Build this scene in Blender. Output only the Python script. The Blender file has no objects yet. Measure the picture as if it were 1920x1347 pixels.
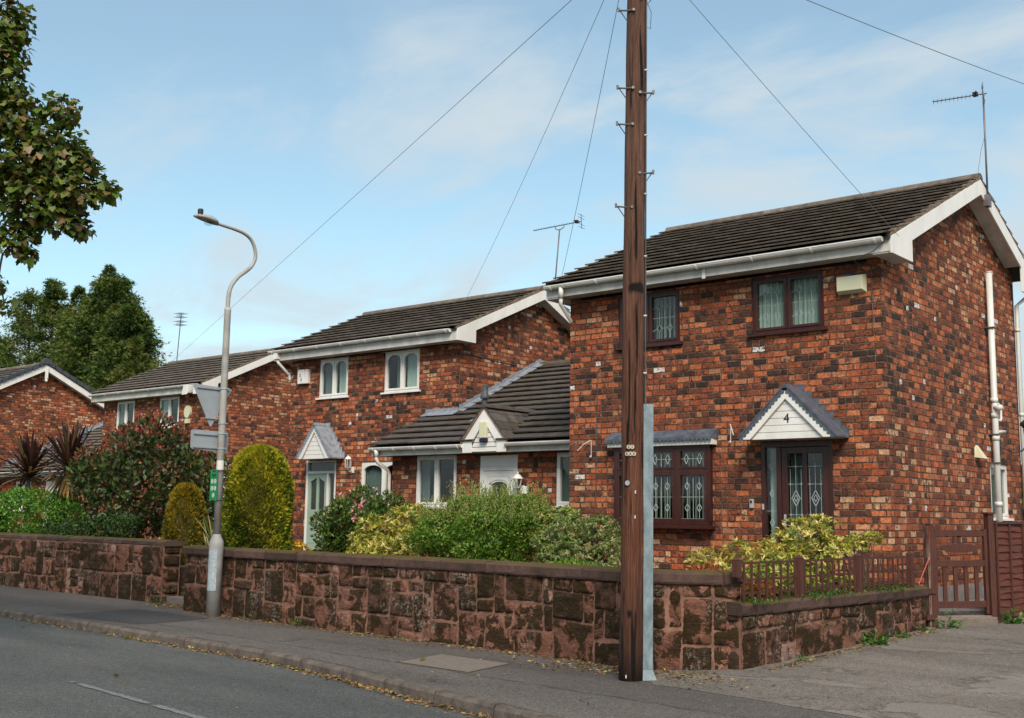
import bpy, math, random
import numpy as np
from mathutils import Vector, Matrix
random.seed(7); RNG = np.random.default_rng(11)
S = bpy.context.scene
COL = S.collection
R = math.radians

# ------------------------------------------------------------------ camera
cam_d = bpy.data.cameras.new('camera'); cam = bpy.data.objects.new('camera', cam_d); COL.objects.link(cam)
F_PX, YAW, PITCH, ROLL = 2159.38, R(39.996), R(7.822), R(0.792)
fw = Vector((-math.sin(YAW)*math.cos(PITCH), math.cos(YAW)*math.cos(PITCH), math.sin(PITCH)))
r0 = Vector((math.cos(YAW), math.sin(YAW), 0)); u0 = r0.cross(fw)
rr = r0*math.cos(ROLL)+u0*math.sin(ROLL); uu = -r0*math.sin(ROLL)+u0*math.cos(ROLL)
M = Matrix((rr, uu, -fw)).transposed().to_4x4(); M.translation = (0, 0, 1.6)
cam.matrix_world = M
cam_d.sensor_width = 36; cam_d.sensor_fit = 'HORIZONTAL'; cam_d.lens = F_PX/1920*36
cam_d.clip_start = 0.1; cam_d.clip_end = 3000
S.camera = cam
S.render.resolution_x = 1024; S.render.resolution_y = 718
# ------------------------------------------------------------------ world
SUN_EL, SUN_AZ = R(44), R(138)      # azimuth clockwise from +Y
w = bpy.data.worlds.new('World'); S.world = w; w.use_nodes = True
nt = w.node_tree; nt.nodes.clear()
out = nt.nodes.new('ShaderNodeOutputWorld'); bg = nt.nodes.new('ShaderNodeBackground')
sky = nt.nodes.new('ShaderNodeTexSky'); sky.sky_type = 'NISHITA'; sky.sun_disc = False
sky.sun_elevation = SUN_EL; sky.sun_rotation = SUN_AZ; sky.air_density = 1.0; sky.dust_density = 0.6; sky.ozone_density = 1.6
tc = nt.nodes.new('ShaderNodeTexCoord'); sp = nt.nodes.new('ShaderNodeSeparateXYZ')
nt.links.new(tc.outputs['Generated'], sp.inputs[0])
def wm(op, a, b=None, c=None):
    n = nt.nodes.new('ShaderNodeMath'); n.operation = op
    for i, v in enumerate((a, b, c)):
        if v is None: continue
        if isinstance(v, (int, float)): n.inputs[i].default_value = v
        else: nt.links.new(v, n.inputs[i])
    return n.outputs[0]
zz = wm('ADD', wm('MAXIMUM', sp.outputs[2], 0.0), 0.22)
cx = wm('DIVIDE', sp.outputs[0], zz); cy = wm('DIVIDE', sp.outputs[1], zz)
cb = nt.nodes.new('ShaderNodeCombineXYZ'); nt.links.new(cx, cb.inputs[0]); nt.links.new(cy, cb.inputs[1])
mp = nt.nodes.new('ShaderNodeMapping'); mp.inputs['Scale'].default_value = (1.0, 1.7, 1); mp.inputs['Rotation'].default_value = (0, 0, R(38)); mp.inputs['Location'].default_value = (3.1, 1.2, 0)
nt.links.new(cb.outputs[0], mp.inputs[0])
n1 = nt.nodes.new('ShaderNodeTexNoise'); n1.inputs['Scale'].default_value = 1.5; n1.inputs['Detail'].default_value = 9; n1.inputs['Roughness'].default_value = 0.56; n1.inputs['Distortion'].default_value = 0.5
nt.links.new(mp.outputs[0], n1.inputs['Vector'])
horiz = wm('SUBTRACT', 1.0, wm('MULTIPLY', sp.outputs[2], 2.0))
side = wm('MULTIPLY', wm('ADD', sp.outputs[0], 0.62), 0.42)
dens = wm('ADD', wm('MULTIPLY', n1.outputs[0], 1.5), wm('ADD', wm('SUBTRACT', wm('MULTIPLY', horiz, 0.55), 0.46), side))
mr = nt.nodes.new('ShaderNodeMapRange'); mr.interpolation_type = 'SMOOTHSTEP'; mr.inputs[1].default_value = 0.40; mr.inputs[2].default_value = 0.80; mr.inputs[3].default_value = 0.20; mr.inputs[4].default_value = 0.95
nt.links.new(dens, mr.inputs[0])
mx = nt.nodes.new('ShaderNodeMixRGB'); nt.links.new(mr.outputs[0], mx.inputs[0])
gm = nt.nodes.new('ShaderNodeMixRGB'); gm.blend_type = 'MULTIPLY'; gm.inputs[0].default_value = 1; gm.inputs[2].default_value = (.61, .69, .595, 1)
nt.links.new(sky.outputs[0], gm.inputs[1])
nt.links.new(gm.outputs[0], mx.inputs[1]); mx.inputs[2].default_value = (2.1, 2.4, 2.58, 1)
nt.links.new(mx.outputs[0], bg.inputs[0]); bg.inputs[1].default_value = 0.10
nt.links.new(bg.outputs[0], out.inputs[0])
sl = bpy.data.lights.new('sun', 'SUN'); so = bpy.data.objects.new('sun', sl); COL.objects.link(so)
sl.energy = 1.5; sl.angle = R(26); sl.color = (1.0, 0.90, 0.78)
sd = Vector((math.sin(SUN_AZ)*math.cos(SUN_EL), math.cos(SUN_AZ)*math.cos(SUN_EL), math.sin(SUN_EL)))
so.rotation_euler = sd.to_track_quat('Z', 'Y').to_euler()
S.view_settings.view_transform = 'Standard'; S.view_settings.look = 'None'; S.view_settings.gamma = 1; S.view_settings.exposure = 1.6
S.cycles.max_bounces = 6; S.cycles.transparent_max_bounces = 12

# ------------------------------------------------------------------ materials
def srgb(r, g, b):
    f = lambda c: ((c/255+0.055)/1.055)**2.4 if c > 10 else c/255/12.92
    return (f(r), f(g), f(b), 1)
class NT:
    def __init__(s, name):
        s.m = bpy.data.materials.new(name); s.m.use_nodes = True; s.t = s.m.node_tree
        s.b = s.t.nodes['Principled BSDF']; s.o = s.t.nodes['Material Output']
    def n(s, t, **k):
        n = s.t.nodes.new(t)
        for a, v in k.items():
            if a in ('op',): n.operation = v
            elif a.startswith('i_'):
                key = a[2:]; key = int(key) if key.isdigit() else key.replace('_', ' ')
                s.set(n.inputs[key], v)
            else: setattr(n, a, v)
        return n
    def set(s, inp, v):
        if isinstance(v, bpy.types.NodeSocket): s.t.links.new(v, inp)
        else: inp.default_value = v
    def math(s, op, a, b=0.0, c=0.0, clamp=False):
        n = s.t.nodes.new('ShaderNodeMath'); n.operation = op; n.use_clamp = clamp
        for i, v in enumerate((a, b, c)): s.set(n.inputs[i], v)
        return n.outputs[0]
    def mix(s, f, a, b, mode='MIX'):
        n = s.t.nodes.new('ShaderNodeMixRGB'); n.blend_type = mode
        s.set(n.inputs[0], f); s.set(n.inputs[1], a); s.set(n.inputs[2], b); return n.outputs[0]
    def noise(s, scale, detail=4, rough=0.55, vec=None, dist=0.0):
        n = s.t.nodes.new('ShaderNodeTexNoise'); n.inputs['Scale'].default_value = scale; n.inputs['Detail'].default_value = detail
        n.inputs['Roughness'].default_value = rough; n.inputs['Distortion'].default_value = dist
        s.t.links.new(vec if vec else s.obj(), n.inputs['Vector']); return n.outputs[0]
    def obj(s):
        if not hasattr(s, '_o'): s._o = s.t.nodes.new('ShaderNodeTexCoord').outputs['Object']
        return s._o
    def ramp(s, f, stops, interp='LINEAR'):
        n = s.t.nodes.new('ShaderNodeValToRGB'); n.color_ramp.interpolation = interp; e = n.color_ramp.elements
        while len(e) < len(stops): e.new(0.5)
        for i, (p, c) in enumerate(stops): e[i].position = p; e[i].color = c if len(c) == 4 else (*c, 1)
        s.set(n.inputs[0], f); return n.outputs[0]
    def rng(s, v, a, b, c=0.0, d=1.0):
        n = s.t.nodes.new('ShaderNodeMapRange'); s.set(n.inputs[0], v)
        for i, x in enumerate((a, b, c, d)): n.inputs[i+1].default_value = x
        return n.outputs[0]
    def scaled(s, sx, sy, sz):
        n = s.t.nodes.new('ShaderNodeMapping'); n.inputs['Scale'].default_value = (sx, sy, sz); s.t.links.new(s.obj(), n.inputs[0]); return n.outputs[0]
    def bump(s, h, strength=0.5, dist=0.01):
        n = s.t.nodes.new('ShaderNodeBump'); n.inputs['Strength'].default_value = strength; n.inputs['Distance'].default_value = dist
        s.set(n.inputs['Height'], h); s.t.links.new(n.outputs[0], s.b.inputs['Normal'])
    def done(s, col=None, rough=None, spec=None, metal=None):
        if col is not None: s.set(s.b.inputs['Base Color'], col)
        if rough is not None: s.set(s.b.inputs['Roughness'], rough)
        if spec is not None: s.b.inputs['Specular IOR Level'].default_value = spec
        if metal is not None: s.b.inputs['Metallic'].default_value = metal
        return s.m
def simple(name, c1, c2, scale=6, rough=0.6, bump=0.0, bs=60, spec=0.4, metal=0.0, sc=(1, 1, 1)):
    m = NT(name); v = m.scaled(*sc)
    f = m.rng(m.noise(scale, 5, 0.6, v), 0.3, 0.7)
    col = m.mix(f, (*c1, 1), (*c2, 1))
    if bump: m.bump(m.noise(bs, 3, 0.6, v), bump, 0.01)
    return m.done(col, rough, spec, metal)
def brick_mat(name, bw=0.235, bh=0.0985, shift=0.0, red=0.0):
    m = NT(name); sp = m.n('ShaderNodeSeparateXYZ', i_0=m.obj())
    x, y, z = sp.outputs
    wob = m.noise(26, 3, 0.6); wob2 = m.noise(19, 3, 0.6, m.scaled(1.3, 1.3, 1.7))
    u = m.math('ADD', m.math('ADD', x, y), m.math('MULTIPLY', m.math('SUBTRACT', wob, 0.5), 0.030))
    v = m.math('ADD', z, m.math('MULTIPLY', m.math('SUBTRACT', wob2, 0.5), 0.024))
    v = m.math('DIVIDE', v, bh); row = m.math('FLOOR', v); fv = m.math('SUBTRACT', v, row)
    rw = m.n('ShaderNodeTexWhiteNoise', noise_dimensions='1D'); m.set(rw.inputs['W'], row)
    u = m.math('ADD', m.math('DIVIDE', u, bw), m.math('ADD', m.math('MULTIPLY', m.math('MODULO', m.math('ABSOLUTE', row), 2.0), 0.5), m.math('MULTIPLY', rw.outputs[0], 0.16)))
    colf = m.math('FLOOR', u); fu = m.math('SUBTRACT', u, colf)
    cell = m.n('ShaderNodeCombineXYZ', i_0=colf, i_1=row, i_2=shift)
    wn = m.n('ShaderNodeTexWhiteNoise', noise_dimensions='3D', i_Vector=cell.outputs[0])
    rs = m.n('ShaderNodeSeparateColor'); m.t.links.new(wn.outputs['Color'], rs.inputs[0])
    # half bricks: some stretchers are split into two headers, sharing neither colour nor joint
    isH = m.math('GREATER_THAN', rs.outputs[1], 0.72)
    fu2 = m.math('MULTIPLY', fu, 2.0); half = m.math('FLOOR', fu2)
    fuh = m.math('SUBTRACT', fu2, half)
    duH = m.math('MULTIPLY', m.math('MINIMUM', fuh, m.math('SUBTRACT', 1.0, fuh)), bw/2)
    duF = m.math('MULTIPLY', m.math('MINIMUM', fu, m.math('SUBTRACT', 1.0, fu)), bw)
    du = m.math('ADD', m.math('MULTIPLY', duF, m.math('SUBTRACT', 1.0, isH)), m.math('MULTIPLY', duH, isH))
    dv = m.math('MULTIPLY', m.math('MINIMUM', fv, m.math('SUBTRACT', 1.0, fv)), bh)
    d = m.math('MINIMUM', du, dv)
    mask = m.rng(d, 0.0060, 0.0135)
    cell2 = m.n('ShaderNodeCombineXYZ', i_0=m.math('ADD', colf, m.math('MULTIPLY', m.math('MULTIPLY', half, isH), 0.37)), i_1=row, i_2=shift+5.5)
    wn2 = m.n('ShaderNodeTexWhiteNoise', noise_dimensions='3D', i_Vector=cell2.outputs[0])
    r2 = m.n('ShaderNodeSeparateColor'); m.t.links.new(wn2.outputs['Color'], r2.inputs[0])
    low = m.noise(0.55, 2, 0.5)
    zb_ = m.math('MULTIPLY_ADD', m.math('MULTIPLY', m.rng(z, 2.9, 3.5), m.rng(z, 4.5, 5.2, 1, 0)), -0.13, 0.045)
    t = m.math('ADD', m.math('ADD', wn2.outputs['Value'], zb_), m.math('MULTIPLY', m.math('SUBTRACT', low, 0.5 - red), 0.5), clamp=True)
    col = m.ramp(t, [(0.0, (.042, .026, .021)), (0.09, (.085, .037, .025)), (0.20, (.15, .053, .030)), (0.34, (.20, .062, .032)),
                     (0.50, (.29, .076, .034)), (0.64, (.39, .094, .036)), (0.78, (.50, .125, .042)), (0.86, (.35, .14, .075)),
                     (0.93, (.54, .17, .062)), (1.0, (.55, .32, .19))])
    blot = m.noise(26, 5, 0.75)
    col = m.mix(1.0, col, m.ramp(m.rng(blot, 0.28, 0.74), [(0, (.34, .32, .32)), (.5, (.92, .92, .92)), (1, (1.75, 1.65, 1.55))]), 'MULTIPLY')
    # pale drag streaks and dark burnt patches on some faces
    st = m.noise(60, 2, 0.6, m.scaled(1, 1, 0.08)); stm = m.math('MULTIPLY', m.math('GREATER_THAN', r2.outputs[0], 0.62), m.rng(st, 0.5, 0.66))
    col = m.mix(m.math('MULTIPLY', stm, 0.55), col, (.50, .27, .15, 1))
    bt = m.noise(11, 3, 0.65); btm = m.math('MULTIPLY', m.math('GREATER_THAN', r2.outputs[1], 0.6), m.rng(bt, 0.52, 0.6))
    col = m.mix(m.math('MULTIPLY', btm, 0.8), col, (.035, .024, .021, 1))
    wsp = m.noise(23, 4, 0.7); wm_ = m.math('MULTIPLY', m.math('GREATER_THAN', r2.outputs[2], 0.9925), m.rng(wsp, 0.42, 0.5))
    col = m.mix(wm_, col, (.66, .64, .62, 1))
    mort = m.mix(m.rng(m.noise(6, 5, 0.75), .38, .62), (.040, .024, .018, 1), (.25, .14, .09, 1))
    col = m.mix(mask, mort, col)
    col = m.mix(1.0, col, m.ramp(m.noise(0.8, 3, 0.6), [(0.3, (.84, .84, .84)), (0.7, (1.1, 1.1, 1.1))]), 'MULTIPLY')
    h = m.math('ADD', mask, m.math('MULTIPLY', blot, 0.5))
    m.bump(h, 1.0, 0.025)
    return m.done(col, 0.86, 0.25)
BRICK = brick_mat('brick'); BRICK_FAR = brick_mat('brick_far', red=0.10, shift=3.0)
def paint(name, c, rough=0.35, dirt=0.12, spec=0.5):
    m = NT(name); f = m.rng(m.noise(2.5, 6, 0.65, m.scaled(1, 1, 0.5)), 0.35, 0.75)
    dk = tuple(x*(1-dirt) for x in c[:3]); f2 = m.rng(m.noise(45, 3, 0.6), 0.62, 0.75)
    col = m.mix(f, (*c[:3], 1), (dk[0], dk[1]*.98, dk[2]*.93, 1)); col = m.mix(m.math('MULTIPLY', f2, dirt*1.6), col, (.22, .2, .16, 1))
    m.bump(m.noise(30, 2), 0.05, 0.005)
    return m.done(col, rough, spec)
WHITE = paint('white_upvc', (.78, .76, .73), .35, .2); WHITE_OLD = paint('old_white_upvc', (.64, .61, .57), 0.45, 0.42)
BROWNF = simple('mahogany_upvc', (.030, .008, .007), (.060, .016, .012), 10, 0.32, 0.1, 80, 0.5, sc=(1, 1, .15))
SAGE = paint('sage_paint', (.30, .40, .32), 0.4, 0.1)
LEAD = simple('lead', (.15, .17, .20), (.30, .33, .37), 9, 0.5, 0.5, 25, 0.5)
LEAD_DK = simple('lead_dark', (.045, .055, .072), (.11, .125, .155), 9, 0.45, 0.4, 25, 0.5)
CREAM = paint('cream_plastic', (.62, .60, .42), 0.4, 0.1)
BLACKP = simple('black_plastic', (.012, .012, .013), (.03, .03, .032), 10, 0.45)
SLATEP = simple('grey_black_plastic', (.04, .045, .055), (.075, .085, .10), 8, 0.5)
GALV = simple('galvanised_steel', (.22, .28, .31), (.40, .47, .50), 11, 0.42, 0.35, 14, 0.5, 0.25)
GALVP = simple('lamp_post_paint', (.26, .26, .245), (.40, .39, .365), 5, 0.55, 0.15, 50)
SIGNBACK = simple('sign_back_grey', (.27, .30, .33), (.33, .36, .39), 3, 0.42)
RUST = simple('rust', (.16, .05, .02), (.30, .10, .04), 20, 0.9)
PIPEW = paint('pipe_white', (.60, .61, .58), 0.4, 0.18)
WIREM = simple('cable', (.05, .055, .06), (.09, .095, .10), 5, 0.6)
WIREG = simple('overhead_cable', (.14, .16, .18), (.20, .22, .24), 5, 0.6)
GALVW = simple('aerial_metal', (.10, .09, .09), (.2, .18, .18), 5, 0.5, metal=0.4)
CURT = simple('net_curtain', (.46, .50, .48), (.66, .70, .67), 3, 0.9, sc=(14, 14, .3))
CURT_DK = simple('grey_curtain', (.13, .155, .155), (.24, .27, .27), 3, 0.9, sc=(14, 14, .3))
BLIND = simple('vertical_blind', (.42, .46, .38), (.52, .56, .48), 4, 0.8)
LEADCAME = simple('lead_came', (.30, .33, .33), (.42, .45, .45), 5, 0.4)
WALLIN = simple('inner_plaster', (.2, .19, .17), (.25, .24, .21), 3, 0.9)
def glass():
    m = NT('glass'); t = m.t; t.nodes.remove(m.b)
    tr = m.n('ShaderNodeBsdfTransparent', i_Color=(.80, .86, .84, 1)); gl = m.n('ShaderNodeBsdfGlossy', i_Color=(1, 1, 1, 1)); gl.inputs['Roughness'].default_value = 0.02
    lw = m.n('ShaderNodeLayerWeight'); lw.inputs['Blend'].default_value = 0.32
    nb = m.n('ShaderNodeBump'); nb.inputs['Strength'].default_value = 0.06; m.set(nb.inputs['Height'], m.noise(2.2, 1)); t.links.new(nb.outputs[0], gl.inputs['Normal'])
    g_ = m.n('ShaderNodeNewGeometry'); f = m.math('MULTIPLY', m.math('ADD', m.math('MULTIPLY', lw.outputs['Fresnel'], 0.9), 0.02), m.math('SUBTRACT', 1.0, g_.outputs['Backfacing']))
    mxs = m.n('ShaderNodeMixShader'); t.links.new(f, mxs.inputs[0]); t.links.new(tr.outputs[0], mxs.inputs[1]); t.links.new(gl.outputs[0], mxs.inputs[2])
    t.links.new(mxs.outputs[0], m.o.inputs[0]); return m.m
GLASS = glass()
def roof_mat(name, moss=0.3, c1=(.080, .065, .055), c2=(.205, .17, .145)):
    m = NT(name); at = m.n('ShaderNodeAttribute', attribute_name='Col')
    f = m.rng(m.noise(5, 6, 0.7), 0.3, 0.72); col = m.mix(f, (*c1, 1), (*c2, 1))
    col = m.mix(1.0, col, at.outputs['Color'], 'MULTIPLY')
    li = m.rng(m.noise(24, 5, 0.75), 0.60, 0.70); col = m.mix(m.math('MULTIPLY', li, 0.5), col, (.16, .145, .11, 1))
    lf = m.rng(m.noise(1.1, 4, 0.7), 0.5, 0.72)
    ms = m.math('MULTIPLY', m.rng(m.noise(38, 4, 0.7), 0.45, 0.55), m.math('MULTIPLY', lf, moss)); col = m.mix(ms, col, (.085, .055, .018, 1))
    m.bump(m.noise(70, 4, 0.7), 0.6, 0.01)
    return m.done(col, 0.8, 0.3)
ROOF = roof_mat('concrete_tile', 0.5); ROOF_DK = roof_mat('dark_concrete_tile', 0.8, (.045, .038, .034), (.115, .098, .088))
MORTAR = simple('verge_mortar', (.13, .09, .06), (.26, .19, .13), 25, 0.9, 0.6, 60)
def stone_mat():
    m = NT('sandstone'); at = m.n('ShaderNodeAttribute', attribute_name='Col')
    col = m.mix(1.0, at.outputs['Color'], m.ramp(m.noise(16, 6, 0.75), [(0.28, (.45, .43, .42)), (0.5, (.95, .95, .95)), (0.72, (1.5, 1.45, 1.4))]), 'MULTIPLY')
    col = m.mix(m.math('MULTIPLY', m.rng(m.noise(5, 5, 0.7, m.scaled(1, 1, 3.5)), 0.45, 0.65), 0.35), col, (.20, .085, .055, 1))
    ms = m.rng(m.noise(4.2, 7, 0.70, None, 0.5), 0.475, 0.50); ms2 = m.rng(m.noise(40, 4, 0.8), 0.25, 0.42)
    col = m.mix(m.math('MULTIPLY', m.math('MULTIPLY', ms, ms2), 0.93), col, m.mix(m.noise(30, 3), (.010, .007, .004, 1), (.046, .030, .010, 1)))
    wl = m.math('MULTIPLY', m.rng(m.noise(1.7, 3, 0.6), 0.54, 0.62), m.rng(m.noise(20, 5, 0.8), 0.53, 0.57))
    col = m.mix(m.math('MULTIPLY', wl, 0.5), col, (.38, .31, .26, 1))
    m.bump(m.math('ADD', m.noise(60, 5, 0.75), m.math('MULTIPLY', m.noise(12, 4, 0.7, m.scaled(1, 1, 2.2)), 2.0)), 0.9, 0.02)
    return m.done(col, 0.93, 0.15)
STONE = stone_mat()
POINTING = simple('pink_mortar', (.10, .050, .036), (.27, .138, .095), 6, 0.95, 0.8, 40)
def coping_mat():
    m = NT('coping_stone'); at = m.n('ShaderNodeAttribute', attribute_name='Col')
    f = m.rng(m.noise(7, 6, 0.7), 0.3, 0.7); col = m.mix(f, (.050, .032, .027, 1), (.105, .062, .050, 1))
    col = m.mix(1.0, col, at.outputs['Color'], 'MULTIPLY')
    nz = m.n('ShaderNodeSeparateXYZ'); g = m.n('ShaderNodeNewGeometry'); m.t.links.new(g.outputs['Normal'], nz.inputs[0])
    up = m.rng(nz.outputs[2], 0.5, 0.9); ms = m.math('MULTIPLY', up, m.rng(m.noise(6, 5, 0.75), 0.36, 0.5))
    col = m.mix(ms, col, m.mix(m.noise(40, 3), (.055, .040, .010, 1), (.13, .095, .025, 1)))
    sp = m.rng(m.noise(55, 4, 0.8), 0.64, 0.70); col = m.mix(m.math('MULTIPLY', sp, 0.5), col, (.32, .27, .24, 1))
    m.bump(m.noise(40, 5, 0.7), 0.7, 0.02)
    return m.done(col, 0.9, 0.2)
COPING = coping_mat()
def asphalt(name, c1, c2, speck, patch=0.5, crack=0.0, sc=0.6):
    m = NT(name); f = m.rng(m.noise(sc, 5, 0.6, m.scaled(0.35, 1.2, 1)), 0.3, 0.7)
    col = m.mix(f, (*c1, 1), (*c2, 1))
    gr = m.n('ShaderNodeTexVoronoi'); gr.inputs['Scale'].default_value = 110; m.t.links.new(m.obj(), gr.inputs['Vector'])
    gs = m.n('ShaderNodeSeparateColor'); m.t.links.new(gr.outputs['Color'], gs.inputs[0])
    col = m.mix(1.0, col, m.ramp(gs.outputs[0], [(0, (.5, .5, .5)), (.6, (1, 1, 1)), (1, (1+speck, 1+speck, 1+speck*.95))]), 'MULTIPLY')
    col = m.mix(1.0, col, m.ramp(m.noise(14, 5, 0.7), [(0.3, (.82, .82, .82)), (0.7, (1.18, 1.18, 1.18))]), 'MULTIPLY')
    if crack:
        vd = m.n('ShaderNodeTexVoronoi', feature='DISTANCE_TO_EDGE'); vd.inputs['Scale'].default_value = 0.55
        ad = m.n('ShaderNodeVectorMath', operation='ADD'); m.t.links.new(m.obj(), ad.inputs[0])
        nn = m.n('ShaderNodeTexNoise'); nn.inputs['Scale'].default_value = 2.5; nn.inputs['Detail'].default_value = 6; m.t.links.new(m.obj(), nn.inputs['Vector'])
        m.t.links.new(nn.outputs['Color'], ad.inputs[1]); m.t.links.new(ad.outputs[0], vd.inputs['Vector'])
        ck = m.rng(vd.outputs['Distance'], 0.002, 0.012, 1, 0); ck = m.math('MULTIPLY', ck, m.rng(m.noise(0.8, 2), 0.47, 0.6))
        col = m.mix(m.math('MULTIPLY', ck, crack), col, (.012, .011, .010, 1))
    m.bump(m.math('ADD', gr.outputs['Distance'], m.noise(20, 3)), 0.45, 0.006)
    return m.done(col, 0.88, 0.25), m
ROADM, _ = asphalt('road_asphalt', (.056, .058, .056), (.108, .107, .100), 0.7)
PAVE, _ = asphalt('pavement_asphalt', (.068, .059, .053), (.132, .114, .101), 0.6, crack=0.75)
def drive_mat():
    mat, m = asphalt('driveway_asphalt', (.105, .091, .078), (.185, .160, .137), 0.7, sc=0.9)
    old = m.b.inputs['Base Color'].links[0].from_socket
    n = m.noise(0.9, 7, 0.68, m.scaled(0.5, 0.9, 1), 0.4)
    lt = m.math('MULTIPLY', m.rng(n, 0.55, 0.575), 1.0)
    ed = m.math('MULTIPLY', m.rng(n, 0.535, 0.555), m.rng(n, 0.555, 0.57, 1, 0))
    c = m.mix(m.math('MULTIPLY', lt, 0.45), old, m.mix(m.noise(60, 3), (.15, .13, .11, 1), (.30, .265, .23, 1)))
    c = m.mix(m.math('MULTIPLY', ed, 0.6), c, (.03, .027, .025, 1))
    m.set(m.b.inputs['Base Color'], c); return mat
DRIVE = drive_mat()
KERB = simple('kerb_stone', (.055, .043, .036), (.155, .125, .10), 6, 0.9, 0.9, 40)
SLABM = simple('concrete_slab', (.13, .105, .085), (.20, .165, .135), 14, 0.9, 0.6, 90)
SOIL = simple('soil', (.035, .022, .013), (.075, .050, .030), 12, 1.0, 0.9, 40)
GRAVEL = simple('gravel', (.10, .09, .08), (.36, .33, .30), 45, 0.9, 1.0, 50)
GRASSM = simple('rough_grass', (.030, .050, .012), (.07, .10, .03), 3, 1.0, 0.6, 30)
REDWOOD = simple('red_stained_wood', (.045, .015, .010), (.100, .032, .020), 8, 0.62, 0.5, 60, 0.4, sc=(5, 5, .6))
REDPANEL = simple('red_fence_wood', (.070, .017, .011), (.155, .040, .023), 5, 0.7, 0.7, 40, 0.35, sc=(.5, .5, 8))
def old_wood():
    m = NT('peeling_wood'); v = m.scaled(6, 6, .5); f = m.rng(m.noise(6, 6, 0.75, v), 0.45, 0.6)
    col = m.mix(f, (.10, .025, .015, 1), (.24, .20, .16, 1)); m.bump(m.noise(20, 4, 0.7, v), 0.7, 0.01); return m.done(col, 0.85, 0.2)
OLDWOOD = old_wood()
def pole_mat():
    m = NT('creosoted_pole'); v = m.scaled(9, 9, .35)
    f = m.rng(m.noise(5, 7, 0.75, v, 0.6), 0.32, 0.68)
    col = m.ramp(f, [(0, (.022, .009, .006)), (.3, (.090, .032, .018)), (.65, (.165, .062, .034)), (1, (.25, .125, .080))])
    sp = m.n('ShaderNodeSeparateXYZ', i_0=m.obj()); lo = m.rng(sp.outputs[2], 0.1, 1.3, 0.75, 0)
    col = m.mix(lo, col, (.018, .012, .010, 1))
    hi = m.rng(sp.outputs[2], 2.0, 5.5, 0, 0.45); col = m.mix(hi, col, m.mix(f, (.07, .04, .03, 1), (.20, .14, .11, 1)))
    cr = m.rng(m.noise(30, 3, 0.5, m.scaled(1, 1, .035)), 0.60, 0.64); kn = m.rng(m.noise(2.6, 2, 0.5, m.scaled(1, 1, .9)), 0.70, 0.74)
    col = m.mix(m.math('MAXIMUM', cr, kn), col, (.010, .006, .005, 1))
    m.bump(m.math('SUBTRACT', m.noise(12, 6, 0.75, v), m.math('MULTIPLY', cr, .8)), 1.0, 0.03); return m.done(col, 0.8, 0.25)
POLE = pole_mat()
def leaf_mat(name, rough=0.45, trans=0.3, spec=0.4):
    m = NT(name); at = m.n('ShaderNodeAttribute', attribute_name='Col'); c = at.outputs['Color']
    m.done(c, rough, spec); tr = m.n('ShaderNodeBsdfTranslucent'); m.t.links.new(m.mix(1.0, c, (1.2, 1.3, .6, 1), 'MULTIPLY'), tr.inputs[0])
    mxs = m.n('ShaderNodeMixShader'); mxs.inputs[0].default_value = trans
    m.t.links.new(m.b.outputs[0], mxs.inputs[1]); m.t.links.new(tr.outputs[0], mxs.inputs[2]); m.t.links.new(mxs.outputs[0], m.o.inputs[0]); return m.m
LEAF = leaf_mat('leaf'); LEAF_MATT = leaf_mat('leaf_matt', 0.75, 0.2, 0.15)
BARK = simple('bark', (.045, .035, .027), (.11, .085, .065), 12, 0.95, 0.9, 30, sc=(3, 3, .6))
TWIG = simple('twig', (.06, .042, .03), (.14, .10, .075), 12, 0.95)
PAINTLINE = simple('road_paint', (.085, .088, .086), (.21, .215, .21), 30, 0.8)

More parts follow.
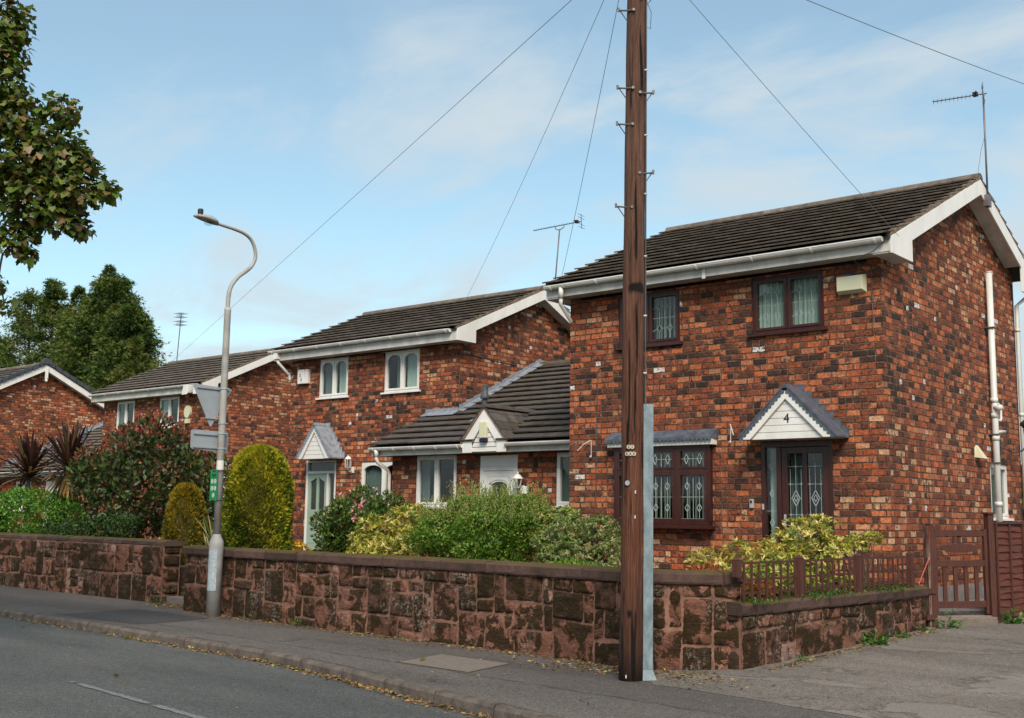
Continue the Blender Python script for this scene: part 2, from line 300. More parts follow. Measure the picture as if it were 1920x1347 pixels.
# ------------------------------------------------------------------ mesh builder
class MB:
    def __init__(s): s.v = []; s.f = []; s.c = []; s.cc = (1, 1, 1)
    def add(s, vs, fs, c=None):
        b = len(s.v); s.v += [tuple(x) for x in vs]; s.f += [tuple(b+i for i in f) for f in fs]; s.c += [c or s.cc]*len(vs); return b
    def hexa(s, p, c=None):   # 8 corners: bottom 4 ccw, top 4 ccw
        s.add(p, [(3, 2, 1, 0), (4, 5, 6, 7), (0, 1, 5, 4), (1, 2, 6, 5), (2, 3, 7, 6), (3, 0, 4, 7)], c)
    def box(s, x0, x1, y0, y1, z0, z1, c=None):
        s.hexa([(x0, y0, z0), (x1, y0, z0), (x1, y1, z0), (x0, y1, z0), (x0, y0, z1), (x1, y0, z1), (x1, y1, z1), (x0, y1, z1)], c)
    def tube(s, pts, rad, n=10, c=None, cap=True, seed=None):
        pts = [Vector(p) for p in pts]; k = len(pts)
        if not hasattr(rad, '__len__'): rad = [rad]*k
        base = len(s.v); up = None
        for i, p in enumerate(pts):
            t = (pts[min(i+1, k-1)]-pts[max(i-1, 0)]).normalized()
            if up is None: up = Vector((0, 0, 1)) if abs(t.z) < .9 else Vector((1, 0, 0))
            a = t.cross(up).normalized(); b = a.cross(t).normalized(); up = b
            for j in range(n):
                an = 2*math.pi*j/n; q = p+(a*math.cos(an)+b*math.sin(an))*rad[i]; s.v.append(tuple(q)); s.c.append(c or s.cc)
        for i in range(k-1):
            for j in range(n):
                j2 = (j+1) % n; s.f.append((base+i*n+j, base+i*n+j2, base+(i+1)*n+j2, base+(i+1)*n+j))
        if cap:
            s.f.append(tuple(base+j for j in range(n))[::-1]); s.f.append(tuple(base+(k-1)*n+j for j in range(n)))
    def lathe(s, cx, cy, prof, n=16, c=None):
        base = len(s.v)
        for (r, z) in prof:
            for j in range(n):
                a = 2*math.pi*j/n; s.v.append((cx+r*math.cos(a), cy+r*math.sin(a), z)); s.c.append(c or s.cc)
        for i in range(len(prof)-1):
            for j in range(n):
                j2 = (j+1) % n; s.f.append((base+i*n+j, base+i*n+j2, base+(i+1)*n+j2, base+(i+1)*n+j))
        s.f.append(tuple(base+j for j in range(n))[::-1]); s.f.append(tuple(base+(len(prof)-1)*n+j for j in range(n)))
    def prism(s, poly, off, c=None):   # poly: list of 3D pts, off: extrusion vector
        k = len(poly); o = Vector(off); a = [Vector(p) for p in poly]; b = [p+o for p in a]
        nrm = Vector((0, 0, 0))
        for i in range(k): nrm += a[i].cross(a[(i+1) % k])
        if nrm.dot(o) > 0: a.reverse(); b.reverse()
        s.add(a+b, [tuple(range(k)), tuple(range(2*k-1, k-1, -1))]+[(i, k+i, k+(i+1) % k, (i+1) % k) for i in range(k)], c)
    def build(s, name, mat, parent=None, smooth=False, bevel=0, autosmooth=False):
        me = bpy.data.meshes.new(name); me.from_pydata(s.v, [], s.f); me.materials.append(mat)
        ca = me.color_attributes.new('Col', 'FLOAT_COLOR', 'POINT')
        arr = np.ones((len(s.v), 4), dtype=np.float32); arr[:, :3] = np.array(s.c, dtype=np.float32).reshape(-1, 3); ca.data.foreach_set('color', arr.ravel())
        if smooth: me.polygons.foreach_set('use_smooth', [True]*len(me.polygons))
        me.update()
        o = bpy.data.objects.new(name, me); COL.objects.link(o)
        if parent is not None: attach(o, parent)
        if bevel:
            b = o.modifiers.new('bevel', 'BEVEL'); b.width = bevel; b.segments = 2; b.limit_method = 'ANGLE'; b.angle_limit = R(40)
        return o
def world_loc(o):
    p = Vector(o.location)
    return p
def attach(o, parent):
    o.parent = parent
    L = Vector((0, 0, 0)); q = parent
    while q is not None:
        L += Vector(q.location); q = q.parent
        if q is not None and False: pass
    # parts carry world-space meshes, so cancel the thing's own location
    if parent.type == 'EMPTY': o.matrix_parent_inverse = Matrix.Translation(-Vector(parent.location))
def tag(o, label=None, cat=None, group=None, kind=None):
    if label: o['label'] = label
    if cat: o['category'] = cat
    if group: o['group'] = group
    if kind: o['kind'] = kind
    return o
def thing(name, loc, label, cat, group=None):
    o = bpy.data.objects.new(name, None); COL.objects.link(o); o.location = loc; o.empty_display_size = 0.2
    return tag(o, label, cat, group)
class T:   # frame: u along wall, w outwards, z up
    def __init__(s, o, u, wdir): s.o = Vector(o); s.u = Vector(u).normalized(); s.w = Vector(wdir).normalized()
    def p(s, u, w, z): return s.o+s.u*u+s.w*w+Vector((0, 0, z))
    def box(s, mb, u0, u1, w0, w1, z0, z1, c=None):
        P = [s.p(u0, w0, z0), s.p(u1, w0, z0), s.p(u1, w1, z0), s.p(u0, w1, z0), s.p(u0, w0, z1), s.p(u1, w0, z1), s.p(u1, w1, z1), s.p(u0, w1, z1)]
        if s.u.cross(s.w).z < 0: P = [P[i] for i in (3, 2, 1, 0, 7, 6, 5, 4)]
        mb.hexa(P, c)
    def prism(s, mb, poly, w0, w1, c=None):  # poly in (u,z)
        mb.prism([s.p(u, w0, z) for u, z in poly], s.w*(w1-w0), c)
    def strip(s, mb, pts, wid, w0, w1, c=None):   # polyline of thin bars in plane
        for (a, b) in zip(pts[:-1], pts[1:]):
            d = Vector((b[0]-a[0], b[1]-a[1]));
            if d.length < 1e-6: continue
            nrm = Vector((-d.y, d.x)).normalized()*wid/2
            s.prism(mb, [(a[0]+nrm.x, a[1]+nrm.y), (b[0]+nrm.x, b[1]+nrm.y), (b[0]-nrm.x, b[1]-nrm.y), (a[0]-nrm.x, a[1]-nrm.y)], w0, w1, c)
def front(Y): return T((0, Y, 0), (1, 0, 0), (0, -1, 0))
def gside(X): return T((X, 0, 0), (0, 1, 0), (1, 0, 0))
def ring(mb, t, outer, inner, w0, w1):
    """panel between a rectangle (u0,u1,z0,z1) and an inner star-shaped polygon"""
    u0, u1, z0, z1 = outer; cx = sum(p[0] for p in inner)/len(inner); cz = (min(p[1] for p in inner)+max(p[1] for p in inner))/2
    cx = (min(p[0] for p in inner)+max(p[0] for p in inner))/2
    angs = [math.atan2(z-cz, u-cx) for u, z in inner]+[math.atan2(z-cz, u-cx) for u in (u0, u1) for z in (z0, z1)]
    angs = sorted(set(round(a, 6) for a in angs))
    def hit(poly, a):
        dx, dz = math.cos(a), math.sin(a); best = None
        for i in range(len(poly)):
            (x1, y1), (x2, y2) = poly[i], poly[(i+1) % len(poly)]; ex, ez = x2-x1, y2-y1
            den = dx*ez-dz*ex
            if abs(den) < 1e-12: continue
            tt = ((x1-cx)*ez-(y1-cz)*ex)/den; ss = ((x1-cx)*dz-(y1-cz)*dx)/den
            if tt > 1e-9 and -1e-5 <= ss <= 1+1e-5 and (best is None or tt > best): best = tt
        return (cx+dx*best, cz+dz*best)
    rect = [(u0, z0), (u1, z0), (u1, z1), (u0, z1)]
    O = [hit(rect, a) for a in angs]; I = [hit(inner, a) for a in angs]; k = len(angs); b = []
    for w in (w1, w0):
        b += [t.p(u, w, z) for u, z in O]+[t.p(u, w, z) for u, z in I]
    fs = []
    for i in range(k):
        j = (i+1) % k
        fs += [(i, j, k+j, k+i), (2*k+j, 2*k+i, 3*k+i, 3*k+j), (j, i, 2*k+i, 2*k+j), (k+i, k+j, 3*k+j, 3*k+i)]
    mb.add(b, fs)
def text_mesh(name, s, size, t, u, w, z, mat, parent, rot=0, ext=0.004):
    cu = bpy.data.curves.new(name, 'FONT'); cu.body = s; cu.size = size; cu.extrude = ext; cu.align_x = 'CENTER'; cu.align_y = 'CENTER'
    tmp = bpy.data.objects.new('tmp', cu); COL.objects.link(tmp); dg = bpy.context.evaluated_depsgraph_get()
    me = bpy.data.meshes.new_from_object(tmp.evaluated_get(dg)); bpy.data.objects.remove(tmp)
    me.name = name; X = t.u if True else None; Z = Vector((0, 0, 1)); o0 = t.p(u, w, z); c, sn = math.cos(rot), math.sin(rot)
    ux = -t.w.cross(Z) if (-t.w.cross(Z)).dot(t.u) > 0 else t.w.cross(Z)
    ux = Z.cross(t.w)
    for v in me.vertices:
        x, y, zz = v.co; x, y = x*c-y*sn, x*sn+y*c
        v.co = o0+ux*x+Z*y+t.w*zz
    me.materials.clear(); me.materials.append(mat); o = bpy.data.objects.new(name, me); COL.objects.link(o); attach(o, parent); return o

# ------------------------------------------------------------------ house pieces
def wall_sheet(mb, t, u0, u1, z0, z1, holes, th=0.22):
    us = sorted(set([u0, u1]+[h[0] for h in holes]+[h[1] for h in holes])); zs = sorted(set([z0, z1]+[h[2] for h in holes]+[h[3] for h in holes]))
    flip = t.u.cross(t.w).z > 0
    def quad(a, b, c, d, f):
        P = [a, b, c, d]
        if f: P.reverse()
        mb.add(P, [(0, 1, 2, 3)])
    for i in range(len(us)-1):
        for j in range(len(zs)-1):
            um, zm = (us[i]+us[i+1])/2, (zs[j]+zs[j+1])/2
            if any(h[0] < um < h[1] and h[2] < zm < h[3] for h in holes): continue
            for w_, f in ((0, flip), (-th, not flip)):
                quad(t.p(us[i], w_, zs[j]), t.p(us[i+1], w_, zs[j]), t.p(us[i+1], w_, zs[j+1]), t.p(us[i], w_, zs[j+1]), f)
    for (a, b, c, d) in holes:
        quad(t.p(a, 0, c), t.p(a, -th, c), t.p(b, -th, c), t.p(b, 0, c), not flip); quad(t.p(a, 0, d), t.p(a, -th, d), t.p(b, -th, d), t.p(b, 0, d), flip)
        quad(t.p(a, 0, c), t.p(a, 0, d), t.p(a, -th, d), t.p(a, -th, c), not flip); quad(t.p(b, 0, c), t.p(b, 0, d), t.p(b, -th, d), t.p(b, -th, c), flip)
def pane(t, u0, u1, z0, z1, w, root_part, name='glass'):
    g = MB(); t.box(g, u0, u1, w-.004, w+.004, z0, z1); return g.build(name, GLASS, root_part)
def curtain(t, u0, u1, z0, z1, w, parent, mat, name='curtain', amp=.014, per=.07):
    mb = MB(); n = max(4, int((u1-u0)/.012)); vs = []
    for th in (0, -.003):
        for i in range(n+1):
            u = u0+(u1-u0)*i/n; ww = w+th+amp*math.sin(u/per*2*math.pi+1.3*math.sin(u*9))
            vs += [t.p(u, ww, z0), t.p(u, ww, z1)]
    k = 2*(n+1)
    fs = [(2*i, 2*i+2, 2*i+3, 2*i+1) for i in range(n)]+[(k+2*i+1, k+2*i+3, k+2*i+2, k+2*i) for i in range(n)]
    mb.add(vs, fs); return mb.build(name, mat, parent, smooth=True)
def blind(t, u0, u1, z0, z1, w, parent, step=.085):
    mb = MB(); u = u0+.02
    while u < u1-.03:
        a = .5; dx = .03*math.cos(a); dw = .03*math.sin(a)
        mb.prism([t.p(u-dx, w-dw, z0), t.p(u+dx, w+dw, z0), t.p(u+dx, w+dw+.002, z0), t.p(u-dx, w-dw+.002, z0)], (0, 0, z1-z0)); u += step
    return mb.build('blind', BLIND, parent)
def dark_box(t, u0, u1, z0, z1, parent, depth=1.2):
    pass
def diamond(u, z, a, b): return [(u, z-b), (u+a, z), (u, z+b), (u-a, z), (u, z-b)]
def window(root, t, u0, u1, z0, z1, n, mat, style='plain', sill=True, w=-.06, cur=None, sillmat=None, label=None, gap=.055, fr=.05, opendark=False):
    """frame mesh as the part; glass, sill, curtain as sub-parts; n = list of relative widths"""
    fm = MB(); tot = sum(n); x = u0; d = .035
    t.box(fm, u0, u0+fr, w-d, w+d, z0, z1); t.box(fm, u1-fr, u1, w-d, w+d, z0, z1); t.box(fm, u0+fr, u1-fr, w-d, w+d, z0, z0+fr); t.box(fm, u0+fr, u1-fr, w-d, w+d, z1-fr, z1)
    inner0, inner1 = u0+fr, u1-fr; L = inner1-inner0; xs = [inner0]
    for a in n: xs.append(xs[-1]+L*a/tot)
    cells = []
    for i in range(len(n)):
        a = xs[i]+(.012 if i else 0); b = xs[i+1]-(.012 if i < len(n)-1 else 0); s = .045 if style != 'fixed' else .012
        if i: t.box(fm, xs[i]-.012, xs[i]+.012, w-d, w+d, z0+fr, z1-fr)
        ca, cb_, cz0, cz1 = a+s, b-s, z0+fr+s, z1-fr-s
        if style == 'arch':
            arc = [(ca, cz0), (cb_, cz0)]; h = min(.13, (cb_-ca)*.42)
            for k in range(11):
                an = math.pi*k/10; arc.append(((ca+cb_)/2+(cb_-ca)/2*math.cos(an), cz1-h+h*math.sin(an)))
            ring(fm, t, (a, b, z0+fr, z1-fr), arc, w-.028, w+.046)
        elif style == 'fixed': pass
        else:
            ring(fm, t, (a, b, z0+fr, z1-fr), [(ca, cz0), (cb_, cz0), (cb_, cz1), (ca, cz1)], w-.028, w+.046)
        cells.append((ca, cb_, cz0, cz1))
    part = fm.build('window', mat, root, bevel=.004)
    if label: part['label'] = label
    for (a, b, c, e) in cells: pane(t, a-.01, b+.01, c-.01, e+.01, w, part)
    if sill:
        sm = MB(); t.box(sm, u0-.06, u1+.06, w-.02, .055, z0-.045, z0); sm.build('sill', sillmat or mat, part, bevel=.006)
    if cur:
        for (k, a, b, m_) in cur:
            ua, ub = u0+(u1-u0)*a, u0+(u1-u0)*b
            if k == 'c': curtain(t, ua, ub, z0, z1, w-.075, part, m_)
            else: blind(t, ua, ub, z0, z1, w-.16, part)
    return part, cells
def lattice(t, cells, w, part, kind='upper'):
    mb = MB()
    for (a, b, c, d) in cells:
        L, H = b-a, d-c
        if kind == 'upper':
            for f in (.28, .72): t.strip(mb, [(a+L*f, c), (a+L*f, c+H*.16)], .006, w+.005, w+.009); t.strip(mb, [(a+L*f, c+H*.34), (a+L*f, c+H*.70)], .006, w+.005, w+.009); t.strip(mb, [(a+L*f, c+H*.86), (a+L*f, d)], .006, w+.005, w+.009)
            t.strip(mb, [(a+L*.5, c), (a+L*.5, d)], .006, w+.005, w+.009)
            t.strip(mb, [(a, c+H*.5), (b, c+H*.5)], .006, w+.005, w+.009)
            for f in (.28, .72):
                for g in (.25, .78): t.strip(mb, diamond(a+L*f, c+H*g, L*.10, H*.085), .006, w+.005, w+.009)
            for g in (.25, .78): t.strip(mb, [(a, c+H*g-.04), (a+L*.18, c+H*g)], .006, w+.005, w+.009); t.strip(mb, [(a+L*.38, c+H*g), (a+L*.62, c+H*g)], .006, w+.005, w+.009)
        elif kind == 'bay':
            for f in (.25, .5, .75): t.strip(mb, [(a+L*f, c), (a+L*f, d)], .007, w+.005, w+.01)
            for g in (.0, .5, 1): t.strip(mb, [(a, c+H*g), (b, c+H*g)], .007, w+.005, w+.01)
            for f in (.25, .75):
                for g in (.25, .75): t.strip(mb, diamond(a+L*f, c+H*g, L*.095, H*.09), .009, w+.005, w+.012)
        elif kind == 'top':
            t.strip(mb, [(a+L*.5, c), (a+L*.5, d)], .007, w+.005, w+.01); t.strip(mb, [(a, c+H*.5), (b, c+H*.5)], .007, w+.005, w+.01)
            for f in (.22, .78): t.strip(mb, diamond(a+L*f, c+H*.5, L*.09, H*.36), .010, w+.005, w+.014)
    return mb.build('leading', LEADCAME, part)

def roof(root, x0, x1, yf, zf, yr, zr, yb, zb, mat, tilew=.30, n=None, verge=(True, True), clip=None, ridge=True, name='roof'):
    """tiled pitched roof: front slope (yf,zf)->(yr,zr), back slope (yr,zr)->(yb,zb)"""
    mb = MB()
    for (ya, za, y2, z2, front_) in ((yf, zf, yr, zr, True), (yb, zb, yr, zr, False)):
        L = math.hypot(y2-ya, z2-za); k = n or max(3, round(L/.345)); d = Vector((0, (y2-ya)/L, (z2-za)/L)); up = Vector((0, -d.z if d.y > 0 else d.z, abs(d.y)))
        g = L/k
        for i in range(k):
            s0, s1 = i*g-.03, (i+1)*g+.03
            if i == k-1: s1 = L
            off = -(tilew/2 if i % 2 else 0); xa = x0+off
            cols = int((x1-x0)/tilew)+2
            for c in range(cols):
                a = max(x0, xa+c*tilew+.003); b = min(x1, xa+(c+1)*tilew-.003)
                if b-a < .02: continue
                j = random.uniform(-.004, .004); j2 = random.uniform(-.004, .004); sh = random.uniform(.86, 1.14)
                ss0 = s0+random.uniform(-.004, .004)
                aa = ss0
                if clip:
                    xm = (a+b)/2
                    if clip(xm, ya+d.y*(s0+s1)/2): continue
                base = Vector((0, ya, za))
                P = [base+d*aa+up*(.053+j), base+d*aa+up*(.053+j2), base+d*s1+up*(.0), base+d*s1+up*(.0)]
                h = [.026, .026, .016, .016]
                vs = [Vector((X, 0, 0))+q for X, q in zip((a, b, b, a), P)]
                vt = [v+up*hh for v, hh in zip(vs, h)]
                if not front_: vs = [vs[i_] for i_ in (1, 0, 3, 2)]; vt = [vt[i_] for i_ in (1, 0, 3, 2)]
                mb.hexa(vs+vt, (sh, sh*random.uniform(.96, 1.02), sh*random.uniform(.9, 1.02)))
    if ridge:
        L = .45; x = x0
        while x < x1-.05:
            e = min(x+L-.006, x1); vs = []; sh = random.uniform(.8, 1.3)
            for X in (x, e):
                for a in range(7):
                    an = math.pi*a/6; vs.append((X, yr-.13*math.cos(an), zr-.01+.105*math.sin(an)))
            fs = [(a, a+1, 8+a, 7+a) for a in range(6)]+[(6, 5, 4, 3, 2, 1, 0), (7, 8, 9, 10, 11, 12, 13)]
            mb.add(vs, fs, (sh, sh*.98, sh*.93)); x += L
    r = mb.build(name, mat, root)
    dk = MB(); e = .02     # roof deck under the tiles
    dk.prism([(x0+e, yf+.02, zf-.01), (x0+e, yr, zr-.01), (x0+e, yb-.02, zb-.01), (x0+e, yb-.02, zb-.05), (x0+e, yr, zr-.06), (x0+e, yf+.02, zf-.05)], (x1-x0-2*e, 0, 0))
    dk.build('roof_deck', BLACKP, r)
    return r
def verge_side(root, X, sgn, wallX, yf, zf, yr, zr, yb, zb, bd, boxf, boxb, ywf, ywb):
    """white barge boards with box ends, soffit and mortar bedding on one gable"""
    th = .03*sgn; sl = (zr-zf)/(yr-yf); sb = (zr-zb)/(yb-yr); mb = MB()
    g = .02
    mb.prism([(X, yf, boxf), (X, yf, zf-g), (X, yr, zr-g), (X, yr, zr-g-bd), (X, yf+ (zr-g-bd and 0)+ywf, zf+sl*ywf-g-bd), (X, yf+ywf, boxf)], (th, 0, 0))
    mb.build('barge_board', WHITE, root, bevel=.004)
    mb = MB(); Xs = X
    mb.prism([(Xs, yr+.003, zr-g), (Xs, yb, zb-g), (Xs, yb, boxb), (Xs, yb-ywb, boxb), (Xs, yb-ywb, zb+sb*ywb-g-bd), (Xs, yr+.003, zr-g-bd)], (th, 0, 0))
    mb.build('barge_board', WHITE, root, bevel=.004)
    # soffit under the verge
    so_ = MB(); xi = wallX; xo = X-.002*sgn; h = .015
    for (ya, za, y2, z2) in ((yf+ywf, zf+sl*ywf-g-bd+.03, yr, zr-g-bd+.03), (yr+.002, zr-g-bd+.03, yb-ywb, zb+sb*ywb-g-bd+.03)):
        so_.prism([(xi, ya, za), (xo, ya, za), (xo, ya, za+h), (xi, ya, za+h)] if False else [(xi, ya, za), (xi, y2, z2), (xi, y2, z2+h), (xi, ya, za+h)], (xo-xi, 0, 0))
    so_.prism([(xi, yf+.01, boxf+.01), (xi, yf+ywf, boxf+.01), (xi, yf+ywf, boxf+.025), (xi, yf+.01, boxf+.025)], (xo-xi, 0, 0))
    so_.build('verge_soffit', WHITE_OLD, root)
    mo = MB()
    for (ya, za, y2, z2) in ((yf-.02, zf+.005, yr, zr+.005), (yr, zr+.005, yb, zb+.005)):
        k = int(abs(y2-ya)/.12); vs = []
        for i in range(k):
            a, b = i/k, (i+1)/k-.004; q = random.uniform(-.006, .008)
            y_a, z_a, y_b, z_b = ya+(y2-ya)*a, za+(z2-za)*a, ya+(y2-ya)*b, za+(z2-za)*b; sh = random.uniform(.7, 1.25)
            mo.prism([(X-.05*sgn, y_a, z_a-.022), (X-.05*sgn, y_b, z_b-.022), (X-.05*sgn, y_b, z_b+.035+q), (X-.05*sgn, y_a, z_a+.035+q)], ((.075+q)*sgn, 0, 0), (sh, sh, sh))
    mo.build('verge_bedding', MORTAR, root)
def eaves(root, x0, x1, yf, ywall, zf, zs, gx0=None, gx1=None, brackets=.85, outlet=None, gut=True):
    """fascia, soffit and half-round gutter along the front"""
    mb = MB(); mb.box(x0, x1, yf, yf+.02, zs, zf-.03); mb.build('fascia', WHITE_OLD, root, bevel=.003)
    mb = MB(); mb.box(x0, x1, yf+.02, ywall+.0, zs+.012, zs+.028); mb.build('soffit', WHITE_OLD, root)
    if not gut: return
    a0 = gx0 if gx0 is not None else x0; a1 = gx1 if gx1 is not None else x1; mb = MB(); vs = []; r_ = .062; zc = zf-.028
    for rad in (r_, r_-.006):
        for X in (a0, a1):
            for k in range(9):
                an = math.pi+math.pi*k/8; vs.append((X, yf-.068+rad*math.cos(an), zc+rad*math.sin(an)))
    fs = []
    for k in range(8): fs += [(k, k+1, 10+k, 9+k), (18+k+1, 18+k, 27+k, 28+k)]
    fs += [(0, 9, 27, 18), (8, 26, 35, 17)]
    for k in range(8): fs += [(k, 18+k, 19+k, k+1), (9+k, 10+k, 28+k, 27+k)]
    mb.add(vs, fs)
    # rolled lip and stop ends
    mb.box(a0, a1, yf-.136, yf-.126, zc-.006, zc+.012)
    for X in (a0, a1-.012):
        mb.prism([(X, yf-.068+.07*math.cos(math.pi+math.pi*k/8), zc+.012+.078*math.sin(math.pi+math.pi*k/8)) for k in range(9)], (.012, 0, 0))
    gt = mb.build('gutter', WHITE, root)
    k = max(2, int((a1-a0)/brackets)); bk = MB()
    for i in range(k+1):
        X = a0+.12+(a1-a0-.24)*i/k; b = MB()
        for j in range(8):
            an, a2 = math.pi+math.pi*j/8, math.pi+math.pi*(j+1)/8
            P = [(X, yf-.068+q*math.cos(s), zc+q*math.sin(s)) for q, s in ((.064, an), (.064, a2), (.075, a2), (.075, an))]
            b.prism(P, (.028, 0, 0))
        b.build('bracket', WHITE, gt)
def downpipe(root, pts, r=.034, mat=None, name='downpipe'):
    mb = MB(); mb.tube(pts, r, 12); return mb.build(name, mat or WHITE, root, smooth=True)
def gable_prism(mb, X0, X1, ywf, ywb, zw, yr, zr, zwb=None):
    zwb = zwb if zwb is not None else zw
    mb.prism([(X0, ywf, zw), (X0, ywb, zw), (X0, ywb, zwb), (X0, yr, zr), ] if zwb > zw else [(X0, ywf, zw), (X0, ywb, zw), (X0, yr, zr)], (X1-X0, 0, 0))
def canopy(root, t, uc, half, z0, zap, depth, num=None, board=.12):
    """pointed door canopy: white gable front with shiplap, lead covered roof, stepped flashing"""
    fr = MB(); e = board
    sl = (zap-z0)/half
    poly = [(uc-half, z0), (uc-half, z0+.05), (uc, zap), (uc+half, z0+.05), (uc+half, z0)]
    inn = [(uc-half+e*2.0, z0+.02), (uc, zap-e*1.75), (uc+half-e*2.0, z0+.02)]
    # two raking boards + bottom rail
    for s in (-1, 1):
        P = [(uc+s*half, z0), (uc+s*half, z0+.07), (uc, zap), (uc, zap-e*1.6), (uc+s*(half-e*1.35), z0)]
        t.prism(fr, P, depth-.02, depth+.015)
    f = fr.build('canopy', WHITE, root, bevel=.004)
    bd = MB(); zz_ = z0+.0; k = 0; hgt = .105; top = zap-e*1.6
    while zz_ < top-.01:
        z2 = min(zz_+hgt-.008, top); wz = lambda z: max(.004, (half-e*1.35)*(1-(z-z0)/(top-z0)))
        bd_w = depth-.025-(.006 if False else 0)
        t.prism(bd, [(uc-wz(zz_), zz_), (uc+wz(zz_), zz_), (uc+wz(z2), z2), (uc-wz(z2), z2)], depth-.05, bd_w)
        zz_ += hgt
    bd.prism([t.p(uc-half+.15, depth-.06, z0), t.p(uc+half-.15, depth-.06, z0), t.p(uc, depth-.06, zap-.1)], t.w*.012)
    bd.build('shiplap_board', WHITE, f)
    # roof slabs
    rf = MB()
    for s in (-1, 1):
        a, b = (uc+s*(half+.05), z0+.035), (uc, zap+.035)
        P = [a, b, (b[0], b[1]-.03), (a[0], a[1]-.03)]
        rf.prism([t.p(u, .003, z) for u, z in P], t.w*(depth+.03))
        # scalloped lead edge hanging over the white boards
        L = math.hypot(half+.05, zap-z0); k = int(L/.075); sc = MB()
        for i in range(k):
            f0, f1 = i/k, (i+1)/k
            A = Vector((a[0]+(b[0]-a[0])*f0, a[1]+(b[1]-a[1])*f0)); B = Vector((a[0]+(b[0]-a[0])*f1, a[1]+(b[1]-a[1])*f1))
            nrm = Vector(((B-A).y, -(B-A).x)).normalized()
            if nrm.y > 0: nrm = -nrm
            pts = [A, B]+[B.lerp(A, j/5)+nrm*(.060+.032*math.sin(math.pi*j/5)) for j in range(6)]
            t.prism(rf, [(p.x, p.y) for p in pts], depth+.016, depth+.024)
        # stepped flashing against the wall
        for i in range(7):
            f0 = i/7; u = a[0]+(b[0]-a[0])*f0; z = a[1]+(b[1]-a[1])*f0; du = (b[0]-a[0])/7; dz = (b[1]-a[1])/7
            t.prism(rf, [(u, z-.02), (u, z+.075+dz*.6), (u+du, z+.075+dz*.6), (u+du, z+dz-.02)], .002, .008)
        t.box(rf, min(uc, uc+s*.02), max(uc, uc+s*.02), 0, depth+.03, zap+.02, zap+.045)
    t.prism(rf, [(uc-.06, zap-.03), (uc+.06, zap-.03), (uc+.012, zap+.045), (uc-.012, zap+.045)], .01, depth+.0265)
    rf.build('lead_roof', LEAD_DK if num else LEAD, f)
    so_ = MB(); t.box(so_, uc-half+.02, uc+half-.02, .002, depth-.03, z0-.0, z0+.02); so_.build('canopy_soffit', WHITE_OLD, f)
    if num: text_mesh('number', num, .20, t, uc, depth-.022, z0+.30, BLACKP, f)
    return f
def alarm_box(root, t, u0, u1, z0, z1, mat, chars=None, label=None):
    mb = MB(); d = .09; e = .045
    A = [t.p(u0, 0.002, z0), t.p(u1, .002, z0), t.p(u1, .002, z1), t.p(u0, .002, z1)]
    B = [t.p(u0+.01, d, z0+e), t.p(u1-e, d, z0+e), t.p(u1-e, d, z1-.02), t.p(u0+.01, d, z1-.02)]
    vs = A+B; mb.add(vs, [(3, 2, 1, 0), (4, 5, 6, 7), (0, 1, 5, 4), (1, 2, 6, 5), (2, 3, 7, 6), (3, 0, 4, 7)])
    o = mb.build('alarm_box', mat, root, bevel=.006)
    return o
def lantern(root, t, u, z, mat, kind='cage'):
    mb = MB(); c = t.p(u, .16, 0); x, y = c.x, c.y
    t.box(mb, u-.045, u+.045, 0, .03, z-.22, z-.08)
    mb.tube([t.p(u, .02, z-.15), t.p(u, .10, z-.2), t.p(u, .16, z-.13)], .012, 8)
    if kind == 'cage':
        mb.lathe(x, y, [(.02, z-.15), (.035, z-.13), (.065, z-.10), (.07, z-.09)], 12); mb.lathe(x, y, [(.08, z+.10), (.075, z+.115), (.04, z+.16), (.012, z+.17), (.01, z+.19)], 12)
    else:
        mb.lathe(x, y, [(.015, z-.15), (.045, z-.13), (.05, z-.11)], 6); mb.lathe(x, y, [(.115, z+.045), (.10, z+.06), (.05, z+.12), (.015, z+.135), (.018, z+.155), (.006, z+.18)], 8)
    for k in range(6):
        a = 2*math.pi*k/6; r0_, r1_ = (.068, .072) if kind == 'cage' else (.05, .10)
        mb.tube([(x+r0_*math.cos(a), y+r0_*math.sin(a), z-.10), (x+r1_*math.cos(a), y+r1_*math.sin(a), z+(.10 if kind == 'cage' else .05))], .006, 6)
    o = mb.build('wall_lantern', mat, root); g = MB()
    g.lathe(x, y, [(.055, z-.095), (.058, z+.09)] if kind == 'cage' else [(.042, z-.105), (.088, z+.04)], 12); g.build('lantern_glass', GLASS, o)
    return o

# ================================================================== SETTING
def gz(x, y):      # footway and driveway level
    r = min(max((y-9.6)/8.0, 0), 2.2)*0.19; s = min(max((x+7.6)/1.4, 0), 1)
    return r*s
def sheet(name, x0, x1, y0, y1, nx, ny, zf, mat, kind='structure', rot=None):
    mb = MB(); vs = []
    for j in range(ny+1):
        for i in range(nx+1):
            x, y = x0+(x1-x0)*i/nx, y0+(y1-y0)*j/ny; vs.append((x, y, zf(x, y)))
    mb.add(vs, [(j*(nx+1)+i, j*(nx+1)+i+1, (j+1)*(nx+1)+i+1, (j+1)*(nx+1)+i) for j in range(ny) for i in range(nx)])
    return tag(mb.build(name, mat), kind=kind)
sheet('ground', -900, 900, -900, 900, 4, 4, lambda x, y: -0.6, GRASSM)
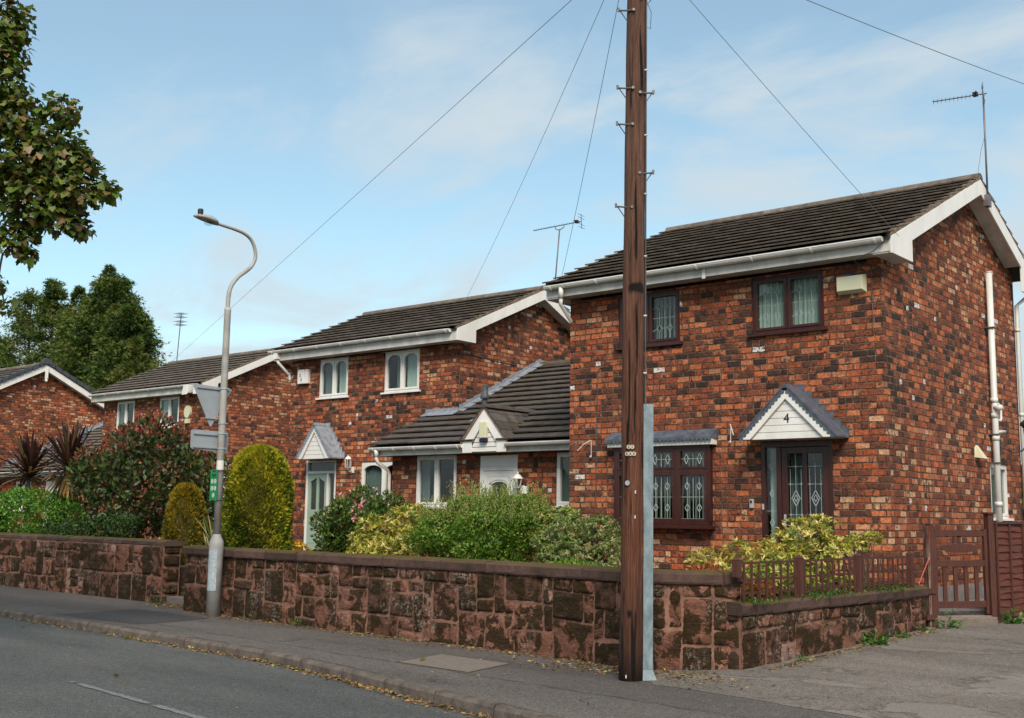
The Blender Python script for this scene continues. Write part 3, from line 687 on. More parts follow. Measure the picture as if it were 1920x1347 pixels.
# kerb line: from far left along the road, curving into the driveway mouth
KL = [(-70, 13.2), (-40, 10.9), (-24, 9.70), (-18.64, 9.33), (-14.8, 9.1), (-11.07, 8.77), (-9.4, 8.42), (-7.82, 7.98), (-6.8, 7.75), (-5.84, 7.50), (-4.6, 7.30), (-3.0, 7.1), (8, 5.9), (30, 3.5)]
def kerb_y(x):
    for (a, b) in zip(KL[:-1], KL[1:]):
        if a[0] <= x <= b[0]:
            f = (x-a[0])/(b[0]-a[0]); return a[1]+(b[1]-a[1])*f
    return KL[0][1] if x < KL[0][0] else KL[-1][1]
xs = [-70, -55, -45, -38, -32]+[-28+.5*i for i in range(59)]+[2, 4, 8, 14, 22, 30]
mb = MB(); vs = []
for x in xs:
    for f in (0, .25, .5, .75, 1): y = kerb_y(x)-8.2*(1-f); vs.append((x, y, -0.105+0.05*math.sin(math.pi*f)))
mb.add(vs, [(i*5+j, (i+1)*5+j, (i+1)*5+j+1, i*5+j+1) for i in range(len(xs)-1) for j in range(4)])
tag(mb.build('road', ROADM), kind='structure')
mb = MB(); vs = []
for x in xs: vs += [(x, kerb_y(x)-8.35, 0), (x, kerb_y(x)-12, 0)]
mb.add(vs, [(2*i, 2*i+1, 2*i+3, 2*i+2) for i in range(len(xs)-1)]); tag(mb.build('far_pavement', PAVE), kind='structure')
# near footway (left of the driveway) with its slight fall to the kerb
def pav_z(x, y): return gz(x, y)
mb = MB(); vs = []; ny = 16; xp = [x for x in xs if x <= -3]
for x in xp:
    y0 = kerb_y(x)+.11; y1 = 12.9 if x < -17 else 13.4
    for j in range(ny+1):
        y = y0+(y1-y0)*j/ny; vs.append((x, y, gz(x, y)))
mb.add(vs, [(i*(ny+1)+j, (i+1)*(ny+1)+j, (i+1)*(ny+1)+j+1, i*(ny+1)+j+1) for i in range(len(xp)-1) for j in range(ny)])
tag(mb.build('pavement', PAVE), kind='structure')
# driveway: patched paler tarmac on its own sheet 4 mm up, edge runs diagonally across the footway
edge = [(-6.95, 10.75), (-6.36, 9.72), (-5.79, 9.72), (-5.1, 9.6), (-4.41, 9.45), (-3.9, 9.35), (-2.5, 9.0), (0, 8.6), (6, 7.8)]
mb = MB(); vs = []; ny = 24; ye = 40
ex = [edge[0][0]+(6-edge[0][0])*i/60 for i in range(61)]
def edge_y(x):
    for a, b in zip(edge[:-1], edge[1:]):
        if a[0] <= x <= b[0]: return a[1]+(b[1]-a[1])*(x-a[0])/(b[0]-a[0])
    return edge[-1][1]
for x in ex:
    y0 = edge_y(x)+.02*math.sin(x*7)
    for j in range(ny+1):
        y = y0+(ye-y0)*(j/ny)**1.8; vs.append((x, y, gz(x, y)+.004))
mb.add(vs, [(i*(ny+1)+j, (i+1)*(ny+1)+j, (i+1)*(ny+1)+j+1, i*(ny+1)+j+1) for i in range(60) for j in range(ny)])
tag(mb.build('driveway', DRIVE), kind='structure')
mb = MB(); vs = []; xq = [-3+i*1.5 for i in range(23)]
for x in xq:
    for j in range(7): y = kerb_y(x)+.11+(11.5-kerb_y(x)-.11)*j/6; vs.append((x, y, gz(x, y)))
mb.add(vs, [(i*7+j, (i+1)*7+j, (i+1)*7+j+1, i*7+j+1) for i in range(22) for j in range(6)]); tag(mb.build('pavement_by_driveway', PAVE), kind='structure')
# kerb stones
mb = MB(); x = -30.0
while x < 28.0:
    L = .9; x2 = x+L-.022; y, y2 = kerb_y(x), kerb_y(x2); j = random.uniform(-.008, .008); q = random.uniform(.8, 1.2)
    low = .03 if x < -5 else .05
    ya, yb = y, y2; zt = .006+j
    P = [(x, ya-.015, -.2), (x2, yb-.015, -.2), (x2, yb+.125, -.2), (x, ya+.125, -.2), (x, ya, zt-.03), (x2, yb, zt-.03), (x2, yb+.125, zt), (x, ya+.125, zt)]
    P2 = [(x, ya+.03, zt), (x2, yb+.03, zt), (x2, yb+.125, zt-.0), (x, ya+.125, zt)]
    mb.hexa(P[:4]+[(x, ya+.0, zt-.03), (x2, yb+.0, zt-.03), (x2, yb+.125, zt-.03), (x, ya+.125, zt-.03)], (q, q, q))
    mb.hexa([(x, ya, zt-.03), (x2, yb, zt-.03), (x2, yb+.125, zt-.03), (x, ya+.125, zt-.03), (x, ya+.028, zt), (x2, yb+.028, zt), (x2, yb+.123, zt), (x, ya+.123, zt)], (q, q, q)); x += L
tag(mb.build('kerb', KERB), kind='structure')
# worn white line
mb = MB(); a, b = Vector((-10.9, 6.19)), Vector((-6.3, 5.62)); d = (b-a).normalized(); nr = Vector((-d.y, d.x))*.045
def road_z(x, y): f = 1-(kerb_y(x)-y)/8.2; return -0.105+0.05*math.sin(math.pi*f)
for i in range(46):
    p, q = a.lerp(b, i/46), a.lerp(b, (i+1)/46)
    if random.random() < .06: continue
    w1, w2 = random.uniform(.6, 1.05), random.uniform(.6, 1.05)
    mb.add([(p.x-nr.x*w1, p.y-nr.y*w1, road_z(p.x, p.y)+.005), (q.x-nr.x*w2, q.y-nr.y*w2, road_z(q.x, q.y)+.005), (q.x+nr.x*w1, q.y+nr.y*w1, road_z(q.x, q.y)+.005), (p.x+nr.x*w2, p.y+nr.y*w2, road_z(p.x, p.y)+.005)], [(0, 1, 2, 3)])
tag(mb.build('road_marking', PAINTLINE), kind='structure')
# concrete access cover in the footway
c = thing('access_cover', (-8.75, 9.6, 0), 'flat pinkish concrete access slab set in the pavement left of the wooden pole', 'cover')
mb = MB(); q = [(-9.30, 9.22), (-8.20, 9.14), (-8.36, 9.98), (-9.46, 10.06)]
mb.prism([(x, y, -.05) for x, y in q], (0, 0, .056)); mb.build('slab', SLABM, c)
mb = MB(); q2 = [(-9.335, 9.19), (-8.165, 9.11), (-8.33, 10.01), (-9.495, 10.09)]
for i in range(4):
    a, b, e, f = q2[i], q2[(i+1) % 4], q[(i+1) % 4], q[i]
    mb.prism([(a[0], a[1], -.05), (b[0], b[1], -.05), (e[0], e[1], -.05), (f[0], f[1], -.05)], (0, 0, .053))
mb.build('surround', SOIL, c)
# repair patches in the footway (thin darker tarmac sheets)
for k, q in enumerate([[(-17.2, 9.5), (-14.9, 9.55), (-15.1, 10.9), (-17.3, 11.0)]]):
    mb = MB(); mb.add([(x, y, gz(x, y)+.004) for x, y in q], [(0, 1, 2, 3)]); tag(mb.build('pavement_patch', asphalt('patch%d' % k, (.050, .046, .046), (.075, .07, .068), .4)[0]), kind='structure')
mb = MB(); ps = []; qs = []
for i in range(41):
    x = -14.9+(-4.6+14.9)*i/40; ys_ = 9.72+(8.80-9.72)*(x+14.9)/8.9+.02*math.sin(x*5)+.015*math.sin(x*13); ps.append((x, ys_, gz(x, ys_)+.004)); qs.append((x, kerb_y(x)+.14, gz(x, kerb_y(x)+.14)+.004))
mb.add(ps+qs, [(41+i, 42+i, i+1, i) for i in range(40)]); tag(mb.build('pavement_strip', asphalt('pavement_strip', (.078, .068, .060), (.135, .117, .103), .6, crack=.6)[0]), kind='structure')
mb = MB(); mb.add([(x, y-.006-.005*math.sin(x*9), z+.003) for x, y, z in ps]+[(x, y+.007+.005*math.sin(x*17), z+.003) for x, y, z in ps], [(i, i+1, 42+i, 41+i) for i in range(40)]); tag(mb.build('tar_seam', BLACKP), kind='structure')
# front gardens, raised behind the stone walls
def garden(x0, x1, y0, y1, z, nm): return sheet(nm, x0, x1, y0, y1, 12, 12, lambda x, y: z+.03*math.sin(x*3.1)*math.cos(y*2.3), SOIL)
mb = MB()
def gpoly(pts, z, mat, name):
    mb = MB(); mb.prism([(x, y, -.3) for x, y in pts], (0, 0, z+.3)); return tag(mb.build(name, mat), kind='structure')
gpoly([(-16.5, 11.65), (-7.4, 11.0), (-6.75, 11.2), (-6.22, 11.9), (-6.20, 16.25), (-6.6, 16.30), (-12.3, 16.30), (-12.3, 17.4), (-18, 17.4), (-18, 18.7), (-23.1, 18.7), (-23.1, 30), (-31.9, 30), (-31.9, 21.0), (-31.9, 14.5), (-16.5, 14.5)], .62, SOIL, 'garden')
gpoly([(-60, 14.5), (-60, 12.9), (-40, 12.75), (-24.5, 12.5), (-18.4, 12.25), (-18.0, 14.498)], .60, SOIL, 'garden_left')
gpoly([(-60, 14.502), (-31.902, 14.502), (-31.902, 21.6), (-60, 21.6)], .61, GRASSM, 'lawn')
gpoly([(-17.95, 12.0), (-16.55, 11.75), (-16.55, 14.49), (-17.95, 14.49)], .13, SLABM, 'garden_path')
gpoly([(-6.16, 16.5), (-5.62, 17.35), (-5.62, 30), (-6.56, 30), (-6.56, 16.5)], .36, GRAVEL, 'side_path')

# ================================================================== STONE WALLS
def stone_wall(name, label, pts, z0f, ztop, th=.30, cop=.13, cope_over=.05, unit=.165, left_end=True, coursed=False):
    """random rubble: blocks of several sizes with proud pink pointing, running along a polyline"""
    root = thing(name, (pts[0][0], pts[0][1], 0), label, 'wall')
    P = [Vector((a, b, 0)) for a, b in pts]; cum = [0]
    for a, b in zip(P[:-1], P[1:]): cum.append(cum[-1]+(b-a).length)
    Ltot = cum[-1]
    def at(s):
        s = min(max(s, 0), Ltot)
        for i in range(len(P)-1):
            if s <= cum[i+1]+1e-9:
                f = (s-cum[i])/(cum[i+1]-cum[i]); p = P[i].lerp(P[i+1], f)
                d0 = (P[i+1]-P[i]).normalized()
                d = d0
                # blend normals near bends
                if i+2 < len(P) and cum[i+1]-s < .15: d = (d0*(1-(1-(cum[i+1]-s)/.15)*.5)+(P[i+2]-P[i+1]).normalized()*((1-(cum[i+1]-s)/.15)*.5)).normalized()
                if i > 0 and s-cum[i] < .15: d = (d0*(1-(1-(s-cum[i])/.15)*.5)+(P[i]-P[i-1]).normalized()*((1-(s-cum[i])/.15)*.5)).normalized()
                return p, Vector((d.y, -d.x, 0))
    H = ztop-cop
    nz_ = max(3, round((H+.06)/unit)); nu = max(2, round(Ltot/unit)); uh = (H+.06)/nz_; uw = Ltot/nu; z_base = -.06
    occ = np.zeros((nz_, nu), bool); blocks = []
    sizes = [(1, 1)]*1+[(2, 1)]*4+[(1, 2)]*3+[(2, 2)]*9+[(3, 2)]*12+[(4, 2)]*8+[(3, 3)]*7+[(5, 2)]*2+[(4, 3)]*5+[(1, 3)]*2+[(2, 3)]*5+[(3, 1)]*3
    rn = random.Random(sum(map(ord, label)))
    for j in range(nz_):
        for i in range(nu):
            if occ[j, i]: continue
            opts = sizes[:]; rn.shuffle(opts)
            for (a, b) in opts+[(1, 1)]:
                if i+a <= nu and j+b <= nz_ and not occ[j:j+b, i:i+a].any(): break
            occ[j:j+b, i:i+a] = True; blocks.append((i, j, a, b))
    jit = {}
    def corner(i, j):
        if (i, j) not in jit:
            a = rn.uniform(-.022, .022) if 0 < i < nu else 0; b = rn.uniform(-.020, .020) if 0 < j < nz_ else 0; jit[(i, j)] = (i*uw+a, z_base+j*uh+b)
        return jit[(i, j)]
    mb = MB(); pal = [(.15, .070, .048)]*4+[(.19, .088, .060)]*4+[(.12, .058, .042)]*3+[(.24, .118, .083)]*3+[(.040, .028, .018)]*3+[(.075, .042, .029)]*4+[(.30, .19, .15)]
    for (i, j, a, b) in blocks:
        c = [corner(i, j), corner(i+a, j), corner(i+a, j+b), corner(i, j+b)]
        n1, n2 = max(6, a*5+1), max(6, b*5+1); dep = rn.uniform(.010, .038); g = rn.uniform(.005, .010); k = rn.random()*50; pc = pal[rn.randrange(len(pal))]; sh = rn.uniform(.8, 1.2); pc = tuple(x*sh for x in pc)
        vs = []
        for q in range(n2+1):
            for p in range(n1+1):
                f, h = p/n1, q/n2
                gu = g/max(.05, a*uw); gh = g/max(.05, b*uh)
                ff = gu+f*(1-2*gu); hh = gh+h*(1-2*gh)
                s = (c[0][0]*(1-ff)+c[1][0]*ff)*(1-hh)+(c[3][0]*(1-ff)+c[2][0]*ff)*hh
                z = (c[0][1]*(1-ff)+c[1][1]*ff)*(1-hh)+(c[3][1]*(1-ff)+c[2][1]*ff)*hh
                e = min(f, 1-f)*a*uw; e2 = min(h, 1-h)*b*uh; rr_ = min(e/.014, 1)*min(e2/.014, 1)
                rr_ = rr_**.55
                wob = .004*math.sin(s*31+k)+.004*math.sin(z*37+k*2+s*13)+.003*math.sin(s*71-z*63+k)
                edge_ = (e < .001 or e2 < .001)
                s += (0 if edge_ else 0)+.004*math.sin(z*90+k)*(1 if edge_ else 0); z += .004*math.sin(s*80+k)*(1 if edge_ else 0)
                pt, nn = at(s); wout = -.003+(dep+.003+wob)*rr_
                vs.append(tuple(pt+nn*(wout)+Vector((0, 0, z))))
        W_ = n1+1
        mb.add(vs, [(q*W_+p, q*W_+p+1, (q+1)*W_+p+1, (q+1)*W_+p) for q in range(n2) for p in range(n1)], pc)
    st = mb.build('stonework', STONE, root, smooth=True)
    # pointing / core
    mb = MB(); K = max(8, int(Ltot/.12)); rows = 14
    vs = []
    for i in range(K+1):
        pt, nn = at(Ltot*i/K)
        for j in range(rows+1):
            z = z_base-.05+(H+.05+.06)*j/rows; wv = .004+.007*math.sin(i*1.7+j*.9)*math.sin(j*2.1+i*.37); vs.append(tuple(pt+nn*wv+Vector((0, 0, z))))
    mb.add(vs, [(i*(rows+1)+j, (i+1)*(rows+1)+j, (i+1)*(rows+1)+j+1, i*(rows+1)+j+1) for i in range(K) for j in range(rows)])
    # ends and back
    bvs = []
    for i in range(K+1):
        pt, nn = at(Ltot*i/K); bvs += [tuple(pt-nn*th+Vector((0, 0, z_base))), tuple(pt-nn*th+Vector((0, 0, H)))]
    mb.add(bvs, [(2*i, 2*i+1, 2*i+3, 2*i+2) for i in range(K)])
    for s_, fl in ((0, 1), (Ltot, -1)):
        pt, nn = at(s_); A = [pt-nn*0.0, pt-nn*th]; q = [tuple(A[0]+Vector((0, 0, z_base))), tuple(A[1]+Vector((0, 0, z_base))), tuple(A[1]+Vector((0, 0, H))), tuple(A[0]+Vector((0, 0, H)))]
        mb.add(q if fl < 0 else q[::-1], [(0, 1, 2, 3)])
    tv = []
    for i in range(K+1):
        pt, nn = at(Ltot*i/K); tv += [tuple(pt+Vector((0, 0, H))), tuple(pt-nn*th+Vector((0, 0, H)))]
    mb.add(tv, [(2*i, 2*i+2, 2*i+3, 2*i+1) for i in range(K)])
    mb.build('mortar', POINTING, root)
    # end faces dressed with blocks
    for s_, sg in ((0, -1), (Ltot, 1)):
        if s_ == 0 and not left_end: continue
        pt, nn = at(s_); d = Vector((-nn.y, nn.x, 0))*sg; eb = MB(); z = z_base
        while z < H-.05:
            hh = min(rn.uniform(.16, .3), H-z); pc = pal[rn.randrange(len(pal))]; vs = []; n = 5
            for q in range(n+1):
                for p in range(n+1):
                    f, h = p/n, q/n; e = min(f, 1-f, h, 1-h); r_ = min(e/.15, 1)**.5
                    vs.append(tuple(pt-nn*(.01+(th-.02)*f)+d*(-.01+.045*r_+.005*math.sin(9*f+z*20))+Vector((0, 0, z+.01+(hh-.02)*h))))
            fs = [(q*6+p, q*6+p+1, (q+1)*6+p+1, (q+1)*6+p) for q in range(5) for p in range(5)]
            if sg > 0: fs = [f[::-1] for f in fs]
            eb.add(vs, fs, pc); z += hh
        eb.build('end_stones', STONE, root, smooth=True)
    if cop > 0:
        mb = MB(); s = -.04
        while s < Ltot+.03:
            L = rn.uniform(.42, .95); e = min(s+L, Ltot+.05); sh = rn.uniform(.7, 1.3); q = rn.uniform(-.012, .012)
            n = max(2, int((e-s)/.18)); vs = []
            for i in range(n+1):
                t_ = s+.006+(e-s-.012)*i/n; pt, nn = at(t_)
                if t_ < 0: pt = pt-Vector((-nn.y, nn.x, 0))*(-t_)*1.0
                if t_ > Ltot: pt = pt+Vector((-nn.y, nn.x, 0))*(t_-Ltot)
                j1, j2 = rn.uniform(-.006, .006), rn.uniform(-.006, .006)
                for (o_, z) in ((cope_over+q, H), (cope_over+.006+q+j1, H+.02), (cope_over+.004+q+j2, ztop-.03), (cope_over-.02+q, ztop-.004+j1), (-th*.5, ztop+.012+j2), (-th-cope_over+.02, ztop), (-th-cope_over, ztop-.02), (-th-cope_over, H)):
                    vs.append(tuple(pt+nn*o_+Vector((0, 0, z))))
            fs = [(i*8+j, (i+1)*8+j, (i+1)*8+(j+1) % 8, i*8+(j+1) % 8) for i in range(n) for j in range(8)]+[tuple(range(7, -1, -1)), tuple(n*8+j for j in range(8))]
            mb.add(vs, fs, (sh, sh, sh)); s = e
        mb.build('coping', COPING, root)
    return root
stone_wall('stone_wall', 'long red sandstone wall with dark coping from lamp post to wooden pole', [(-16.6, 11.43), (-11.5, 11.07), (-8.74, 10.88), (-7.40, 10.68), (-6.85, 10.66), (-6.45, 10.90), (-6.18, 11.25)], None, 1.05, th=.32)
stone_wall('stone_wall', 'low sandstone wall beside the driveway carrying the small red picket fence', [(-6.13, 11.14), (-6.05, 13.6), (-6.03, 16.15)], None, .73, th=.30)
stone_wall('stone_wall', 'moss-topped rounded sandstone wall at the left edge below the bright green shrub', [(-42, 12.95), (-32, 12.55), (-24.5, 12.27), (-18.18, 12.03)], None, 1.10, th=.36, cop=.10, cope_over=.0)

# ================================================================== HOUSE WITH THE NUMBER 4
H4 = thing('brick_house', (-9.45, 16.33, 0.5), 'nearest large red brick house with the number 4 on its door canopy', 'house')
X0, X1, YF, YB, ZE = -12.34, -6.57, 16.33, 22.7, 5.46
f4, g4 = front(YF), gside(X1)
holes = [(-8.72, -7.49, 4.53, 5.46), (-11.30, -10.05, 4.53, 5.46), (-11.28, -9.49, 1.52, 2.80), (-8.60, -7.41, .60, 2.82)]
holes = [(a, b, c, min(d, 5.44)) for a, b, c, d in holes]
gh = [(20.90, 21.90, 1.68, 2.66)]
mb = MB()
wall_sheet(mb, f4, X0, X1, .3, ZE, holes); wall_sheet(mb, g4, YF, YB, .3, ZE, gh)
wall_sheet(mb, T((X0, 0, 0), (0, 1, 0), (-1, 0, 0)), YF, YB, .3, ZE, []); wall_sheet(mb, T((0, YB, 0), (1, 0, 0), (0, 1, 0)), X0, X1, .3, ZE, [])
for xx in (X0, X1-.22): mb.prism([(xx, YF, ZE), (xx, YB, ZE), (xx, YB, 6.34), (xx, 20.10, 7.50), (xx, 16.2+.12, ZE+.30)], (.22, 0, 0))
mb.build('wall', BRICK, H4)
mb = MB(); g4.box(mb, YF-.002, YB, .002, .012, .3, .62); mb.build('plinth', simple('grey_plinth', (.16, .15, .14), (.30, .28, .26), 8, .9, .5), H4)
roof(H4, -12.64, -6.27, 15.93, 5.72, 20.10, 7.56, 23.05, 6.30, ROOF)
verge_side(H4, -6.30, 1, X1, 16.0, 5.74, 20.10, 7.56, 23.0, 6.32, .27, 5.47, 5.90, .80, .75)
verge_side(H4, -12.61, -1, X0, 16.0, 5.74, 20.10, 7.56, 23.0, 6.32, .27, 5.47, 5.90, .80, .75)
eaves(H4, -12.62, -6.30, 16.0, YF, 5.72, 5.50, gx0=-12.60, gx1=-6.38, brackets=.92)
mb = MB(); mb.box(-9.42, -9.36, 15.985, 15.999, 5.47, 5.69); mb.build('fascia_joint', WHITE, H4)
# gutter outlet and swan neck down the left corner
mb = MB(); mb.tube([(-12.25, 15.93, 5.66), (-12.25, 15.93, 5.46)], .045, 12); mb.tube([(-12.25, 15.93, 5.48), (-12.28, 15.96, 5.36), (-12.37, 16.62, 4.92), (-12.39, 16.72, 4.80), (-12.39, 16.74, 3.6)], .036, 12); mb.build('downpipe', WHITE, H4, smooth=True)
# windows
pt, cl = window(H4, f4, -8.72, -7.49, 4.53, 5.44, [1, 1], BROWNF, cur=[('c', .04, .96, CURT)]); lattice(f4, cl, -.06, pt, 'upper')
pt, cl = window(H4, f4, -11.30, -10.05, 4.53, 5.44, [1, 1], BROWNF, cur=[('b', .04, .96, None)]); lattice(f4, cl, -.06, pt, 'upper')
# bow window under a lead roof
def bay():
    fm = MB(); u0, u1, z0, z1 = -11.31, -9.46, 1.52, 2.80; n = 3; D = .085; cells = []
    f4.box(fm, u0, u1, .0, D+.05, z0-.02, z0+.05); f4.box(fm, u0, u1, 0, D, z1-.045, z1)
    xs_ = [u0+.02+(u1-u0-.04)*i/n for i in range(n+1)]
    for i, x in enumerate(xs_): f4.box(fm, x-.032, x+.032, D-.075, D+.005, z0+.05, z1-.045)
    f4.box(fm, u0, u0+.03, 0, D-.07, z0+.05, z1-.045); f4.box(fm, u1-.03, u1, 0, D-.07, z0+.05, z1-.045)
    zt = 2.36; tops = []
    for a, b in zip(xs_[:-1], xs_[1:]):
        f4.box(fm, a+.032, b-.032, D-.07, D+.003, zt, zt+.06)
        A, B = a+.032, b-.032
        ring(fm, f4, (A, B, zt+.06, z1-.045), [(A+.05, zt+.10), (B-.05, zt+.10), (B-.05, z1-.095), (A+.05, z1-.095)], D-.06, D+.012)
        ring(fm, f4, (A, B, z0+.05, zt), [(A+.045, z0+.095), (B-.045, z0+.095), (B-.045, zt-.045), (A+.045, zt-.045)], D-.06, D+.012)
        tops.append((A+.05, B-.05, zt+.10, z1-.095)); cells.append((A+.045, B-.045, z0+.095, zt-.045))
    p_ = fm.build('bow_window', BROWNF, H4, bevel=.004)
    for (a, b, c, d) in tops+cells: pane(f4, a-.01, b+.01, c-.01, d+.01, D-.03, p_)
    lattice(f4, cells, D-.03, p_, 'bay'); lattice(f4, tops, D-.03, p_, 'top')
    sm = MB(); f4.box(sm, u0-.05, u1+.05, 0, D+.09, z0-.07, z0-.021); sm.build('sill', BROWNF, p_, bevel=.008)
    blind(f4, u0+.05, u0+1.25, z0, z1, -.06, p_); blind(f4, u1-.62, u1-.02, z0, z1, -.06, p_, .13)
    hd = MB(); f4.box(hd, u0-.09, u1+.09, .002, D+.09, z1+.0, z1+.10); hd.build('white_fascia', WHITE, p_, bevel=.004)
    ld = MB(); a, b = u0-.12, u1+.12; ld.prism([f4.p(a+.03, .003, z1+.26), f4.p(a+.03, .04, z1+.26), f4.p(a, D+.13, z1+.13), f4.p(a, D+.13, z1+.10), f4.p(a+.03, .003, z1+.10)], (b-a-.03, 0, 0))
    k = int((b-a)/.075)
    for i in range(k):
        x0_, x1_ = a+(b-a)*i/k, a+(b-a)*(i+1)/k
        f4.prism(ld, [(x0_, z1+.13), (x1_, z1+.13)]+[(x1_+(x0_-x1_)*j/5, z1+.095-.035*math.sin(math.pi*j/5)) for j in range(6)], D+.131, D+.138)
    ld.build('lead_roof', LEAD_DK, p_)
bay()
# front door with side light
def door4():
    u0, u1, z0, z1 = -8.60, -7.41, .62, 2.82; w = -.05; fm = MB()
    f4.box(fm, u0, u0+.07, w-.04, w+.045, z0, z1); f4.box(fm, u1-.07, u1, w-.04, w+.045, z0, z1); f4.box(fm, u0+.07, u1-.07, w-.04, w+.045, z1-.09, z1); f4.box(fm, u0+.26, u0+.34, w-.04, w+.045, z0, z1-.09); f4.box(fm, u0+.07, u0+.26, w-.04, w+.04, z0, z0+.10)
    fr = fm.build('door_frame', BROWNF, H4, bevel=.004); pane(f4, u0+.06, u0+.27, z0+.09, z1-.08, w, fr)
    d = MB(); a, b = u0+.345, u1-.075; top = z1-.095; m_ = (a+b)/2
    for (p, q) in ((a, a+.10), (m_-.035, m_+.035), (b-.10, b)): f4.box(d, p, q, w-.02, w+.035, z0+.02, top)
    for (p, q) in ((a+.10, m_-.035), (m_+.035, b-.10)):
        f4.box(d, p, q, w-.02, w+.033, top-.10, top); f4.box(d, p, q, w-.02, w+.033, z0+.02, z0+.22)
    dr = d.build('door', BROWNF, H4, bevel=.005); ld = MB(); lw = w+.012
    for (p, q) in ((a+.10, m_-.035), (m_+.035, b-.10)):
        pane(f4, p-.005, q+.005, z0+.21, top-.095, w+.004, dr); L = q-p; zb, zt_ = z0+.22, top-.10; H = zt_-zb
        zc = zb+H*.62
        f4.strip(ld, [((p+q)/2, zb), ((p+q)/2, zc-.13)], .006, lw, lw+.004); f4.strip(ld, [((p+q)/2, zc+.13), ((p+q)/2, zt_)], .006, lw, lw+.004)
        for f in (.14, .86): f4.strip(ld, [(p+L*f, zb+.1), (p+L*f, zt_-H*.13)], .006, lw, lw+.004)
        for g_ in (.15, .32, .48, .74, .89): f4.strip(ld, [(p, zb+H*g_), (q, zb+H*g_)], .006, lw, lw+.004)
        f4.strip(ld, diamond((p+q)/2, zc, .065, .12), .012, lw, lw+.006); f4.strip(ld, diamond((p+q)/2, zc, .03, .055), .010, lw, lw+.006); f4.strip(ld, [(p+.04, zc), ((p+q)/2, zc-.03), (q-.04, zc)], .008, lw, lw+.006)
        for f, g_ in ((.14, .48), (.86, .48), (.14, .74), (.86, .74), (.5, .89)): f4.strip(ld, diamond(p+L*f, zb+H*g_, .012, .016), .010, lw, lw+.006)
    ld.build('leading', LEADCAME, dr)
    l2 = MB()
    for z in (2.45, 2.02, 1.57, 1.12): f4.strip(l2, diamond(u0+.165, z, .035, .062), .010, w+.006, w+.012)
    f4.strip(l2, [(u0+.165, z0+.1), (u0+.165, 1.05)], .005, w+.006, w+.01); f4.strip(l2, [(u0+.07, 1.75), (u0+.26, 1.75)], .005, w+.006, w+.01)
    l2.build('leading', LEADCAME, fr)
    curtain(f4, u0+.08, u0+.26, z0+.1, z1-.1, w-.12, fr, CURT); curtain(f4, a+.08, m_-.03, z0+.1, z1-.2, w-.14, dr, CURT_DK)
    h = MB(); h.tube([f4.p(a+.05, w+.04, 1.62), f4.p(a+.05, w+.075, 1.62), f4.p(a+.13, w+.075, 1.62)], .01, 8); f4.box(h, a+.032, a+.068, w+.035, w+.042, 1.52, 1.70); h.build('handle', LEADCAME, dr)
    bl = MB(); f4.box(bl, u0+.02, u0+.045, w+.045, w+.06, 1.77, 1.86); bl.build('bell_push', LEADCAME, fr)
    st = MB(); f4.box(st, u0-.1, u1+.1, .0, .28, .58, .70); st.build('door_step', SLABM, H4)
door4()
canopy(H4, f4, -7.95, .76, 2.83, 3.62, .42, num='4')
alarm_box(H4, f4, -7.25, -6.80, 5.0, 5.28, CREAM)
mb = MB()
for k in range(4): f4.box(mb, -6.84, -6.81, .055, .062+.0, 5.10+.03*k, 5.108+.03*k)
mb = MB(); f4.box(mb, -7.09, -7.01, .05, .085, 5.255, 5.29); mb.build('alarm_badge', simple('blue_badge', (.02, .05, .15), (.03, .07, .2)), H4)
mb = MB(); f4.box(mb, -8.79, -8.72, 0, .045, 1.79, 1.93); ks = mb.build('key_safe', simple('key_safe_grey', (.28, .29, .30), (.36, .37, .38)), H4, bevel=.01)
mb = MB(); f4.box(mb, -8.772, -8.738, .045, .05, 1.87, 1.91); mb.build('key_safe_window', BLACKP, ks)
# flag-pole style wall brackets either side of the bow window
for u, z, s in ((-11.86, 2.95, -1), (-9.12, 3.12, 1)):
    mb = MB(); f4.strip(mb, [(u, z), (u, z-.30)], .012, 0, .012); mb.tube([f4.p(u, .02, z), f4.p(u+s*.08, .12, z-.07), f4.p(u+s*.16, .20, z-.19)], .007, 6); mb.tube([f4.p(u, .02, z-.28), f4.p(u, .05, z-.30)], .02, 8); mb.build('basket_bracket', WHITE_OLD, H4)
# gable side: soil pipe, small window, pipes, lantern, vent cowl, cables
mb = MB(); yy = 20.97
mb.tube([(X1+.10, yy, .35), (X1+.10, yy, 6.05)], .055, 16); mb.tube([(X1+.10, yy, 6.05), (X1+.10, yy, 6.07)], .057, 16)
for z in (1.9, 3.05, 3.45, 3.72): mb.tube([(X1+.10, yy, z), (X1+.10, yy, z+.08)], .065, 16)
mb.tube([(X1+.10, yy, 3.62), (X1+.24, yy-.10, 3.62)], .05, 14); mb.tube([(X1+.10, yy, 3.20), (X1+.10, yy+.52, 3.24)], .03, 10)
mb.tube([(X1+.10, yy, 3.42), (X1+.10, yy+.30, 3.42), (X1+.10, yy+.34, 3.46), (X1+.10, yy+.34, 3.68), (X1+.06, yy+.30, 3.74), (X1, yy+.28, 3.74)], .022, 10)
mb.build('soil_pipe', PIPEW, H4, smooth=True)
mb = MB()
for z in (2.65, 5.05, 3.15): mb.box(X1, X1+.165, yy-.075, yy+.075, z, z+.018)
mb.build('pipe_clip', WIREM, H4)
mb = MB(); mb.tube([(X1+.08, 22.60, .35), (X1+.08, 22.60, 5.7), (X1+.3, 22.8, 5.95)], .04, 14)
for z in (1.6, 3.6, 5.2): mb.tube([(X1+.08, 22.60, z), (X1+.08, 22.60, z+.06)], .048, 14)
mb.build('downpipe', PIPEW, H4, smooth=True)
window(H4, g4, 20.90, 21.90, 1.70, 2.66, [1], WHITE, cur=[('c', .02, .98, CURT_DK)], fr=.04)
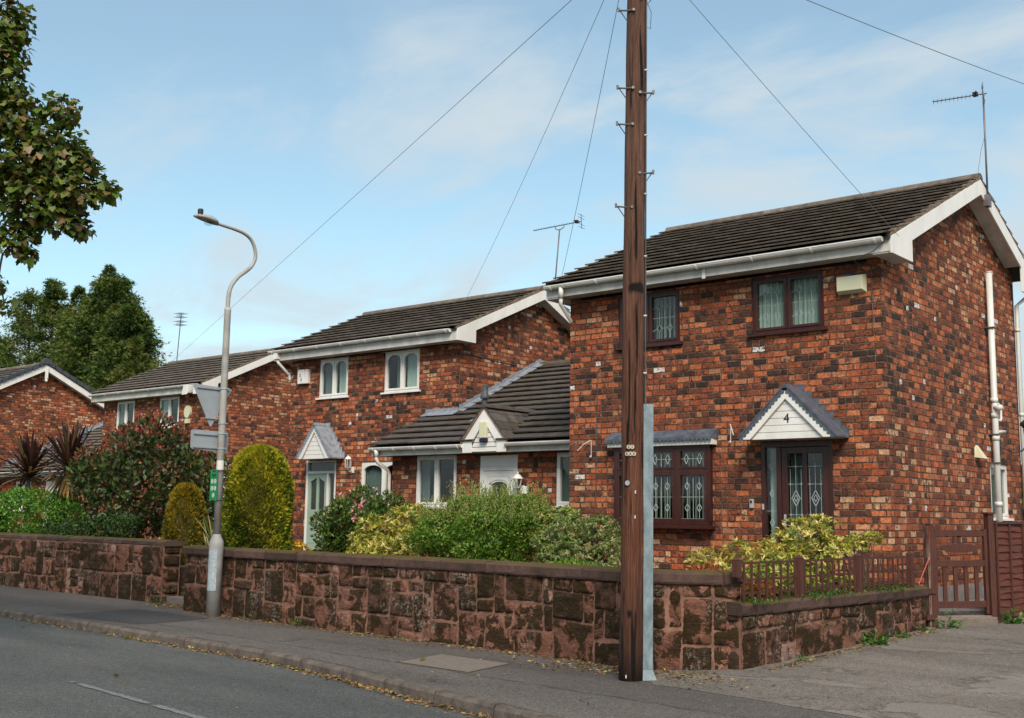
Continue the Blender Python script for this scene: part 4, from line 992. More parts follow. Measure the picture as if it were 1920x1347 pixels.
mb = MB(); mb.prism([(X1, 20.12, 2.72), (X1, 20.34, 2.72), (X1, 20.34, 2.90), (X1, 20.12, 2.90)], (.004, 0, 0)); mb.add([(X1+.004, 20.12, 2.72), (X1+.004, 20.34, 2.72), (X1+.004, 20.30, 2.93), (X1+.004, 20.16, 2.93), (X1+.15, 20.12, 2.70), (X1+.15, 20.34, 2.70)], [(0, 4, 5, 1), (0, 3, 4), (1, 5, 2), (3, 2, 5, 4), (0, 1, 2, 3)]); mb.build('vent_cowl', CREAM, H4)
mb = MB(); y_ = 21.75
mb.lathe(X1+.42, y_, [(.03, 3.28), (.09, 3.31), (.10, 3.34), (.14, 3.36), (.13, 3.40), (.05, 3.47), (.02, 3.50)], 12); mb.lathe(X1+.42, y_, [(.05, 3.05), (.085, 3.29)], 10)
mb.tube([(X1, y_-.30, 2.98), (X1+.14, y_-.28, 2.92), (X1+.22, y_-.2, 2.86), (X1+.34, y_-.10, 2.90), (X1+.42, y_, 3.05)], .014, 8); mb.tube([(X1+.12, y_-.28, 2.92), (X1+.10, y_-.24, 3.02), (X1+.20, y_-.18, 3.02), (X1+.22, y_-.2, 2.92)], .01, 8); mb.box(X1, X1+.03, y_-.35, y_-.25, 2.82, 3.1)
mb.build('carriage_lantern', BLACKP, H4)
mb = MB()
mb.tube([(-6.32, 15.83, 5.62), (-6.5, 15.88, 5.5), (-6.85, 15.97, 5.44), (-6.9, 16.28, 5.42), (-6.62, 16.31, 5.38)], .008, 5); mb.tube([(-6.72, 16.30, 5.42), (-6.71, 16.30, 4.4)], .005, 5)
mb.build('cable', WIREM, H4)
mb = MB(); mb.tube([(-11.62, 16.32, 4.22), (-11.70, 16.315, 4.2), (-11.72, 16.315, 4.1), (-11.75, 16.315, 2.4), (-11.78, 16.315, .7)], .007, 5); mb.build('wall_cable', WIREM, H4)

# ================================================================== LOW BUNGALOW
BG = thing('link_bungalow', (-15.3, 17.5, .5), 'single-storey brick link with a small white gable over its white door', 'house')
fb = front(17.5); bx0, bx1 = -18.02, -12.36
bh = [(-17.30, -16.13, 1.78, 2.86), (-15.48, -14.50, .62, 2.82), (-13.55, -12.45, 1.80, 2.84)]
mb = MB(); wall_sheet(mb, fb, bx0, bx1, .3, 2.88, bh); wall_sheet(mb, T((bx0, 0, 0), (0, 1, 0), (-1, 0, 0)), 17.5, 18.79, .3, 2.88, [])
wall_sheet(mb, T((-17.32, 0, 0), (0, 1, 0), (-1, 0, 0)), 24.31, 25.9, .3, 2.9, [])
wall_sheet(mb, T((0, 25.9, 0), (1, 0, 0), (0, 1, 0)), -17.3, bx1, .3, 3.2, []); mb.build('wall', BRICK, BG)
zb = lambda y: 3.07+.477*(y-17.15)
def clipb(x, y): return x < -17.40 and y > 18.74 or (-15.92 < x < -14.88 and y < 17.9)
def clipS(x, y): return (x < -17.36 and y > 18.72) or (abs(x+15.03) < .42 and y < 17.5)
roof(BG, -18.30, -12.36, 17.10, 3.06, 21.75, 5.26, 26.3, 3.10, ROOF_DK, clip=clipS)
# trim the deck and ridge west of the tall house by limiting the roof there to the tiles only
eaves(BG, -18.26, -12.40, 17.15, 17.5, 3.05, 2.86, gx0=-18.28, gx1=-15.60, brackets=.62)
mb = MB()
# second gutter run right of the small gable
def gutter_run(root, a0, a1, yf, zf):
    m = MB(); r_ = .062; zc = zf-.028; vs = []
    for rad in (r_, r_-.006):
        for X in (a0, a1):
            for k in range(9):
                an = math.pi+math.pi*k/8; vs.append((X, yf-.068+rad*math.cos(an), zc+rad*math.sin(an)))
    fs = []
    for k in range(8): fs += [(k, k+1, 10+k, 9+k), (19+k, 18+k, 27+k, 28+k)]
    for k in range(8): fs += [(k, 18+k, 19+k, k+1), (9+k, 10+k, 28+k, 27+k)]
    m.add(vs, fs); m.box(a0, a1, yf-.136, yf-.126, zc-.006, zc+.012)
    for X in (a0, a1-.012): m.prism([(X, yf-.068+.07*math.cos(math.pi+math.pi*k/8), zc+.012+.078*math.sin(math.pi+math.pi*k/8)) for k in range(9)], (.012, 0, 0))
    return m.build('gutter', WHITE, root)
gutter_run(BG, -14.46, -12.40, 17.15, 3.05)
mb = MB(); mb.tube([(-18.08, 17.08, 3.0), (-18.08, 17.08, 2.80), (-18.08, 17.12, 2.72), (-18.08, 17.42, 2.58), (-18.06, 17.46, 2.48), (-18.06, 17.46, .7)], .038, 12); mb.tube([(-18.08, 17.08, 3.02), (-18.08, 17.08, 2.84)], .05, 12); mb.build('downpipe', WHITE, BG, smooth=True)
# left verge end cap
mb = MB(); mb.prism([(-18.28, 17.13, 2.86), (-18.28, 17.13, 3.02), (-18.28, 18.78, zb(18.78)-.06), (-18.28, 18.78, zb(18.78)-.28), (-18.28, 17.4, 2.86)], (.03, 0, 0)); mb.build('barge_board', WHITE, BG)
mb = MB(); mb.box(-18.25, -18.02, 17.17, 18.7, 2.862, 2.876); mb.build('soffit', WHITE_OLD, BG)
# windows and door
window(BG, fb, -17.30, -16.13, 1.80, 2.86, [1, 1], WHITE, cur=[('c', .0, .26, CURT_DK)], fr=.045, label='white two-light window left of the white door')
window(BG, fb, -13.55, -12.45, 1.82, 2.84, [1, 1], WHITE, cur=[('c', .0, .98, CURT_DK)], fr=.045)
def doorb():
    a, b, z0, z1, w = -15.48, -14.50, .62, 2.82, -.05
    fm = MB(); fb.box(fm, a, b, w-.04, w+.05, 2.60, z1); fb.box(fm, a, a+.09, w-.04, w+.055, z0, 2.60); fb.box(fm, b-.09, b, w-.04, w+.055, z0, 2.60); fb.box(fm, a+.09, b-.09, w-.04, w+.05, 2.52, 2.60)
    fr = fm.build('door_frame', WHITE, BG, bevel=.006); m = (a+b)/2; d = MB()
    arc = [(m-.20, 1.75), (m+.20, 1.75)]+[(m+.20*math.cos(math.pi*k/12), 2.22+.075*math.sin(math.pi*k/12)) for k in range(13)]
    ring(d, fb, (a+.09, b-.09, 1.5, 2.52), arc, w-.03, w+.03); fb.box(d, a+.09, b-.09, w-.03, w+.03, z0, 1.5)
    arc2 = [(m+.25*math.cos(math.pi*k/14), 2.245+.105*math.sin(math.pi*k/14)) for k in range(15)]
    fb.strip(d, arc2, .035, w+.03, w+.042)
    fb.strip(d, [(a+.2, 1.3), (a+.2, 2.42), (b-.2, 2.42), (b-.2, 1.3)], .018, w+.03, w+.036)
    dr = d.build('door', WHITE, BG, bevel=.003); pane(fb, m-.21, m+.21, 1.74, 2.31, w, dr)
    l = MB()
    for s in (-1, 1): fb.strip(l, [(m+s*.08-.02, 2.20), (m+s*.08+.02, 2.03)], .008, w+.006, w+.012)
    l.build('leading', LEADCAME, dr)
doorb()
# small gable over the door
m0, hw = -15.03, .57
G = MB(); fg = front(17.13)
for s in (-1, 1): fg.prism(G, [(m0+s*hw, 2.86), (m0+s*hw, 3.10), (m0, 3.74), (m0, 3.48), (m0+s*.33, 3.05), (m0+s*.33, 2.86)], .02, .05)
gg = G.build('small_gable', WHITE, BG, bevel=.004); G = MB(); z = 2.88
while z < 3.44:
    wz = lambda q: max(.01, .34*(1-max(0, q-3.0)/.52)); z2 = min(z+.082, 3.48); fg.prism(G, [(m0-wz(z), z), (m0+wz(z), z), (m0+wz(z2), z2), (m0-wz(z2), z2)], -.01, .012); z += .095
G.build('shiplap_board', WHITE, gg)
G = MB(); fg.box(G, m0-.36, m0+.36, -.02, -.011, 2.87, 3.55) if False else fg.prism(G, [(m0-.36, 2.87), (m0+.36, 2.87), (m0+.36, 3.02), (m0, 3.52), (m0-.36, 3.02)], -.03, -.012); G.build('gable_back', BLACKP, gg)
G = MB()
for s in (-1, 1):   # tiles of the little roof, dying into the main slope
    for i in range(4):
        f0, f1 = i/4, (i+1)/4+.04
        ua, za, ub, zb2 = m0+s*(hw+.05)*(1-f0), 3.07+.69*f0, m0+s*(hw+.05)*(1-min(f1, 1)), 3.07+.69*min(f1, 1)
        ya, ybk = 17.05, 17.15+(za-3.07)/.477+.12
        for j in range(5):
            y_a, y_b = ya+(ybk-ya)*j/5, ya+(ybk-ya)*(j+1)/5-.006; sh = random.uniform(.7, 1.3); q = random.uniform(-.005, .005); y_b2 = y_b+ (17.15+(zb2-3.07)/.477-17.15-(za-3.07)/.477)*(j+1)/5
            vs = [(ua, y_a, za+.03+q), (ub, y_a, zb2+.005+q), (ub, y_b2, zb2+.005+q), (ua, y_b, za+.03+q)]; vt = [(x, y, z+.035) for x, y, z in vs]
            if s < 0: pass
            else: vs.reverse(); vt.reverse()
            G.hexa(vs+vt, (sh, sh, sh))
for j in range(4):
    a, b = 17.04+j*.43, 17.04+(j+1)*.43-.01; sh = random.uniform(.8, 1.3); vs = []
    for Y in (a, b):
        for k in range(6): an = math.pi*k/5; vs.append((m0+.12*math.cos(an), Y, 3.745+.085*math.sin(an)))
    G.add(vs, [(k+1, k, 6+k, 7+k) for k in range(5)]+[(0, 1, 2, 3, 4, 5), (11, 10, 9, 8, 7, 6)], (sh, sh, sh))
G.build('gable_roof', ROOF_DK, gg)
G = MB(); 
for s in (-1, 1): G.prism([(m0+s*(hw+.04), 17.06, 3.02), (m0+s*(hw+.04), 17.06, 3.09), (m0, 17.06, 3.80), (m0, 17.06, 3.735)], (0, .04, 0))
G.build('verge_bedding', MORTAR, gg)
G = MB(); fg.box(G, m0-.09, m0+.09, .013, .10, 3.14, 3.46); al = G.build('alarm_box', CREAM, BG, bevel=.012); G = MB(); fg.box(G, m0-.085, m0+.085, .013, .095, 3.065, 3.135); G.build('alarm_strobe', simple('navy', (.01, .012, .04), (.02, .02, .06)), al, bevel=.01)
lantern(BG, fb, -14.36, 2.30, WHITE, 'coach')
G = MB(); fb.box(G, -14.33, -14.21, 0, .08, 2.05, 2.2); G.build('junction_box', WHITE, BG, bevel=.01)
# roof vent terminal
G = MB(); vx, vy = -16.2, 18.42; vz = zb(vy)
G.lathe(vx, vy, [(.11, vz-.05), (.10, vz+.12), (.055, vz+.16), (.055, vz+.42), (.10, vz+.43), (.10, vz+.47), (.06, vz+.60), (.05, vz+.72), (.02, vz+.74)], 14); vt_ = G.build('roof_vent', SLATEP, BG)
G = MB(); G.prism([(vx-.2, vy-.28, zb(vy-.28)+.055), (vx+.2, vy-.28, zb(vy-.28)+.055), (vx+.2, vy+.2, zb(vy+.2)+.055), (vx-.2, vy+.2, zb(vy+.2)+.055)], (0, 0, .008)); G.build('lead_slate', LEAD, vt_)
# lead flashing stepping up the tall house's gable, and along its front
G = MB(); X = -17.355; st = .245; y = 18.85
while y < 21.6:
    z = zb(y); z2 = zb(y+st); G.prism([(X+.001, y, z+.02), (X+.001, y+st, z2+.02), (X+.001, y+st, z2+.14), (X+.001, y+st-.03, z2+.15), (X+.001, y+.02, z2+.16 if False else z+.19)], (.012, 0, 0)); y += st
y = 18.8
while y < 21.7:
    y2 = y+.30; b1, b2 = random.uniform(-.012, .012), random.uniform(-.012, .012)
    G.prism([(X+.014, y, zb(y)+.075), (X+.014, y2, zb(y2)+.075), (X+.20+b2, y2, zb(y2)+.06), (X+.20+b1, y, zb(y)+.06)], (0, 0, .012)); y = y2
    G.tube([(X+.05, y-.3, zb(y-.3)+.09), (X+.05, y, zb(y)+.09)], .02, 6)
G.box(-18.3, -17.30, 18.775, 18.79, zb(18.75)+.02, zb(18.75)+.17); G.prism([(-18.3, 18.775, zb(18.75)+.08), (-18.3, 18.6, zb(18.6)+.07), (-18.3, 18.6, zb(18.6)+.08), (-18.3, 18.775, zb(18.75)+.09)], (1.0, 0, 0))
G.build('step_flashing', LEAD, BG)

# ================================================================== SECOND TALL HOUSE
def tall_house(nm, label, x0, x1, yf, yb, ze, zf, zs, yr, zr, ybk, zbk, holes, brick, roofm, gx=None, left=True):
    root = thing(nm, ((x0+x1)/2, yf, .5), label, 'house')
    t = front(yf); mb = MB(); wall_sheet(mb, t, x0, x1, .3, ze, holes); wall_sheet(mb, gside(x1), yf, yb, .3, ze, []); wall_sheet(mb, T((x0, 0, 0), (0, 1, 0), (-1, 0, 0)), yf, yb, .3, ze, []); wall_sheet(mb, T((0, yb, 0), (1, 0, 0), (0, 1, 0)), x0, x1, .3, ze, [])
    for xx in (x0, x1-.22): mb.prism([(xx, yf, ze), (xx, yb, ze), (xx, yb, max(ze+.02, zbk-.10)), (xx, yr, zr-.07), (xx, yf, ze+.12)], (.22, 0, 0))
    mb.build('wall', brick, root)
    roof(root, x0-.30, x1+.30, yf-.40, zf, yr, zr, ybk, zbk, roofm)
    verge_side(root, x1+.27, 1, x1, yf-.35, zf+.01, yr, zr, ybk-.03, zbk+.01, .24, zs, zbk-.36, .62, .60)
    verge_side(root, x0-.27, -1, x0, yf-.35, zf+.01, yr, zr, ybk-.03, zbk+.01, .24, zs, zbk-.36, .62, .60)
    eaves(root, x0-.28, x1+.27, yf-.35, yf, zf, zs, gx0=(gx[0] if gx else x0-.3), gx1=(gx[1] if gx else x1+.15), brackets=.85)
    return root, t
h2 = [(-22.05, -20.98, 4.47, 5.44), (-19.72, -18.55, 4.47, 5.44), (-22.40, -21.30, .70, 2.92), (-20.42, -18.9, 1.60, 2.86)]
H2, f2 = tall_house('brick_house', 'tall brick house with a sage green door under a pointed grey canopy', -23.12, -17.36, 18.8, 24.3, 5.45, 5.73, 5.46, 21.55, 7.10, 24.7, 5.70, h2, BRICK, ROOF, gx=(-23.52, -17.22))
for (a, b) in ((-22.05, -20.98), (-19.72, -18.55)):
    window(H2, f2, a, b, 4.47, 5.44, [1, 1], WHITE, style='arch', cur=[('c', .10, .34, CURT_DK), ('c', .58, .95, CURT)] if a < -20 else [('c', .28, .50, CURT_DK), ('c', .56, .98, CURT)], fr=.045)
window(H2, f2, -20.42, -18.9, 1.62, 2.86, [1, 1], WHITE, style='arch', cur=[('c', .05, .45, CURT_DK)], fr=.045)
def door2():
    a, b, z0, z1, w = -22.40, -21.30, .72, 2.92, -.05; fm = MB(); xm = -21.60
    f2.box(fm, a, a+.06, w-.04, w+.06, z0, z1); f2.box(fm, b-.05, b, w-.04, w+.06, z0, z1); f2.box(fm, a+.06, b-.05, w-.04, w+.06, z1-.05, z1); f2.box(fm, a+.06, b-.05, w-.04, w+.06, 2.60, 2.66); f2.box(fm, xm-.03, xm+.03, w-.04, w+.055, z0, 2.60); f2.box(fm, xm+.03, b-.05, w-.03, w+.05, z0, z0+.06)
    fr = fm.build('door_frame', WHITE, H2, bevel=.004); pane(f2, a+.05, b-.04, 2.65, 2.88, w, fr); pane(f2, xm+.02, b-.04, z0+.05, 2.61, w, fr)
    fb_ = MB(); f2.box(fb_, xm+.0305, b-.0505, w-.01, w+.056, 1.40, 1.68); fb_.tube([f2.p((xm+b)/2-.01, w+.056, 1.54), f2.p((xm+b)/2-.01, w+.062, 1.54)], .07, 16); fb_.build('cat_flap_panel', WHITE, fr)
    cf = MB(); cf.tube([f2.p((xm+b)/2-.01, w+.0622, 1.54), f2.p((xm+b)/2-.01, w+.066, 1.54)], .045, 16); cf.build('cat_flap', BLACKP, fr)
    d = MB(); A, B = a+.062, xm-.032; m = (A+B)/2
    g1 = [(A+.09, 1.72), (m-.035, 1.72), (m-.035, 2.50), (A+.09, 2.40)]; g2 = [(m+.035, 1.72), (B-.09, 1.72), (B-.09, 2.40), (m+.035, 2.50)]
    ring(d, f2, (A, m, 1.62, 2.598), g1, w-.02, w+.035); ring(d, f2, (m, B, 1.62, 2.598), g2, w-.02, w+.035)
    f2.box(d, A, B, w-.02, w+.035, z0+.02, 1.62)
    for (p, q) in ((A+.09, m-.04), (m+.04, B-.09)): f2.strip(d, [(p, z0+.2), (q, z0+.2), (q, 1.40), (p, 1.40), (p, z0+.2)], .02, w+.035, w+.045)
    dr = d.build('door', SAGE, H2, bevel=.003); pane(f2, A+.08, m-.03, 1.71, 2.5, w, dr); pane(f2, m+.03, B-.08, 1.71, 2.5, w, dr)
    lb = MB(); f2.box(lb, m-.12, m+.12, w+.036, w+.048, 1.50, 1.60); lb.build('letterbox', simple('bronze', (.04, .02, .012), (.07, .04, .02), 5, .4), dr)
    hd = MB(); f2.box(hd, B-.05, B-.02, w+.036, w+.06, 1.42, 1.62); hd.build('handle', BLACKP, dr); curtain(f2, m+.08, B-.02, 1.0, 2.5, w-.12, dr, CURT_DK)
door2()
mb = MB(); f2.box(mb, -22.5, -21.2, 0, .5, .6, .71); mb.build('door_step', SLABM, H2)
canopy(H2, f2, -21.66, .60, 2.94, 3.78, .42)
mb = MB(); f2.box(mb, -22.76, -22.52, 0.002, .11, 4.86, 5.22); f2.box(mb, -22.519, -22.38, .002, .09, 4.86, 5.22); ab = mb.build('alarm_box', WHITE, H2, bevel=.008)
for z, s in ((5.09, 'S'), (4.98, 'S')): text_mesh('lettering', s, .115, f2, -22.64+(.03 if z < 5 else -.02), .112, z-.02, BLACKP, ab)
lantern(H2, f2, -20.70, 2.82, WHITE, 'cage')
mb = MB(); mb.tube([(-23.25, 18.40, 5.62), (-23.25, 18.40, 5.48), (-23.22, 18.44, 5.40), (-23.14, 18.74, 5.12), (-23.13, 18.76, 5.0)], .036, 12); mb.box(-23.32, -23.18, 18.34, 18.46, 5.50, 5.64); mb.build('downpipe', WHITE, H2, smooth=False)
mb = MB(); X = -17.35; mb.tube([(X, 21.0, 6.62), (X, 20.98, 6.5), (X, 20.95, 5.9), (X, 20.93, 5.35), (X, 20.8, 5.18), (X, 20.0, 5.20), (X, 19.0, 5.26), (X, 18.88, 5.24), (X, 18.86, 5.1), (X, 18.87, 4.0)], .009, 5); mb.build('gable_cable', WIREM, H2)
# ================================================================== THIRD AND FOURTH
h3 = [(-37.30, -36.15, 4.47, 5.50), (-34.63, -33.45, 4.47, 5.50)]
H3, f3 = tall_house('brick_house', 'brick house behind the triangular sign, with two white upper windows', -38.15, -32.0, 22.45, 28.3, 5.53, 5.80, 5.52, 25.3, 7.28, 28.7, 5.9, h3, BRICK_FAR, ROOF)
window(H3, f3, -37.30, -36.15, 4.47, 5.50, [1, 1], WHITE, fr=.045, cur=[('c', .02, .3, CURT_DK)]); window(H3, f3, -34.63, -33.45, 4.47, 5.50, [1, 1], WHITE, fr=.045, cur=[('c', .05, .4, CURT)])
mb = MB(); mb.prism([f3.p(-32.85+.17*math.cos(2*math.pi*k/14), .01, 4.93+.21*math.sin(2*math.pi*k/14)) for k in range(14)], f3.w*.09); f3.box(mb, -32.95, -32.75, .01, .10, 4.55, 4.70); mb.build('alarm_box', CREAM, H3)
mb = MB(); mb.box(-32.05, -31.8, 22.0, 22.12, 5.45, 5.70); mb.tube([(-31.85, 22.06, 5.5), (-31.95, 22.5, 5.1), (-31.95, 22.58, 4.9)], .036, 10); mb.build('downpipe', WHITE, H3)
H1, f1 = tall_house('brick_house', 'far left brick house showing its gable end with dark verge trim and finial', -51.0, -44.3, 20.35, 26.4, 5.45, 5.78, 5.48, 23.26, 7.46, 26.8, 5.72, [], BRICK_FAR, ROOF)
mb = MB()   # dark dry-verge caps and finial
for (ya, za, y2, z2) in ((19.95, 5.80, 23.26, 7.52), (26.8, 5.78, 23.26, 7.52)):
    k = 11
    for i in range(k):
        a, b = i/k, (i+1)/k-.012; P = lambda f, o: (-44.06, ya+(y2-ya)*f, za+(z2-za)*f+o)
        mb.prism([P(a, -.05), P(b, -.05), P(b, .11), P(a, .13)], (.12, 0, 0))
mb.prism([(-44.06, 23.05, 7.46), (-44.06, 23.47, 7.46), (-44.06, 23.42, 7.66), (-44.06, 23.1, 7.66)], (.14, 0, 0))
mb.build('verge_cap', simple('dark_verge', (.035, .04, .05), (.07, .075, .085), 4, .5), H1)
mb = MB(); mb.box(-43.99, -43.95, 23.20, 23.32, 6.85, 7.35); mb.lathe(-43.97, 23.26, [(.01, 6.72), (.06, 6.78), (.03, 6.86), (.05, 6.9)], 8); mb.build('finial', WHITE, H1)
# far link between the third and fourth
B2 = thing('link_bungalow', (-41.2, 22.0, .5), 'far single-storey link roof rising to the left-hand gable, behind the spiky purple plants', 'house')
mb = MB(); wall_sheet(mb, front(21.9), -44.28, -38.17, .3, 2.9, [(-43.2, -42.0, 1.6, 2.7), (-41, -40.0, .62, 2.7)]); wall_sheet(mb, T((0, 30.5, 0), (1, 0, 0), (0, 1, 0)), -44.28, -38.17, .3, 3.5, []); mb.build('wall', BRICK_FAR, B2)
window(B2, front(21.9), -43.2, -42.0, 1.6, 2.7, [1, 1], WHITE, fr=.045)
mb = MB(); front(21.9).box(mb, -41, -40, -.1, -.05, .62, 2.7); mb.build('door', WHITE, B2)
roof(B2, -44.28, -38.17, 21.5, 3.05, 26.6, 5.42, 31, 3.4, ROOF)
eaves(B2, -44.28, -38.17, 21.55, 21.9, 3.05, 2.86)
G = MB(); y = 22.0; zc = lambda y: 3.05+.465*(y-21.5)
while y < 26.5: G.prism([(-44.29, y, zc(y)+.0), (-44.29, y+.25, zc(y+.25)+.0), (-44.29, y+.25, zc(y+.25)+.16), (-44.29, y+.02, zc(y)+.24)], (.02, 0, 0)); G.prism([(-44.27, y, zc(y)+.07), (-44.27, y+.25, zc(y+.25)+.07), (-44.03, y+.25, zc(y+.25)+.06), (-44.03, y, zc(y)+.06)], (0, 0, .02)); y += .25
G.build('step_flashing', LEAD, B2)
G = MB(); vx, vy = -42.0, 24.0; G.lathe(vx, vy, [(.11, zc(vy)), (.10, zc(vy)+.15), (.06, zc(vy)+.2), (.06, zc(vy)+.42), (.11, zc(vy)+.43), (.06, zc(vy)+.62), (.05, zc(vy)+.70)], 12); G.build('roof_vent', SLATEP, B2)

# ================================================================== STREET FURNITURE
PX, PY = -6.67, 9.87
pole = thing('utility_pole', (PX, PY, 0), 'tall brown wooden telegraph pole with steps and a grey metal cable guard on its right', 'utility pole')
mb = MB(); pts = []; rad = []
for i in range(25):
    z = -.05+8.3*i/24; f = z/8.25; pts.append((PX+.082*f+.004*math.sin(z*1.7), PY+.01*math.sin(z*1.1), z)); rad.append(.124-.025*f+.002*math.sin(z*5))
mb.tube(pts, rad, 28); mb.build('pole', POLE, pole, smooth=True)
def px_at(z): f = z/8.25; return PX+.082*f, .124-.025*f
# viewing-side direction for tags and lateral direction for steps
lat = Vector((math.cos(YAW), math.sin(YAW), 0)); frn = Vector((math.sin(YAW)*1.0, -math.cos(YAW), 0))
def step(z, side):
    x, r = px_at(z); d = lat*side; f = (frn*.55+d*.83).normalized()
    c = Vector((x, PY, z)); mb = MB(); a = c+f*r*.96
    mb.tube([c+(frn*.9+d*.35).normalized()*r, a+d*.01+Vector((0, 0, .01)), c+d*(r+.085)+Vector((0, 0, .035))], .010, 6)
    mb.tube([c+d*(r+.085)+Vector((0, 0, .02)), c+d*(r+.088)+Vector((0, 0, .065))], .012, 6)
    mb.tube([c+d*(r+.07)+Vector((0, 0, .03)), c+d*r*1.0+Vector((0, 0, -.075))], .006, 5)
    bl = c+(frn*.9+d*.35).normalized()*(r+.0); mb.tube([bl-frn*.01, bl+frn*.02], .016, 8)
    mb.build('pole_step', GALVW, pole)
for z in (4.85, 5.75, 6.15, 7.02, 7.7): step(z-.02, -1)
for z in (5.2, 6.08, 7.15): step(z, 1)
mb = MB(); cab = [Vector((px_at(z)[0], PY, z))+(lat*.93+frn*.25).normalized()*(px_at(z)[1]+.008) for z in (2.7, 3.6, 4.6, 5.6, 6.6, 7.8)]
mb.tube(cab, .009, 6); c2 = [p+frn*.018 for p in cab]; mb.tube(c2, .006, 6)
x, r = px_at(7.2); q = Vector((x, PY, 7.0))+lat*(r+.01)
mb.tube([q+Vector((0, 0, .15)), q+lat*.05+Vector((0, 0, .02)), q+lat*.04+Vector((0, 0, -.17)), q+lat*.0+Vector((0, 0, -.15)), q+Vector((0, 0, .1))], .004, 5)
mb.build('down_cable', WIREM, pole)
for z in (6.35, 5.63, 4.99, 4.32, 3.69, 3.09):
    x, r = px_at(z); c = Vector((x, PY, z))+(lat*.93+frn*.25).normalized()*(r+.01); mb = MB(); mb.tube([c-lat*.02+frn*.015, c+lat*.012+frn*.02], .010, 6); mb.build('cable_clip', WHITE_OLD, pole)
# galvanised capping channel
mb = MB(); tt = T((PX, PY, 0), lat, frn)
def ch(u0, u1, w0, w1, z0, z1, shift=.0):
    P = []
    for z in (z0, z1):
        xo = px_at(z)[0]-PX; rr_ = px_at(z)[1]
        for (u, w_) in ((u0, w0), (u1, w0), (u1, w1), (u0, w1)): P.append(Vector((PX+xo, PY, 0))+lat*(rr_+u)+frn*w_+Vector((0, 0, z)))
    if True: P = [P[i] for i in (3, 2, 1, 0, 7, 6, 5, 4)]
    mb.hexa(P)
GUARD = simple('dull_galvanised', (.11, .15, .17), (.25, .31, .335), 7, 0.5, 0.8, 16, 0.4, 0.1, sc=(2, 2, .8))
ch(-.012, .088, -.03, .055, .12, 2.77)
mb.build('cable_guard', GUARD, pole)
mb = MB(); P = []
for z, e in ((-.01, .05), (.12, 0)):
    for (u, w_) in ((-.012, -.02), (.085+e, -.02), (.085+e, .05), (-.012, .05)): P.append(Vector((PX, PY, z))+lat*(px_at(z)[1]+u)+frn*w_)
mb.hexa([P[i] for i in (3, 2, 1, 0, 7, 6, 5, 4)]); mb.build('guard_foot', GALV, pole)
def on_pole(z, ang, extra=.0):
    x, r = px_at(z); d = (frn*math.cos(ang)+lat*math.sin(ang)); return Vector((x, PY, z))+d*(r+extra), d
TAGM = simple('cream_tag', (.36, .33, .24), (.58, .54, .42), 20, .6)
for z, chars in ((2.325, '32'), (2.255, '888')):
    for i, c in enumerate(chars):
        a = -.30+(i-(len(chars)-1)/2)*.30; p, d = on_pole(z, a, .001); mb = MB(); mb.tube([p, p+d*.006], .022, 14); tg = mb.build('number_disc', TAGM, pole)
        tf = T(p, Vector((0, 0, 1)).cross(d), d); text_mesh('figure', c, .036, tf, 0, .008, 0, BLACKP, tg, ext=.001)
p, d = on_pole(1.96, -.52, .001); mb = MB(); mb.tube([p, p+d*.008], .026, 16); mb.build('pole_disc', GALV, pole)
for z, a in ((1.87, .15), (1.62, .13), (.05, -.5)):
    p, d = on_pole(z, a, .0); mb = MB(); tf = T(p, Vector((0, 0, 1)).cross(d), d); tf.box(mb, -.006, .006, 0, .006, -.016, .016); mb.build('notice_scrap', WHITE_OLD, pole)
mb = MB(); mb.lathe(PX+.082, PY, [(.11, 8.24), (.12, 8.26), (.10, 8.29), (.02, 8.31)], 16); mb.build('pole_cap', GALV, pole, smooth=True)

def wire(name, a, b, sag, label, r=.009, grp='overhead telephone wires'):
    a, b = Vector(a), Vector(b); pts = []
    for i in range(33): f = i/32; p = a.lerp(b, f); p.z -= sag*4*f*(1-f); pts.append(p)
    mb = MB(); mb.tube(pts, r, 6); return tag(mb.build('overhead_wire', WIREG), label, 'wire', grp)
top = (PX+.075, PY, 7.85)
wire('', (PX-.03, PY, 7.78), (-47.8, 30.5, 12.0-4.2), -.0, 'thin overhead wire sloping down left past the street lamp to the far houses', .004)
wire('', (PX-.02, PY, 7.85), (-19.58, 21.5, 7.17), .12, 'thin wire from the pole down to the roof ridge above the sage door house', .0035)
wire('', (PX-.02, PY, 7.80), (-12.31, 16.0, 5.80), .08, 'thin wire from the pole to the left gutter end of the nearest house', .0035)
wire('', (PX+.12, PY, 7.80), (-6.11, 15.85, 5.66), .02, 'thin wire from the pole running down over the nearest roof to its right gutter end', .0035)
wire('', (PX+.12, PY, 7.95), (-3.25, 24.1, 8.57), .16, 'overhead wire crossing the sky at the top right corner', .005)

# street lamp
LX, LY = -15.37, 11.13
lamp = thing('street_lamp', (LX, LY, 0), 'grey swan-neck street lamp on the pavement by the gap in the stone walls', 'street lamp')
mb = MB(); mb.lathe(LX, LY, [(.112, -.02), (.112, 1.10), (.105, 1.17), (.062, 1.25), (.060, 1.27)], 24); mb.build('base_sleeve', GALVP, lamp, smooth=True)
mb = MB(); dn = Vector((math.sin(R(28)), -math.cos(R(28)), 0)); ud = Vector((0, 0, 1)).cross(dn); n = 6; vs = []
for z in (.40, 1.03):
    for rr_ in (.113, .121):
        for i in range(n+1):
            a = -.62+1.24*i/n; d = dn*math.cos(a)+ud*math.sin(a); vs.append((LX+d.x*rr_, LY+d.y*rr_, z))
m_ = n+1; fs = []
for i in range(n): fs += [(m_+i, m_+i+1, 3*m_+i+1, 3*m_+i), (i, i+1, m_+i+1, m_+i), (2*m_+i, 3*m_+i, 3*m_+i+1, 2*m_+i+1)]
